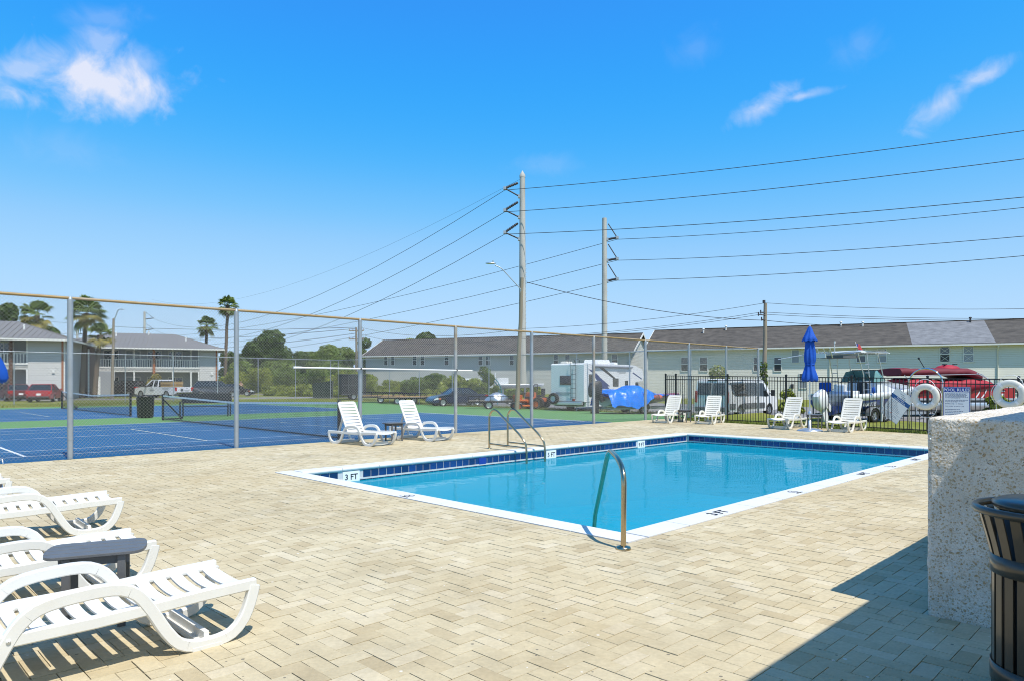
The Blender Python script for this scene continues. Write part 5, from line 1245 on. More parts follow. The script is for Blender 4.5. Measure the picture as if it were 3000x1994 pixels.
b = MB(); b.box((.55, 0, 1.0), (.6, 1.7, .5)); b.box((.3, -.2, 1.35), (.2, .6, .4)); b.build('seat', M['gel_white'], t, bevel=.05)
b = MB(); b.box((.2, .55, 1.42), (.32, .5, .45)); b.build('console_cover', M['canvas_blue'], t, bevel=.06)
b = MB(); b.ball((3.1, -1.28, 1.12), .17, 10, 6, (.8, .6, 1.3)); b.build('fender', M['canvas_blue'], t); b = MB(); b.ball((1.35, -1.30, 1.28), .12, 8, 6, (.7, .6, 1.4)); b.build('fender', M['canvas_blue'], t)
for c in kids(t):
    if c.name.split('.')[0] not in ('hull', 'deck'): c.location.z += .24; c.location.x += .15 if c.name.split('.')[0] not in ('fender',) else 0
outboard(t, -.22, 0, .80, M['gel_white'], M['gel_white'], 1.12, -18)
text_mesh('hull_lettering', 'FISRITE', .30, M['gel_white'], t, (1.35, -1.10, .86), basis(Vector((1, 0, 0)), Vector((0, -.25, 1)).normalized(), Vector((0, -1, -.25)).normalized()), thick=.004)
b = MB(); b.bar((1.95, -1.32, 1.2), (1.9, -1.30, .05), .10, .04); b.build('guide_post', M['white'], t)
trailer(t, -.1, 7.4, .34, (1.6, 2.4), 1.1)
# pontoon boat
p0 = at(2062, 39.0); hd = R_(3)
t = thing('pontoon_boat', 'pontoon boat under a burgundy cover with a folded dark red top', 'boat', zgp(p0), hd); L = 6.1
for y in (-.95, .95):
    b = MB(); b.tube([(0.0, y, .62), (5.2, y, .62), (5.8, y, .70), (6.25, y, .88)], [.29, .29, .22, .04], 16); b.build('pontoon', M['alu'], t)
b = MB(); b.box((3.1, 0, .96), (6.2, 2.5, .10)); b.build('deck', M['alu'], t, bevel=.01)
for s in (1, -1):
    b = MB(); b.box((3.2, s * 1.2, 1.30), (5.7, .05, .58)); b.build('side_panel', M['gel_red'], t)
    b = MB(); b.box((3.2, s * 1.2, 1.61), (5.8, .07, .045)); b.box((3.2, s * 1.2, 1.00), (5.8, .07, .045)); b.build('rail', M['alu'], t)
    for k, x in enumerate((3.75, 4.1)):
        b = MB(); A = [(x + .30 * math.sin(i * .26) , 1.05 + .09 * i) for i in range(6)]; b.prism(A + [(p + .09 - .010 * i, q) for i, (p, q) in reversed(list(enumerate(A)))], s * 1.215, s * 1.24); b.build('white_swoosh', M['white'], t)
    b = MB(); b.box((5.3, s * 1.232, 1.42), (.3, .012, .07)); b.box((5.35, s * 1.232, 1.2), (.16, .012, .16)); b.build('maker_lettering', M['white'], t)
secs = []; crng = random.Random(5)
for i in range(19):
    x = 6.15 * i / 18; sag = .05 * math.sin(i * 1.9); h = 2.02 + .05 * math.sin(i * .7) - (.45 * sstep(4.2, 6.1, x)) + (.03 if i % 3 else -.03); ww = 1.30 - .35 * sstep(5.2, 6.15, x); low = 1.38 - .12 * math.sin(i * .9)
    low = low if x < 3.6 else 1.55 + .06 * math.sin(i)
    secs.append([Vector((x, y, z)) for y, z in ((-ww, low), (-ww - .02, h - .22), (-ww * .9, h - .06), (-.5, h + .06), (0, h + .02 + sag), (.5, h + .06), (ww * .9, h - .06), (ww + .02, h - .22), (ww, low))])
b = MB(); b.loft(secs); b.build('cover', M['canvas_red'], t)
secs = []
for i in range(13):
    x = -.35 + 4.6 * i / 12; z = 2.48 + .02 * math.sin(i * 2.1) - .30 * sstep(3.6, 4.3, x); hh = .20 + .02 * math.sin(i * 1.3); ww = 1.12
    secs.append([Vector((x, y, zz)) for y, zz in ((-ww, z - hh), (-ww - .05, z), (-ww + .1, z + hh * .8), (0, z + hh), (ww - .1, z + hh * .8), (ww + .05, z), (ww, z - hh))])
b = MB(); b.loft(secs); b.build('folded_top', M['canvas_dark'], t)
b = MB(); b.ball((3.05, 0, 2.62), .5, 12, 8, (1.3, 1.2, .55)); b.build('cover_peak', M['canvas_red'], t)
b = MB()
for s in (1, -1): b.tube([(4.9, s * 1.2, 1.75), (4.2, s * 1.15, 2.35), (.2, s * 1.15, 2.26)], .022, 6); b.tube([(3.9, s * 1.15, 2.4), (4.7, s * 1.15, 2.02)], .03, 6); b.tube([(.3, s * 1.2, 1.7), (-.2, s * 1.15, 2.3)], .02, 6)
b.build('top_frame', M['alu'], t, recalc=False)
for x in (2.75, 3.35):
    b = MB(); b.box((x, -.2, 2.90), (.16, .2, .05)); b.build('vent', M['dark_plastic'], t)
outboard(t, -.12, 0, 1.05, M['gel_blue'], M['dark_plastic'], 1.1, 0)
trailer(t, .1, 7.2, .30, (2.4, 3.2), 1.0)
# boat under a blue tarpaulin
s0 = at(1392, 41.0); hd = math.atan2(2.0, 4.6)
t = thing('covered_boat', 'small boat with a big black outboard under a rumpled bright blue tarp', 'boat', zgp(s0), hd); L = 5.4
secs = hull_sections(L, 2.0, .40, .98, ST, sheer=.22); b = MB(); b.loft(secs); b.build('hull', M['grey_boat'], t)
b = MB(); b.loft([[Vector((r[0].x, r[0].y * q * 1.02, r[0].z + dz)) for q, dz in ((.99, -.12), (1.01, -.02), (.9, .03), (-.9, .03), (-1.01, -.02), (-.99, -.12))] for r in secs]); b.build('rub_rail', M['gel_red'], t)
tr_ = random.Random(11); secs = []; K = 72
for i in range(K):
    x = -.25 + 5.55 * i / (K - 1); f = max(0, min(1, x / L)); bw = 1.06 * (1 - f ** 2.4) ** .6 + .05; ridge = 1.22 + .48 * math.exp(-((x - 1.9) / 1.0) ** 2) + .20 * math.exp(-((x - .4) / .5) ** 2) - .12 * f + .05 * mnoise.noise(Vector((x * 2, 0, 0)))
    low = .50 - .16 * math.exp(-((x - 1.6) / .5) ** 2) + .52 * sstep(1.9, 3.3, x) + .14 * f + .10 * mnoise.noise(Vector((x * 1.7, 5, 0)))
    ring = []
    for j in range(41):
        q = -1 + j / 20; y = bw * 1.16 * math.copysign(abs(q) ** .9, q); z = low + (ridge - low) * (1 - abs(q) ** 5); z += .07 * mnoise.noise(Vector((x * 3.1, q * 2.2, 3))) - .12 * abs(mnoise.noise(Vector((x * 2.6 + q * 1.5, q * 1.8, 9)))); y *= 1 - .10 * abs(mnoise.noise(Vector((x * 4.2, z * 2.5, 1)))); x_ = x + .10 * mnoise.noise(Vector((x * 2, q * 3, 6)))
        ring.append(Vector((x_, y, z)))
    secs.append(ring)
b = MB(); n = 41
for i in range(K - 1):
    pass
b.add([p for r in secs for p in r], [(i * n + j, i * n + j + 1, (i + 1) * n + j + 1, (i + 1) * n + j) for i in range(K - 1) for j in range(n - 1)], True); b.build('tarp', M['tarp_blue'], t, recalc=False)
outboard(t, -.30, -.1, 1.05, M['dark_plastic'], M['dark_plastic'], 1.25, 0)
b = MB(); b.ball((3.1, -1.02, .98), .22, 12, 8, (1.5, .6, .8)); b.build('fender', M['coral'], t)
b = MB(); b.cyl((2.1, -1.1, .2), (2.1, -1.1, 1.55), .03, n=8); b.build('guide_post', M['white'], t)
trailer(t, .0, 6.6, .33, (2.1,), 1.0)
# white skiff hull raised on a trailer by the big pole
t = thing('skiff', 'small white skiff on a high trailer left of the big concrete pole', 'boat', zgp(at(1140, 59.0)), R_(6)); L = 4.2
secs = hull_sections(L, 1.3, 1.35, 1.72, ST, sheer=.06, bow_rise=.12); b = MB(); b.loft(secs); b.build('hull', M['gel_white'], t)
b = MB(); b.box((.65, 0, 2.0), (.95, .8, .5)); b.build('locker', M['white'], t, bevel=.02)
b = MB(); b.cyl((.03, 0, 1.7), (.03, 0, 2.7), .04, n=6); b.build('mast', M['white'], t)
b = MB()
for x in (.7, 2.6):
    for s in (1, -1): b.bar((x, s * .5, .4), (x, s * .4, 1.42), .06, .06)
b.bar((.2, 0, .4), (4.6, 0, .4), .08, .1); b.bar((1.2, -.7, .34), (1.2, .7, .34), .06, .06); b.build('trailer_frame', M['galv'], t)
for s in (1, -1): wheel(t, 1.2, s * .75, .28, .16)

# ------------------------------------------------------------------ trailers and machines behind the far fence
def flatbed(label, p, head, L=3.6, W_=1.6, plank=True):
    t = thing('utility_trailer', label, 'trailer', zgp(p), head); a = L / 2
    b = MB()
    for s in (1, -1): b.bar((-a, s * W_ / 2, .52), (a, s * W_ / 2, .52), .06, .1); b.bar((-a, s * W_ / 2, .90), (a, s * W_ / 2, .90), .04, .04); b.bar((a, s * W_ / 2, .52), (a + 1.1, 0, .50), .06, .08)
    for x in np.linspace(-a, a, 5):
        b.bar((x, -W_ / 2, .50), (x, W_ / 2, .50), .05, .06)
        for s in (1, -1): b.bar((x, s * W_ / 2, .52), (x, s * W_ / 2, .90), .04, .04)
    b.build('frame', M['black'], t)
    b = MB()
    for k in range(6): b.box((0, -W_ / 2 + W_ * (k + .5) / 6, .575), (L, W_ / 6 - .02, .03))
    b.build('deck_boards', M['wood_pole'], t)
    if plank: b = MB(); b.bar((-a + .2, -.5, .62), (a + .3, -.3, .66), .25, .05); b.build('loose_plank', M['pine_wood'], t)
    for s in (1, -1): wheel(t, -.1, s * (W_ / 2 + .14), .30, .18)
    return t
GTR = 'utility trailers behind the far fence'
for lab, p, h in (('black flatbed trailer with a loose pine plank, left of the dark blue sedan', at(880, 60.0), R_(10)), ('low black trailer behind the right upright lounger', at(925, 57.5), R_(-5)), ('black flatbed trailer just left of the dark blue sedan', at(957, 59.5), R_(8))): flatbed(lab, p, h)['group'] = GTR
t = flatbed('low black trailer carrying a grey tarp covered heap right of the sedan', at(1128, 48.2), R_(5), 3.0, 1.5, False); t['group'] = GTR
t2 = thing('tarp_heap', 'heap under a pale grey tarp on the low trailer right of the sedan', 'covered load', t.location + Vector((.5, 0, .595)), .2)
b = MB(); n = 16; vs = []
for r, z in ((.78, 0), (.74, .14), (.60, .34), (.34, .50), (.02, .56)):
    for j in range(n): a = 2 * math.pi * j / n; k = 1 + .16 * math.sin(3 * a + z * 6) + .06 * math.sin(7 * a); vs.append(Vector((math.cos(a) * r * k, math.sin(a) * r * k * .7, z + .03 * math.sin(5 * a))))
b.add(vs, [(i * n + j, i * n + (j + 1) % n, (i + 1) * n + (j + 1) % n, (i + 1) * n + j) for i in range(4) for j in range(n)], True); b.build('tarp', M['alu'], t2)
t = thing('ride_on_mower', 'orange and black ride-on mower beside the wooden lamp pole', 'mower', zgp(at(1212, 48.8)), R_(200))
b = MB(); b.box((.1, 0, .58), (1.5, .75, .22)); b.box((.65, 0, .85), (.55, .6, .34)); b.build('chassis', M['orange_mower'], t, bevel=.05)
b = MB(); b.box((0, 0, .25), (1.0, 1.35, .14)); b.build('cutting_deck', M['orange_mower'], t, bevel=.05)
b = MB(); b.box((-.2, 0, .82), (.45, .5, .14)); b.box((-.45, 0, 1.1), (.14, .5, .5)); b.build('seat', M['dark_plastic'], t, bevel=.05)
b = MB(); b.tube(round_path([(-.6, .38, .6), (-.75, .38, 1.75), (-.75, -.38, 1.75), (-.6, -.38, .6)], .15, 4), .03, 8); b.build('roll_bar', M['dark_plastic'], t, recalc=False)
b = MB(); b.tube([(.2, 0, .8), (.12, 0, 1.15)], .02, 6); b.lathe([(.17 + .02 * math.cos(q), .02 * math.sin(q)) for q in [math.pi * i / 4 for i in range(8)]], (.12, 0, 1.15), 14, close=True); b.build('steering_wheel', M['dark_plastic'], t)
for x, r in ((-.45, .36), (.75, .22)):
    for s in (1, -1): wheel(t, x, s * .5, r, .26, 'orange_mower')
t = thing('ride_on_mower', 'second orange machine half hidden behind the fence post left of the motorhome', 'mower', zgp(at(1237, 50.5)), R_(150))
b = MB(); b.box((.1, 0, .62), (1.4, .8, .3)); b.box((.5, 0, .95), (.6, .62, .42)); b.build('chassis', M['orange_mower'], t, bevel=.05)
b = MB(); b.box((-.3, 0, .9), (.45, .5, .14)); b.box((-.52, 0, 1.2), (.12, .5, .5)); b.build('seat', M['dark_plastic'], t, bevel=.05)
for x, r in ((-.4, .42), (.7, .25)):
    for s in (1, -1): wheel(t, x, s * .52, r, .28, 'dark_plastic')
t = thing('cargo_trailer', 'tall dark enclosed trailer left of the tall fence post behind the court', 'trailer', zgp(at(812, 66.0)), R_(20)); b = MB()
b.box((0, 0, 1.42), (2.3, 1.9, 2.0)); b.build('body', M['dark_plastic'], t, bevel=.05); b = MB(); b.box((0, -.96, 1.4), (2.1, .03, .06)); b.box((-.02, -.96, .5), (2.2, .05, .1)); b.box((-.5, -.96, 1.5), (.04, .03, 1.7)); b.build('trim', M['grey_plastic'], t)
b = MB(); b.bar((1.1, 0, .45), (2.2, 0, .42), .08, .1); b.build('drawbar', M['black'], t)
for s in (1, -1): wheel(t, 0, s * .95, .32, .2)
t = thing('dumpster', 'dark green dumpster among the bushes beyond the court', 'dumpster', zgp(at(744, 68.0)), R_(10)); M['dump'] = pm('dark_green_steel', (.012, .03, .018), .5, .1, .15)
b = MB(); b.prism([(-.9, .12), (-.95, 1.5), (.95, 1.75), (.9, .12)], .7, -.7); b.build('bin_body', M['dump'], t, bevel=.02)
b = MB()
for x in (-.6, 0, .6): b.box((x, -.72, .8), (.06, .05, 1.2))
b.build('rib', M['dump'], t); b = MB(); b.add([(-.98, -.74, 1.53), (.98, -.74, 1.78), (.98, .74, 1.80), (-.98, .74, 1.55)], [(0, 1, 2, 3)]); b.build('lid', M['dark_plastic'], t)
t = thing('hoop_frame', 'teal hoop frame leaning in the bush right of the sedan', 'hoop', zgp(at(1118, 58)), 0); M['teal_pipe'] = pm('teal_pipe', (.01, .22, .27), .5)
for k, r in enumerate((1.55, 1.35)):
    b = MB(); b.tube(arc((-.2, .1 * k, 1.0), r, R_(-30), R_(100), 16), .05, 6); b.build('hoop', M['teal_pipe'], t)
b = MB()
for a in range(-20, 100, 24): b.cyl(Vector((-.2 + 1.35 * math.cos(R_(a)), .1, 1.0 + 1.35 * math.sin(R_(a)))), Vector((-.2 + 1.55 * math.cos(R_(a)), 0, 1.0 + 1.55 * math.sin(R_(a)))), .03, n=6)
b.bar((1.0, .05, -.1), (1.1, .05, .6), .06, .06); b.build('rung', M['teal_pipe'], t)
# bent steel rail behind the fence
pa = at(2132, 23.6); t = thing('arched_rail', 'arched steel tube rail standing behind the left life ring', 'rail', zgp(pa), math.atan2(1, 1.2) - R_(90))
b = MB(); b.tube([(-.51, 0, 0), (-.51, 0, 1.45)] + arc((0, 0, 1.62), .53, R_(180 - 10), R_(10), 14) + [(.51, 0, 1.45), (.51, 0, 0)], .027, 8); b.build('tube', M['chrome'], t, recalc=False)
b = MB(); b.cyl((-.02, 0, 2.15), (-.20, 0, 2.48), .014, n=6); b.ball((-.21, 0, 2.50), .04, 8, 6); b.build('lever', M['black'], t)
# ------------------------------------------------------------------ things on the courts
t = thing('court_bin', 'black round trash bin standing at the end of the tennis net', 'trash bin', gp(335, 961.5, -.004)); b = MB()
b.lathe([(.26, 0), (.30, .03), (.335, .92), (.36, .93), (.36, .99), (.33, .99), (.29, .08), (.001, .06)], n=24); b.build('body', M['black'], t)
for k in range(14):
    a = 2 * math.pi * k / 14; b = MB(); b.bar((.305 * math.cos(a), .305 * math.sin(a), .06), (.34 * math.cos(a), .34 * math.sin(a), .9), .03, .03); b.build('rib', M['black'], t)
t = thing('players_bench', 'black metal bench with a tall dark backrest on the tennis court', 'bench', Vector((at(415, 32.4).x, 32.4, -.004)), R_(8)); Lb = 2.25
b = MB(); b.box((Lb / 2, .22, .84), (Lb, .04, .46)); b.build('backrest', M['dark_plastic'], t)
for k in range(4): b = MB(); b.box((Lb / 2, -.16 + .11 * k, .46), (Lb, .09, .03)); b.build('seat_slat', M['black'], t)
for x in (.06, Lb - .06):
    for y in (-.2, .22): b = MB(); b.box((x, y, .23), (.055, .055, .46)); b.build('leg', M['black'], t)
    b = MB(); b.bar((x, -.22, .68), (x, .22, .68), .05, .04); b.bar((x, -.2, .46), (x, -.2, .68), .05, .05); b.bar((x, .22, .46), (x, .22, 1.06), .05, .05); b.build('armrest', M['black'], t)
def net(label, u, v0, v1):
    t = thing('tennis_net', label, 'tennis net', uv(u, v0, -.004), R_(135), 'tennis nets'); Ln = v1 - v0
    for x in (0, Ln):
        b = MB(); b.cyl((x, 0, 0), (x, 0, 1.10), .05, n=10); b.build('net_post', M['black'], t)
    b = MB(); b.bar((Ln, 0, .9), (Ln + .02, -.75, .06), .05, .05); b.bar((Ln, 0, .05), (Ln + .02, -.75, .05), .05, .05); b.ball((Ln + .02, -.75, .08), .08, 8, 6); b.build('post_brace', M['black'], t)
    def top(x): return 1.05 - .14 * (1 - abs(2 * x / Ln - 1))
    b = MB()
    for i in range(14): xa, xb_ = Ln * i / 14, Ln * (i + 1) / 14; b.bar((xa, 0, top(xa) - .03), (xb_, 0, top(xb_) - .03), .016, .062)
    b.build('headband', M['white'], t)
    b = MB(); k = int(Ln / .062)
    for i in range(k): x = Ln * i / k; b.bar((x, 0, .06), (x, 0, top(x) - .06), .004, .004)
    for j in range(16):
        for i in range(7): xa, xb_ = Ln * i / 7, Ln * (i + 1) / 7; b.bar((xa, 0, .06 + (top(xa) - .1) * j / 16), (xb_, 0, .06 + (top(xb_) - .1) * j / 16), .004, .004)
    o = b.build('net_mesh', M['black'], t, recalc=False); tag(o, kind='stuff')
    b = MB(); b.bar((0, 0, .06), (Ln, 0, .06), .03, .05); b.build('bottom_tape', M['black'], t)
net('tennis net on the near blue court, behind the upright loungers', 10.2, 17.0, 31.0)
net('tennis net on the far blue court, left of the black bin', 10.2, 35.3, 48.2)
# ================================================================== BUILDINGS
def frame_of(A, B):
    d = (B - A); d.z = 0; x = d.normalized(); y = Vector((-x.y, x.x, 0)); return x, y, d.length
def col_t(A, B, px):                      # distance along a facade where a sight line meets it
    r = rx(px); d = B - A; return (r * A.y - A.x) / (d.x - r * d.y) * d.length
def window(t, x, z0, w, h, y=0.0, panes=('pane', 'pane'), brace=False):
    f = MB()
    for a, b_ in (((x - w / 2, z0), (x + w / 2, z0)), ((x - w / 2, z0 + h), (x + w / 2, z0 + h)), ((x - w / 2, z0 + h * .5), (x + w / 2, z0 + h * .5))): f.bar((a[0], y - .03, a[1]), (b_[0], y - .03, b_[1]), .07, .08)
    for s in (-1, 1): f.bar((x + s * w / 2, y - .03, z0 - .04), (x + s * w / 2, y - .03, z0 + h + .04), .08, .072)
    o = f.build('window', M['trim'], t)
    for k in (0, 1):
        p = MB(); p.box((x, y - .012, z0 + h * (.25 + .5 * k)), (w - .06, .012, h * .5 - .06)); p.build('pane', M[panes[k]], o)
    if brace:
        p = MB()
        for k in (0, 1):
            for s in (-1, 1): p.bar((x - s * w * .42, y - .03, z0 + h * (.05 + .5 * k)), (x + s * w * .42, y - .03, z0 + h * (.42 + .5 * k)), .02, .03)
        p.build('muntin', M['trim'], o)
    return o
def townhouse(name, label, A, B, depth, eave, ridge, wallm, wins, roofm='shingle', new=None, base=-.5, gable_r=True):
    x, y, L = frame_of(A, B); t = thing(name, label, 'building', Vector((A.x, A.y, 0)), math.atan2(x.y, x.x))
    b = MB(); b.box((L / 2, depth / 2, (eave + base) / 2 + .01), (L, depth, eave - base)); b.build('wall', wallm, t)
    b = MB()
    for xx in (0.004, L - .004): b.prism([(0, eave), (depth, eave), (depth / 2, ridge - .12)], -.004, .004, Matrix.Translation((xx, 0, 0)) @ Matrix.Rotation(R_(90), 4, 'Z'))
    b.build('gable_wall', wallm, t)
    o = .45; th = .14; e0 = eave - .10; sl = (ridge - eave) / (depth / 2)
    def panel(xa, xb_, m, lift=0.0, n='roof'):
        b = MB()
        for s in (0, 1):
            def P(xx, yy, dz): yy2 = yy if s == 0 else depth - yy; return Vector((xx, yy2, eave + sl * yy + dz + lift))
            b.add([P(xa, -o, .02), P(xb_, -o, .02), P(xb_, depth / 2, .02), P(xa, depth / 2, .02), P(xa, -o, .02 + th), P(xb_, -o, .02 + th), P(xb_, depth / 2, .02 + th), P(xa, depth / 2, .02 + th)],
                  [(3, 2, 1, 0), (4, 5, 6, 7), (0, 1, 5, 4), (1, 2, 6, 5), (2, 3, 7, 6), (3, 0, 4, 7)])
        return b.build(n, m, t)
    panel(-.4, L + .4, M[roofm])
    if new: panel(new[0], new[1], M['shingle_new'], .012, 'roof_patch')
    b = MB(); b.bar((-.4, -o - .06, eave - sl * o + .02), (L + .4, -o - .06, eave - sl * o + .02), .12, .16); b.build('gutter', M['trim'], t)
    b = MB(); b.box((L / 2, -o / 2, eave - sl * o - .05), (L + .7, o, .04)); b.build('soffit', M['trim'], t)
    b = MB()
    for xx in (-.42, L + .42):
        for s in (0, 1):
            y0, y1 = (-o, depth / 2) if s == 0 else (depth + o, depth / 2); b.bar((xx, y0, eave - sl * o + .05), (xx, y1, ridge + .05), .05, .28)
    b.build('bargeboard', M['trim'], t)
    b = MB(); b.bar((-.4, depth / 2, ridge + th + .03), (L + .4, depth / 2, ridge + th + .03), .3, .06); b.build('ridge_cap', M[roofm], t)
    for wn in wins: window(t, *wn[:4], panes=wn[4] if len(wn) > 4 else ('pane', 'pane'), brace=wn[5] if len(wn) > 5 else False)
    return t, L
# right-hand cream row
A, B = Vector((16.3, 82.8, 0)), Vector((59.0, 63.4, 0))
def T(px): return col_t(A, B, px)
def zwin(px, py): x, y, L = frame_of(A, B); p = A + x * T(px); return zat(py, p.y)
wins = []
for a, b_ in ((1569, 1586), (1612, 1630), (1736, 1746), (1783, 1800)):
    wins.append((( T(a) + T(b_)) / 2, zwin((a + b_) / 2, 854), T(b_) - T(a), zwin(a, 822) - zwin(a, 854), ('screen_dark', 'pane')))
for a, b_, y0, y1, pn, br in ((1824, 1841, 805, 835, ('pane_pale', 'pane_pale'), 0), (1866, 1878, 805, 835, ('pane_pale', 'pane_pale'), 0), (1973, 1994, 803, 834, ('pane', 'pane_pale'), 0), (2021, 2042, 803, 834, ('pane_pale', 'pane_pale'), 0), (2165, 2188, 798, 833, ('screen_dark', 'pane'), 1), (2219, 2243, 797, 833, ('pane_pale', 'pane_pale'), 1)):
    wins.append(((T(a) + T(b_)) / 2, zwin((a + b_) / 2, y1), T(b_) - T(a), zwin(a, y0) - zwin(a, y1), pn, br))
wins.append(((T(1841) + T(1858)) / 2, zwin(1850, 893), T(1858) - T(1841), 1.6, ('pane_pale', 'pane')))
wins.append((T(2352), zwin(2352, 905), 1.2, 1.3, ('pane', 'pane')))
tr_, L = townhouse('townhouse_row', 'long cream sided townhouse row with brown shingle roof, at the right', A, B, 10.5, 5.5, 7.95, M['siding_cream'], wins, new=(T(2100), T(2292)))
for px in (1911, 2298):
    b = MB(); x = T(px); b.tube([(x, -.5, 5.15), (x, -.06, 4.75), (x, -.06, -.3)], .06, 6); b.build('downspout', M['trim'], tr_)
for px, k in ((1614, .75), (1666, .88), (1945, .9), (1998, .86), (2262, .9)):
    b = MB(); x = T(px - 6); yy = 10.5 / 2 * k; b.cyl((x, yy, 5.5 + (7.95 - 5.5) * k), (x, yy, 5.5 + (7.95 - 5.5) * k + .62), .09, n=8); b.lathe([(.14, 0), (.14, .1), (.02, .14)], (x, yy, 5.5 + 2.45 * k + .60), 8); b.build('vent_pipe', M['trim'] if px < 2200 else M['dark_plastic'], tr_)
b = MB(); b.box((T(1825), -.08, 1.15), (.3, .16, .45)); b.build('meter_box', M['dark_plastic'], tr_)
# middle grey row
A, B = Vector((-21.9, 103.5, 0)), Vector((15.2, 88.0, 0))
wins = []
for a, b_ in ((885, 893), (901, 909), (951, 960), (969, 978), (1024, 1034), (1046, 1054), (1102, 1112), (1119, 1130), (1174, 1184), (1197, 1208), (1275, 1286), (1302, 1313), (1385, 1396), (1409, 1423)):
    x, y, LL = frame_of(A, B); tt = T((a + b_) / 2); d = (A + x * tt).y; wins.append((tt, zat(840, d) - .05, T(b_) - T(a), 1.45, ('screen_dark', 'pane')))
townhouse('townhouse_row', 'long pale grey townhouse row with dark roof behind the two concrete poles', A, B, 10.5, 5.55, 7.95, M['siding_grey'], wins)
# two-storey apartment houses on the left
def apartments(label, A, B, end_w, cols, posts_rust=(), left_wing=0.0, depth=9.5, stairs=True):
    x, y, L = frame_of(A, B); t = thing('apartment_house', label, 'building', Vector((A.x, A.y, 0)), math.atan2(x.y, x.x)); E, R = 5.45, 7.35; st = 1.7
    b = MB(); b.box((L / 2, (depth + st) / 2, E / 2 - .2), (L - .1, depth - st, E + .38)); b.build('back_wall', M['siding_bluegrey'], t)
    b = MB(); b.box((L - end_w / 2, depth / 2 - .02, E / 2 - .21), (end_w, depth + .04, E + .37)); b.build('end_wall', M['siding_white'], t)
    b = MB(); b.box((L + .06, .0, E / 2 - .2), (.16, .2, E + .3)); b.build('corner_board', M['rust_trim'], t); b = MB(); b.box((L + .2, .0, E / 2 - .2), (.11, .14, E + .3)); b.build('downspout', M['trim'], t)
    b = MB(); b.box(((L - end_w) / 2, st / 2, 2.95), (L - end_w, st, .22)); b.build('balcony_floor', M['trim'], t)
    b = MB(); b.box(((L - end_w) / 2, .06, 2.93), (L - end_w - .01, .12, .36)); b.box(((L - end_w) / 2, -.015, 3.20), (L - end_w - .01, .05, .10)); b.build('balcony_fascia', M['trim'], t)
    b = MB(); b.bar((0, .05, 4.16), (L - end_w, .05, 4.16), .09, .08); b.bar((0, .05, 3.30), (L - end_w, .05, 3.30), .07, .08); b.build('handrail', M['trim'], t)
    b = MB(); k = int((L - end_w) / .24)
    for i in range(k): b.box(((i + .5) * (L - end_w) / k, .05, 3.73), (.10, .05, .80))
    o = b.build('balusters', M['trim'], t); o['kind'] = 'stuff'
    for c in cols: b = MB(); b.box((c, .06, 1.35), (.15, .13, 2.8)); b.box((c, .06, 4.3), (.13, .12, 2.3)); b.build('post', M['trim'], t)
    for c in posts_rust: b = MB(); b.box((c, -.10, 2.7), (.26, .16, 5.4)); b.build('timber_post', M['rust_trim' if L < 16.8 else 'brown_wood'], t)
    for z in (.05, 3.07):
        for k in range(int((L - end_w) / 2.2)):
            xx = 1.1 + 2.2 * k
            if xx > L - end_w - .8: break
            b = MB(); b.box((xx, st + .03, z + 1.12), (1.5, .07, 2.1)); o = b.build('sliding_door', M['trim'], t); b = MB(); b.box((xx - .36, st - .008, z + 1.12), (.66, .02, 1.95)); b.box((xx + .36, st - .008, z + 1.12), (.66, .02, 1.95)); b.build('pane', M['pane'] if k % 3 else M['pane_pale'], o)
    b = MB(); ov = .9; y0, y1, xa, xb_ = -ov, depth + ov, -ov, L + ov; hy = (y0 + y1) / 2; run = (y1 - y0) / 2; z0 = E - .03
    V = [(xa, y0, z0), (xb_, y0, z0), (xb_, y1, z0), (xa, y1, z0), (xa + run, hy, R), (xb_ - run, hy, R)]
    b.add(V, [(0, 1, 5, 4), (1, 2, 5), (2, 3, 4, 5), (3, 0, 4), (3, 2, 1, 0)]); rf = b.build('roof', M['metal_roof'], t)
    b = MB(); n = int((xb_ - xa) / .45)
    for i in range(n + 1):
        xx = xa + (xb_ - xa) * i / n; k = min(1, max(0, (xx - xa) / run), max(0, (xb_ - xx) / run)); 
        if k > .03: b.bar((xx, y0, z0 + .03), (xx, y0 + run * k, z0 + (R - z0) * k + .03), .05, .05)
    n = int((y1 - y0) / .45)
    for i in range(1, n):
        yy = y0 + (y1 - y0) * i / n; k = min((yy - y0) / run, (y1 - yy) / run); b.bar((xb_, yy, z0 + .03), (xb_ - run * k, yy, z0 + (R - z0) * k + .03), .05, .05)
    o = b.build('roof_seam', M['metal_roof'], rf); o['kind'] = 'stuff'
    b = MB(); b.bar((xa, y0 - .04, z0 - .06), (xb_, y0 - .04, z0 - .06), .09, .16); b.bar((xb_ + .04, y0, z0 - .06), (xb_ + .04, y1, z0 - .06), .09, .16); b.build('gutter', M['trim'], t)
    for i, (kx, ky) in enumerate(((.35, .75), (.8, .5), (.55, .9))):
        b = MB(); yy = y0 + run * ky; b.cyl((L * kx, yy, z0 + (R - z0) * ky), (L * kx, yy, z0 + (R - z0) * ky + .5), .09, n=8); b.build('vent_pipe', M['trim'], t)
    b = MB(); b.box((L - end_w * .25, -.06, 2.55), (.2, .12, .3)); b.build('wall_lamp', M['trim'], t)
    return t, L
B1_ = Vector((-41.2, 63.3, 0)); dx = Vector((.93, .36, 0)).normalized(); A1_ = B1_ - dx * 17.0
apartments('white and grey two storey apartment house at the far left, with white balcony', A1_, B1_, 2.6, [17 - 2.6 - .1, 17 - 6.0, 17 - 9.4, 17 - 12.8], (17 - 3.9,))
B2_ = Vector((-34.9, 81.5, 0)); dx = Vector((.92, .38, 0)).normalized(); L2 = 16.5; A2_ = B2_ - dx * L2
A, B = A2_, B2_
t2_, _ = apartments('grey roofed two storey apartment house behind the white pickup', A2_, B2_, 1.75, [T(262), T(309), T(398), T(440), L2 - 1.85], (T(355),))
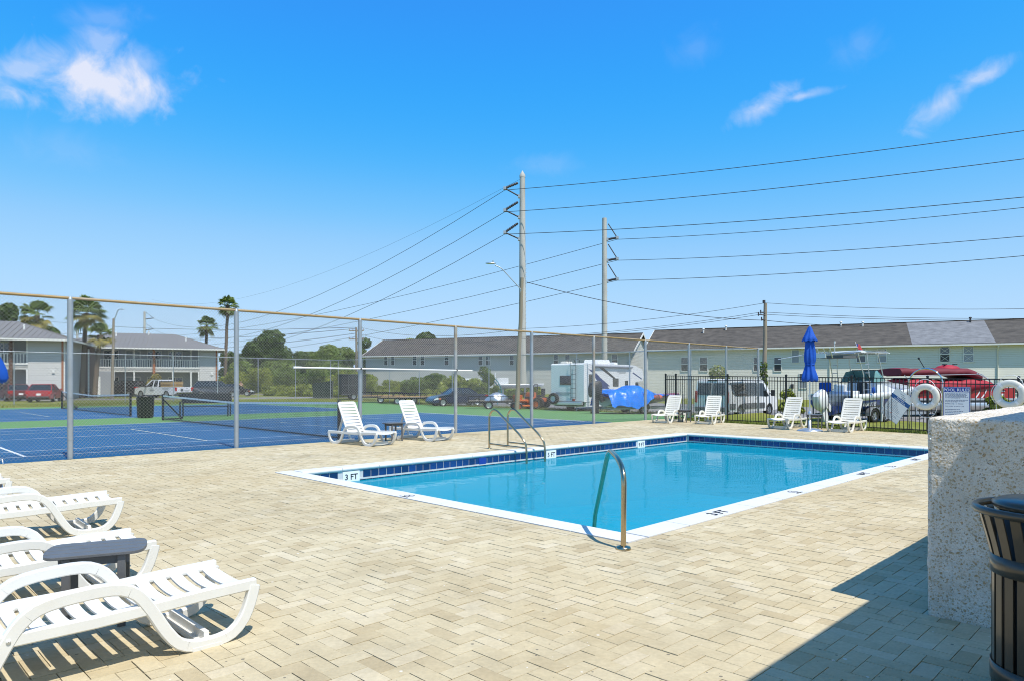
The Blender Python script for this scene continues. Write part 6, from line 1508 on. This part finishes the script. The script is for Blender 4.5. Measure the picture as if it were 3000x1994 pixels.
b = MB(); b.box((T(218), -.35, 1.3), (3.6, 1.6, 3.0)); b.build('stair_enclosure', M['siding_bluegrey'], t2_)
b = MB(); b.box((T(218), -1.18, 1.1), (1.45, .06, 2.2)); b.build('white_door', M['white'], t2_)
t = thing('stair_link', 'dark brown timber stair link between the two apartment houses', 'stairwell', Vector((-46.9, 71.0, 0)), math.atan2(.38, .92))
b = MB(); b.box((1.5, 2.0, 2.6), (3.0, 3.0, 5.4)); b.build('timber_wall', M['brown_wood'], t)
b = MB(); b.prism([(-.4, 5.3), (1.5, 5.9), (3.4, 5.3)], .2, 4.0); b.build('roof', M['metal_roof'], t); b = MB(); b.box((1.0, .4, .65), (2.2, .08, 1.2)); b.build('board_fence', M['pine_wood'], t)
for x in (2.1, 2.9): b = MB(); b.box((x, .35, 2.5), (.14, .14, 5.1)); b.build('post', M['trim'], t)

# ================================================================== POLES AND LINES
LINES = []
def cable(label, pts, r=.016, sags=None, cat='power line', group=None):
    b = MB(); P = []
    for i, (p, q) in enumerate(zip(pts[:-1], pts[1:])):
        p, q = Vector(p), Vector(q); s = sags[i] if sags else .02 * (q - p).length; n = 18
        for k in range(n + (i == len(pts) - 2)):
            f = k / n; c = p.lerp(q, f); c.z -= 4 * s * f * (1 - f); P.append(c)
    b.tube(P, r, 4, False); o = b.build('power_line', M['cable'], None, recalc=False); tag(o, label, cat, group or 'power lines')
def big_pole(label, px, d, top_y, w_top, w_bot, side, arms, arm_px, base_z=-.4, cap=True):
    H = zat(top_y, d); p = at(px, d, 0); t = thing('transmission_pole', label, 'utility pole', Vector((p.x, p.y, base_z)), 0); H -= base_z
    b = MB(); b.tube([(0, 0, -.4)] + [(0, 0, H * k / 8) for k in range(1, 8)] + [(0, 0, H - .3)], [w_bot + (w_top - w_bot) * k / 8 for k in range(9)], 14); b.build('shaft', M['concrete'], t, recalc=False)
    if cap: b = MB(); b.lathe([(w_top * 1.06, H - .35), (w_top * 1.06, H - .1), (.02, H + .4)], n=14); b.build('cap', M['concrete'], t)
    ends = []
    for z0, zt, z1 in arms:      # top joint, tip, lower joint (image rows)
        Z = lambda py: zat(py, d) - base_z
        xo = (arm_px - px) / FPX * d; tip = Vector((xo, -.3, Z(zt))); s = w_top * 1.1 * (1 if xo > 0 else -1)
        b = MB(); a = Vector((s * 1.5, 0, Z(z0))); c = Vector((s, 0, Z(z1)))
        up_brace = abs(z0 - zt) < abs(z1 - zt)
        if side < 0: b.cyl(tip, a, .10, n=8); b.cyl(tip, c, .075, n=8)
        else: b.cyl(tip, c, .11, n=8); b.cyl(tip, a, .06, n=8)
        for i in range(7): f = (i + 1) / 8; q = tip.lerp(a if side < 0 else c, f); b.cyl(q, q + ((a if side < 0 else c) - tip).normalized() * .09, .145, n=8)
        b.build('insulator', M['insul'], t)
        b = MB(); b.box(tip, (.3, .3, .3)); b.build('clamp', M['galv'], t); b = MB(); b.box(c, (.3, .4, .35)); b.build('clamp', M['galv'], t); ends.append(Vector((p.x, p.y, base_z)) + tip + Vector((0, 0, -.2)))
    b = MB()
    for k in range(int(H / .45)): z = H * .25 + k * .45; (b.cyl((w_bot * .8, -.2, z), (w_bot * .8 + .1, -.2, z), .02, n=5) if z < H * .62 else None)
    if b.v: b.build('climbing_peg', M['galv'], t)
    return t, ends
p1, e1 = big_pole('tallest concrete transmission pole with three insulator brackets on its left side', 1203.5, 75.0, 402, .30, .43, -1, [(422, 436, 453), (466, 486, 501), (515, 537, 551)], 1163)
p2, e2 = big_pole('second concrete transmission pole, right of the tallest one, brackets on its right side', 1392.5, 82.0, 497, .27, .36, 1, [(516, 549, 552), (563, 597, 600), (609, 643, 647)], 1421, cap=False)
p3, e3 = big_pole('distant concrete transmission pole seen over the roof of the left houses', 333, 215.0, 716, .3, .5, 1, [(720, 733, 735), (746, 758, 760), (772, 783, 785)], 355, cap=False)
p4, e4 = big_pole('most distant concrete transmission pole just right of the first fence post', 178, 250.0, 748, .35, .5, 1, [(756, 768, 770), (778, 790, 792), (800, 812, 814)], 196, cap=False)
def beyond(end, py_edge, py_mid=None, xr=2359, d=54.0):
    q = at(xr, d, zat(py_edge, d)); dv = q - end; return end + dv * 1.7 + Vector((0, 0, .4))
for i, py in enumerate((277, 342, 430)):
    cable(['uppermost', 'second highest', 'third highest'][i] + ' power line carried by the tallest concrete pole', [e3[i], e1[i], beyond(e1[i], py)], .030, [7.5, 1.1], group='transmission lines')
for i, py in enumerate((459, 525, 570)):
    cable(['uppermost', 'middle', 'lowest'][i] + ' power line carried by the second concrete pole', [e4[i], e2[i], beyond(e2[i], py, d=60)], .028, [5.0, 1.0], group='transmission lines')
cable('thin ground wire over the top of the tallest concrete pole', [at(350, 215, zat(690, 215)), at(1203, 75, zat(411, 75))], .012, [6], group='transmission lines')
# wooden poles
def wood_pole(label, base, top, r0, r1, parts=()):
    t = thing('utility_pole', label, 'utility pole', base); v = top - base
    b = MB(); b.tube([v * k / 6 + Vector((.02 * math.sin(k * 2), 0, 0)) for k in range(-0, 7)], [r0 + (r1 - r0) * k / 6 for k in range(7)], 10); b.build('shaft', M['wood_pole'], t, recalc=False); return t, v
bs = zgp(at(1190.5, 47.5)); tp = at(1203, 47.5, zat(640, 47.5)); t, v = wood_pole('leaning wooden pole with a lamp arm, in front of the tallest concrete pole', bs, tp, .175, .12)
arm0 = Vector((v.x - .1, -.1, v.z - .8)); tipx = (1145 - 1203) / FPX * 47.5
b = MB(); b.tube(round_path([arm0, arm0 + Vector((-1.35, -.1, 1.45)), arm0 + Vector((-1.75, -.1, 1.62))], .3, 4), .035, 6); b.bar(arm0, arm0 + Vector((0, .1, -.6)), .08, .08); b.build('lamp_arm', M['galv'], t, recalc=False)
b = MB(); c = arm0 + Vector((-2.05, -.1, 1.76)); b.ball(c, .16, 10, 6, (2.4, .9, .45)); b.cyl(c + Vector((.15, 0, .08)), c + Vector((.15, 0, .18)), .05, n=8); b.build('lamp_head', M['alu'], t)
bsR = at(1760, 56.0, -.4); tpR = at(1763.5, 56, zat(699, 56)); t, vR = wood_pole('wooden utility pole with a vine behind the white van', bsR, tpR, .20, .13)
b = MB()
for z, dx in ((zat(722, 56) + .4, -.32), (zat(738, 56) + .4, -.25), (zat(727, 56) + .4, -.5)): b.cyl((vR.x * .9, -.1, z), (dx, -.15, z + .06), .04, n=6); b.cyl((dx, -.15, z - .05), (dx, -.15, z + .25), .05, n=6)
b.cyl((0, 0, vR.z), (0, 0, vR.z + .25), .12, n=8); b.build('insulator', M['insul'], t)
vn = MB(); q = random.Random(2)
for i in range(420):
    z = q.uniform(.2, 3.6); a = q.uniform(0, 6.28); r = .2 + .28 * q.random() * (1 - z / 4.2); c = Vector((r * math.cos(a), r * math.sin(a), z)); e = Vector((q.gauss(0, 1), q.gauss(0, 1), q.gauss(0, 1))).normalized() * .10; f = Vector((q.gauss(0, 1), q.gauss(0, 1), q.gauss(0, 1))).normalized() * .08; vn.add([c - e, c + f, c + e, c - f], [(0, 1, 2, 3)])
vn.build('vine', M['leaf_mid'], t, recalc=False)
bsL = zgp(at(258, 66.0)); tpL = at(262, 66, zat(734, 66)); t, vL = wood_pole('thin wooden lamp pole in front of the grey roofed apartment house', bsL, tpL, .15, .10)
b = MB(); b.tube(round_path([Vector((vL.x, 0, vL.z - .3)), Vector((vL.x + .42, 0, vL.z + .85)), Vector((vL.x + .75, 0, vL.z + .9))], .2, 3), .04, 6); b.ball(Vector((vL.x + .85, 0, vL.z + .88)), .1, 8, 5, (2, .8, .5)); b.build('lamp_arm', M['galv'], t, recalc=False)
bsD = at(821, 100.0, -.1); tpD = at(821, 100, zat(754, 100)); t, vD = wood_pole('distant wooden pole with crossarms behind the tall fence', bsD, tpD, .2, .14)
for z in (vD.z - .5, vD.z - 1.7):
    b = MB(); b.box((0, 0, z), (2.2, .12, .14))
    for x in (-1, -.5, .5, 1): b.cyl((x, 0, z + .06), (x, 0, z + .3), .05, n=6)
    b.build('crossarm', M['wood_pole'], t)
R3_ = lambda px, py, d: at(px, d, zat(py, d))
cable('top distribution line of the wooden pole by the white van', [R3_(1205, 757, 64), R3_(1763, 698, 56), R3_(2420, 710, 52)], .016, [.35, .25])
cable('upper one of the paired lines on the wooden pole by the white van', [R3_(1180, 778, 64), R3_(1755, 719, 56), R3_(2420, 733, 52)], .016, [.35, .2])
cable('lower one of the paired lines on the wooden pole by the white van', [R3_(1180, 781, 64.2), R3_(1755, 724, 56.2), R3_(2420, 737, 52.2)], .016, [.35, .2])
cable('service cable from the leaning lamp pole down to the cream townhouse roof', [R3_(1213, 650, 47.5), R3_(1760, 738, 55.8), R3_(2065, 751, 70)], .022, [.55, .2])
cable('upper line from the distant crossarm pole', [R3_(823, 752, 100), R3_(1205, 757, 64)], .018, [1.0]); cable('lower line from the distant crossarm pole', [R3_(824, 768, 100), R3_(1180, 778, 64)], .018, [1.0])
for i, (y0, y1) in enumerate(((745, 754), (765, 757), (784, 768))): cable(['upper', 'middle', 'lower'][i] + ' far line running left from the distant crossarm pole', [R3_(-60, y0 - 30, 180), R3_(818, y1, 100)], .03, [2.0 + i])

# ================================================================== TREES, PALMS, SHRUBS
def leaves(b, c, rad, n, size, q, flat=.0):
    for i in range(n):
        while True:
            p = Vector((q.uniform(-1, 1), q.uniform(-1, 1), q.uniform(-1, 1)))
            if .15 < p.length < 1: break
        p = p.normalized() * (p.length ** .45); c2 = c + Vector((p.x * rad[0], p.y * rad[1], p.z * rad[2]))
        nrm = (p + Vector((q.gauss(0, .6), q.gauss(0, .6), q.gauss(0, .6) + .3))).normalized(); a = nrm.cross(Vector((q.gauss(0, 1), q.gauss(0, 1), q.gauss(0, 1)))).normalized(); e = nrm.cross(a); s = size * q.uniform(.6, 1.4)
        o = len(b.v); b.v.extend([tuple(c2 - a * s), tuple(c2 - e * s * .55 + nrm * s * .15), tuple(c2 + a * s), tuple(c2 + e * s * .55 + nrm * s * .15)]); b.f.append([o, o + 1, o + 2, o + 3]); b.m.append(0); b.sm.append(False)
def tree(label, px, d, top_y, w_px, lobes, mats, seed, base=None, leaf=.22, dens=1.0, cat='tree', name='broadleaf_tree', trunk=True, group=None, low=.25):
    q = random.Random(seed); p = at(px, d); p.z = zg(p.x, p.y) if base is None else base; H = zat(top_y, d) - p.z; Wd = w_px / FPX * d; t = thing(name, label, cat, p, 0, group)
    b = MB(); cs = []
    lobes = int(lobes * 1.9)
    for k in range(lobes):
        f = (k + .5) / lobes; z = H * (low + (1 - low) * q.uniform(.1, .82)); rr = Wd * .5 * q.uniform(.20, .40); a = q.uniform(0, 6.28); rad = (Wd / 2 - rr) * math.sqrt(q.random()) * (1.0 if z < H * .65 else .55)
        c = Vector((rad * math.cos(a), rad * math.sin(a) * .8, min(z, H - rr * .8))); cs.append((c, rr))
    cs.append((Vector((q.uniform(-.15, .15) * Wd, 0, H - Wd * .22)), Wd * .24))
    for c, rr in cs: leaves(b, c, (rr, rr, rr * .82), int(dens * 300 * (rr / leaf / 6) ** 2 * 1.0) + 60, leaf, q)
    b.build('crown', mats, t, recalc=False)
    if trunk:
        b = MB(); b.tube([(0, 0, -.2), (.1, 0, H * .25), (-.1, .1, H * .5), (0, 0, H * .75)], [Wd * .035 + .08, Wd * .028 + .06, .09 + Wd * .012, .03], 8)
        for c, rr in cs[:6]: b.tube([Vector((0, 0, H * .3)), (Vector((0, 0, H * .45)) + c) / 2, c], [.10, .07, .025], 6)
        b.build('trunk', M['trunk'], t, recalc=False)
    return t
GTc = 'trees beyond the courts'
for i, (px, d, ty, w, m, lb) in enumerate(((548, 118, 812, 90, 'leaf_dark', 'dark tree between the tall palm and the large peaked tree'), (655, 119, 792, 100, 'leaf_dark', 'dark tree on the right shoulder of the large peaked tree'), (712, 125, 806, 90, 'leaf_mid', 'lower mid green tree right of the peaked tree'), (805, 118, 796, 90, 'leaf_mid', 'mid green tree just left of the fence post by the crossarm pole'), (640, 104, 828, 120, 'leaf_mid', 'wide low mid green tree under the large peaked tree'), (770, 102, 826, 120, 'leaf_mid', 'wide low mid green tree left of the crossarm pole'), (560, 102, 830, 100, 'leaf_mid', 'low mid green tree behind the walker'))):
    TREES_EXTRA = TREES_EXTRA + [(lb, px, d, ty, w, m, i)] if i else [(lb, px, d, ty, w, m, i)]
GSh = 'bushes along the edge of the parking lot'
tree('large dark tree with a raised peak in the middle of the row beyond the courts', 615, 112, 757, 118, 16, M['leaf_dark'], 21, group=GTc, leaf=.34, dens=1.5, low=.02)
tree('dark tree on the left shoulder of the large peaked tree', 575, 116, 782, 80, 9, M['leaf_dark'], 22, group=GTc, leaf=.34, dens=1.5, low=.02)
tree('low spreading mid green tree right of the large peaked tree', 757, 108, 790, 110, 12, M['leaf_mid'], 23, group=GTc, leaf=.32, dens=1.5, low=.02)
tree('dark round tree at the left end of the grey townhouse row', 838, 110, 776, 62, 9, M['leaf_dark'], 24, group=GTc, leaf=.32, dens=1.4, low=.02)
tree('tree whose rounded top shows above the grey townhouse roof', 975, 128, 764, 92, 10, M['leaf_dark'], 25, group=GTc, leaf=.36, dens=1.4, low=.5)
tree('smaller tree left of the one above the grey townhouse roof', 945, 130, 778, 54, 6, M['leaf_mid'], 26, group=GTc, leaf=.36, dens=1.2, low=.5)
tree('low tree between the large peaked tree and the spreading one', 690, 122, 806, 80, 8, M['leaf_dark'], 27, group=GTc, leaf=.36, dens=1.3, low=.02)
tree('dark tree right of the grey roofed apartment house', 524, 104, 806, 70, 8, M['leaf_dark'], 28, group=GTc, leaf=.32, dens=1.3, low=.02)
tree('dark tree in the top left corner of the skyline, over the left house roof', 14, 88, 697, 80, 9, M['leaf_dark'], 29, leaf=.3, dens=1.3, low=.45)
tree('dark foliage tree behind the ridge of the left house', 88, 90, 752, 130, 9, M['leaf_dark'], 30, leaf=.3, dens=1.3, low=.45)
for lb, px, d, ty, w, m, i in TREES_EXTRA: tree(lb, px, d, ty, w, 12, M[m], 120 + i, group=GTc, leaf=.30, dens=1.4, low=.02)
sh = [(545, 96, 852, 60, 'leaf_bright'), (600, 94, 846, 70, 'leaf_bright'), (665, 93, 850, 80, 'leaf_mid'), (735, 92, 846, 80, 'leaf_mid'), (800, 90, 852, 76, 'leaf_bright'), (850, 86, 858, 70, 'leaf_bright'),
      (905, 78, 874, 66, 'leaf_bright'), (960, 76, 868, 60, 'leaf_mid'), (1000, 74, 858, 70, 'leaf_mid'), (1045, 72, 862, 60, 'leaf_bright'), (1085, 70, 868, 56, 'leaf_bright'), (1160, 66, 880, 70, 'leaf_mid'), (1225, 64, 882, 64, 'leaf_bright'), (880, 72, 888, 60, 'leaf_bright'), (1010, 66, 888, 70, 'leaf_bright'), (780, 74, 888, 70, 'leaf_bright'), (700, 78, 884, 60, 'leaf_bright'), (640, 82, 886, 60, 'leaf_bright')]
lab = ['yellow green bush next to the walker at the end of the lane', 'second yellow green bush from the walker', 'broad bush under the large peaked tree', 'broad bush left of the tall fence post with the pole', 'bush behind that fence post, left of the grey townhouses', 'pale bush against the left end of the grey townhouses',
       'low bush under the grey wall left of the hidden white van', 'bush just left of the hidden white van', 'taller bush partly covering the hidden white van', 'bush right of the hidden white van', 'bright bush left of the teal hoop', 'bush behind the white skiff', 'bush left of the motorhome', 'undergrowth above the left flatbed trailer', 'undergrowth above the dark blue sedan', 'undergrowth behind the dark cargo trailer', 'undergrowth near the dumpster', 'undergrowth right of the lane']
for i, (px, d, ty, w, m) in enumerate(sh): tree(lab[i], px, d, ty, w * 1.35, 7, M[m], 50 + i, leaf=.16, dens=.9, cat='bush', name='bush', trunk=False, group=GSh, low=.0)
tree('dense dark bush carrying the teal hoop frame', 1118, 57, 842, 62, 9, M['leaf_mid'], 80, leaf=.13, dens=1.0, cat='bush', name='bush', trunk=True, group=GSh, low=.0)
tree('round bright bush rising behind the white passenger van', 1660, 56, 838, 84, 8, M['leaf_bright'], 81, leaf=.12, dens=1.0, cat='bush', name='bush', trunk=True, group=GSh, low=.2)
tree('yellow green weeds right of the white passenger van', 1822, 42, 893, 62, 6, M['leaf_bright'], 82, leaf=.10, dens=.8, cat='bush', name='bush', trunk=False, group=GSh, low=.0)
tree('weeds between the two life rings behind the fence', 2300, 36, 908, 90, 6, M['leaf_bright'], 83, leaf=.09, dens=.8, cat='bush', name='bush', trunk=False, group=GSh, low=.0)
tree('small shrub with yellow leaves by the rust post of the apartment house', 356, 78.5, 858, 46, 5, M['palm_dry'], 84, leaf=.13, dens=.8, cat='bush', name='bush', trunk=False, low=.1)
def palm(label, px, d, cy, r_px, base_px, seed, fronds=34, dry=.3, base_z=None):
    q = random.Random(seed); c = at(px, d, zat(cy, d)); bb = at(base_px, d); bb.z = zg(bb.x, bb.y); t = thing('palm_tree', label, 'palm tree', bb, 0, 'fan palms behind the courts'); R0 = r_px / FPX * d; top = c - bb
    b = MB(); mid = Vector((top.x * .25, 0, top.z * .5)); P = []
    for k in range(9): f = k / 8; P.append(mid * 2 * f * (1 - f) + top * f * f + Vector((.03 * math.sin(k * 3), 0, 0)))
    b.tube(P, [.24 - .05 * k / 8 + (.10 if k == 8 else 0) for k in range(9)], 10); b.build('trunk', M['palm_trunk'], t, recalc=False)
    G = MB(); D = MB()
    for i in range(fronds):
        el = R_(q.uniform(-62, 88)); az = q.uniform(0, 6.28); dry_ = el < R_(-8) and q.random() < dry * 1.6; bb_ = D if dry_ else G
        dv = Vector((math.cos(az) * math.cos(el), math.sin(az) * math.cos(el), math.sin(el))); Lp = R0 * q.uniform(.45, .6); h = top + dv * Lp + Vector((0, 0, -.08 * Lp)); s = dv.cross(Vector((0, 0, 1))).normalized(); n = s.cross(dv)
        bb_.add([top - s * .025, top + s * .025, h + s * .02, h - s * .02], [(0, 1, 2, 3)])
        Lf = R0 * q.uniform(.48, .62)
        for j in range(15):
            a = R_(-100 + 200 * j / 14); e = dv * math.cos(a) + s * math.sin(a); droop = Vector((0, 0, -1)) * (.18 + .22 * q.random()) * Lf; m = h + e * Lf * .55 + n * .05 * Lf; tipp = h + e * Lf * (1 - .12 * abs(a)) + droop; w = (s * math.cos(a) - dv * math.sin(a)) * Lf * .075
            bb_.add([h, m - w, tipp, m + w], [(0, 1, 2, 3)])
    G.build('fronds', M['palm_leaf'], t, recalc=False)
    if D.v: D.build('dry_fronds', M['palm_dry'], t, recalc=False)
palm('fan palm with a leaning trunk right of the first tall fence post', 200, 70, 722, 46, 188, 1, 42, .5)
palm('shorter fan palm tucked under the leaning palm', 232, 69, 772, 34, 218, 2, 36, .6)
palm('broad fan palm left of the first tall fence post, over the left house roof', 86, 84, 726, 42, 92, 3, 42, .5)
palm('tallest slim fan palm right of the grey roofed apartment house', 525, 96, 704, 27, 518, 4, 44, .15)
palm('small fan palm over the right end of the grey roof', 476, 99, 751, 27, 474, 5, 36, .3)
q = random.Random(8); b = MB()
for i in range(90):
    x = -260 + 520 * i / 89; y = 235 + 25 * math.sin(i * 1.3); leaves(b, Vector((x, y, 2.2)), (6, 4, 3.0 + 1.6 * q.random()), 70, 1.1, q)
o = b.build('far_treeline', M['leaf_dark'], None, recalc=False); tag(o, kind='stuff')
# grass at the foot of the fences
q = random.Random(4); b = MB()
def blade(p, h):
    a = q.uniform(0, 6.28); w = Vector((math.cos(a), math.sin(a), 0)) * .012; l = Vector((q.gauss(0, .35), q.gauss(0, .35), 1)) * h; o = len(b.v)
    b.v.extend([tuple(p - w), tuple(p + w), tuple(p + l)]); b.f.append([o, o + 1, o + 2]); b.m.append(0); b.sm.append(False)
for i in range(9000):
    v = q.uniform(3.5, 16.4); e = deck_edge(v); f = q.random() ** 1.6; u = e + .06 + 2.4 * f; p = uv(u, v); p.z = -.012 + (zg(p.x, p.y) + .012) * min(1, (u - e) / 2.0)
    blade(p, q.uniform(.04, .13) * (1.9 if (.15 < u - e < .5 and q.random() < .12) else 1))
for i in range(6000):
    v = q.uniform(18, 58); u = 35.3 + 1.6 * q.random(); p = uv(u, v); p.z = zg(p.x, p.y); blade(p, q.uniform(.06, .25))
for i in range(7000):
    u = q.uniform(-6, 34); p = uv(u, 52.6 + 7.5 * q.random()); p.z = zg(p.x, p.y); blade(p, q.uniform(.05, .16))
o = b.build('grass', M['grass_blade'], None, recalc=False); tag(o, kind='stuff')
# ================================================================== A WALKER AND A DOG, FAR OFF
def skinned(name, V, E, Rr, mtl, parent, sub=1):
    me = bpy.data.meshes.new(name); me.from_pydata([tuple(v) for v in V], E, []); me.materials.append(mtl); o = bpy.data.objects.new(name, me); link(o); o.parent = parent
    sk_ = o.modifiers.new('skin', 'SKIN'); sk_.use_smooth_shade = True
    for i, r in enumerate(Rr): me.skin_vertices[0].data[i].radius = (r, r)
    me.skin_vertices[0].data[0].use_root = True
    s = o.modifiers.new('sub', 'SUBSURF'); s.levels = sub; s.render_levels = sub; return o
pw = at(555, 92.0); pw.z = zg(pw.x, pw.y) + .012
t = thing('person', 'person in a white and orange top and grey shorts walking a dog on the lane', 'person', pw, R_(-70))
V = [(0, 0, .92), (0, 0, 1.12), (.01, 0, 1.36), (.01, 0, 1.47), (.03, 0, 1.60), (0, .10, .86), (.10, .11, .47), (.06, .11, .05), (.20, .11, .03), (0, -.10, .86), (-.08, -.11, .48), (-.22, -.11, .09), (-.10, -.11, .03), (.01, .19, 1.38), (-.03, .25, 1.10), (.10, .24, .90), (.01, -.19, 1.38), (.06, -.25, 1.12), (.24, -.23, 1.02), (.32, -.22, 1.01), (.14, .24, .84)]
E = [(0, 1), (1, 2), (2, 3), (3, 4), (0, 5), (5, 6), (6, 7), (7, 8), (0, 9), (9, 10), (10, 11), (11, 12), (2, 13), (13, 14), (14, 15), (15, 20), (2, 16), (16, 17), (17, 18), (18, 19)]
Rr = [.13, .12, .13, .055, .095, .085, .06, .042, .035, .085, .06, .042, .035, .055, .04, .032, .055, .04, .032, .026, .026]
skinned('body', V, E, Rr, M['skin'], t, 2)
skinned('shirt', [(0, 0, .98), (0, 0, 1.14), (.01, 0, 1.36), (.01, .19, 1.385), (-.02, .235, 1.2), (.01, -.19, 1.385), (.04, -.235, 1.2)], [(0, 1), (1, 2), (2, 3), (3, 4), (2, 5), (5, 6)], [.142, .135, .145, .072, .062, .072, .062], pm('white_orange_shirt', (.70, .48, .28), .8), t, 2)
skinned('shorts', [(0, 0, .95), (.01, .10, .84), (.06, .11, .62), (.0, -.10, .84), (-.04, -.11, .62)], [(0, 1), (1, 2), (0, 3), (3, 4)], [.145, .105, .088, .105, .088], pm('grey_shorts', (.22, .24, .28), .8), t, 2)
b = MB(); b.ball((.0, 0, 1.645), .098, 12, 8, (1.05, .95, 1.0)); b.build('hair', pm('light_hair', (.35, .22, .10), .7), t)
t2 = thing('dog', 'brown dog walking beside the person on the lane', 'dog', at(567.5, 88.5) + Vector((0, 0, .01 + zg(at(567.5, 88.5).x, 88.5))), R_(-60))
V = [(0, 0, .50), (.24, 0, .50), (.44, 0, .52), (.58, 0, .66), (.70, 0, .73), (.84, 0, .70), (-.26, 0, .52), (-.40, 0, .60), (-.52, 0, .72), (.42, .09, .42), (.44, .09, .22), (.46, .09, .03), (.40, -.09, .42), (.34, -.09, .22), (.40, -.09, .03), (-.26, .09, .42), (-.18, .10, .30), (-.30, .10, .18), (-.26, .10, .03), (-.26, -.09, .42), (-.22, -.10, .30), (-.38, -.10, .18), (-.34, -.10, .03)]
E = [(0, 1), (1, 2), (2, 3), (3, 4), (4, 5), (0, 6), (6, 7), (7, 8), (2, 9), (9, 10), (10, 11), (2, 12), (12, 13), (13, 14), (6, 15), (15, 16), (16, 17), (17, 18), (6, 19), (19, 20), (20, 21), (21, 22)]
Rr = [.12, .14, .14, .085, .09, .05, .12, .035, .018, .06, .035, .03, .06, .035, .03, .075, .045, .03, .03, .075, .045, .03, .03]
skinned('body', V, E, Rr, M['dog_fur'], t2, 2)
b = MB()
for s in (1, -1): b.add([(.66, s * .06, .80), (.72, s * .10, .78), (.66, s * .13, .66)], [(0, 1, 2)])
b.build('ear', M['dog_fur'], t2, recalc=False)
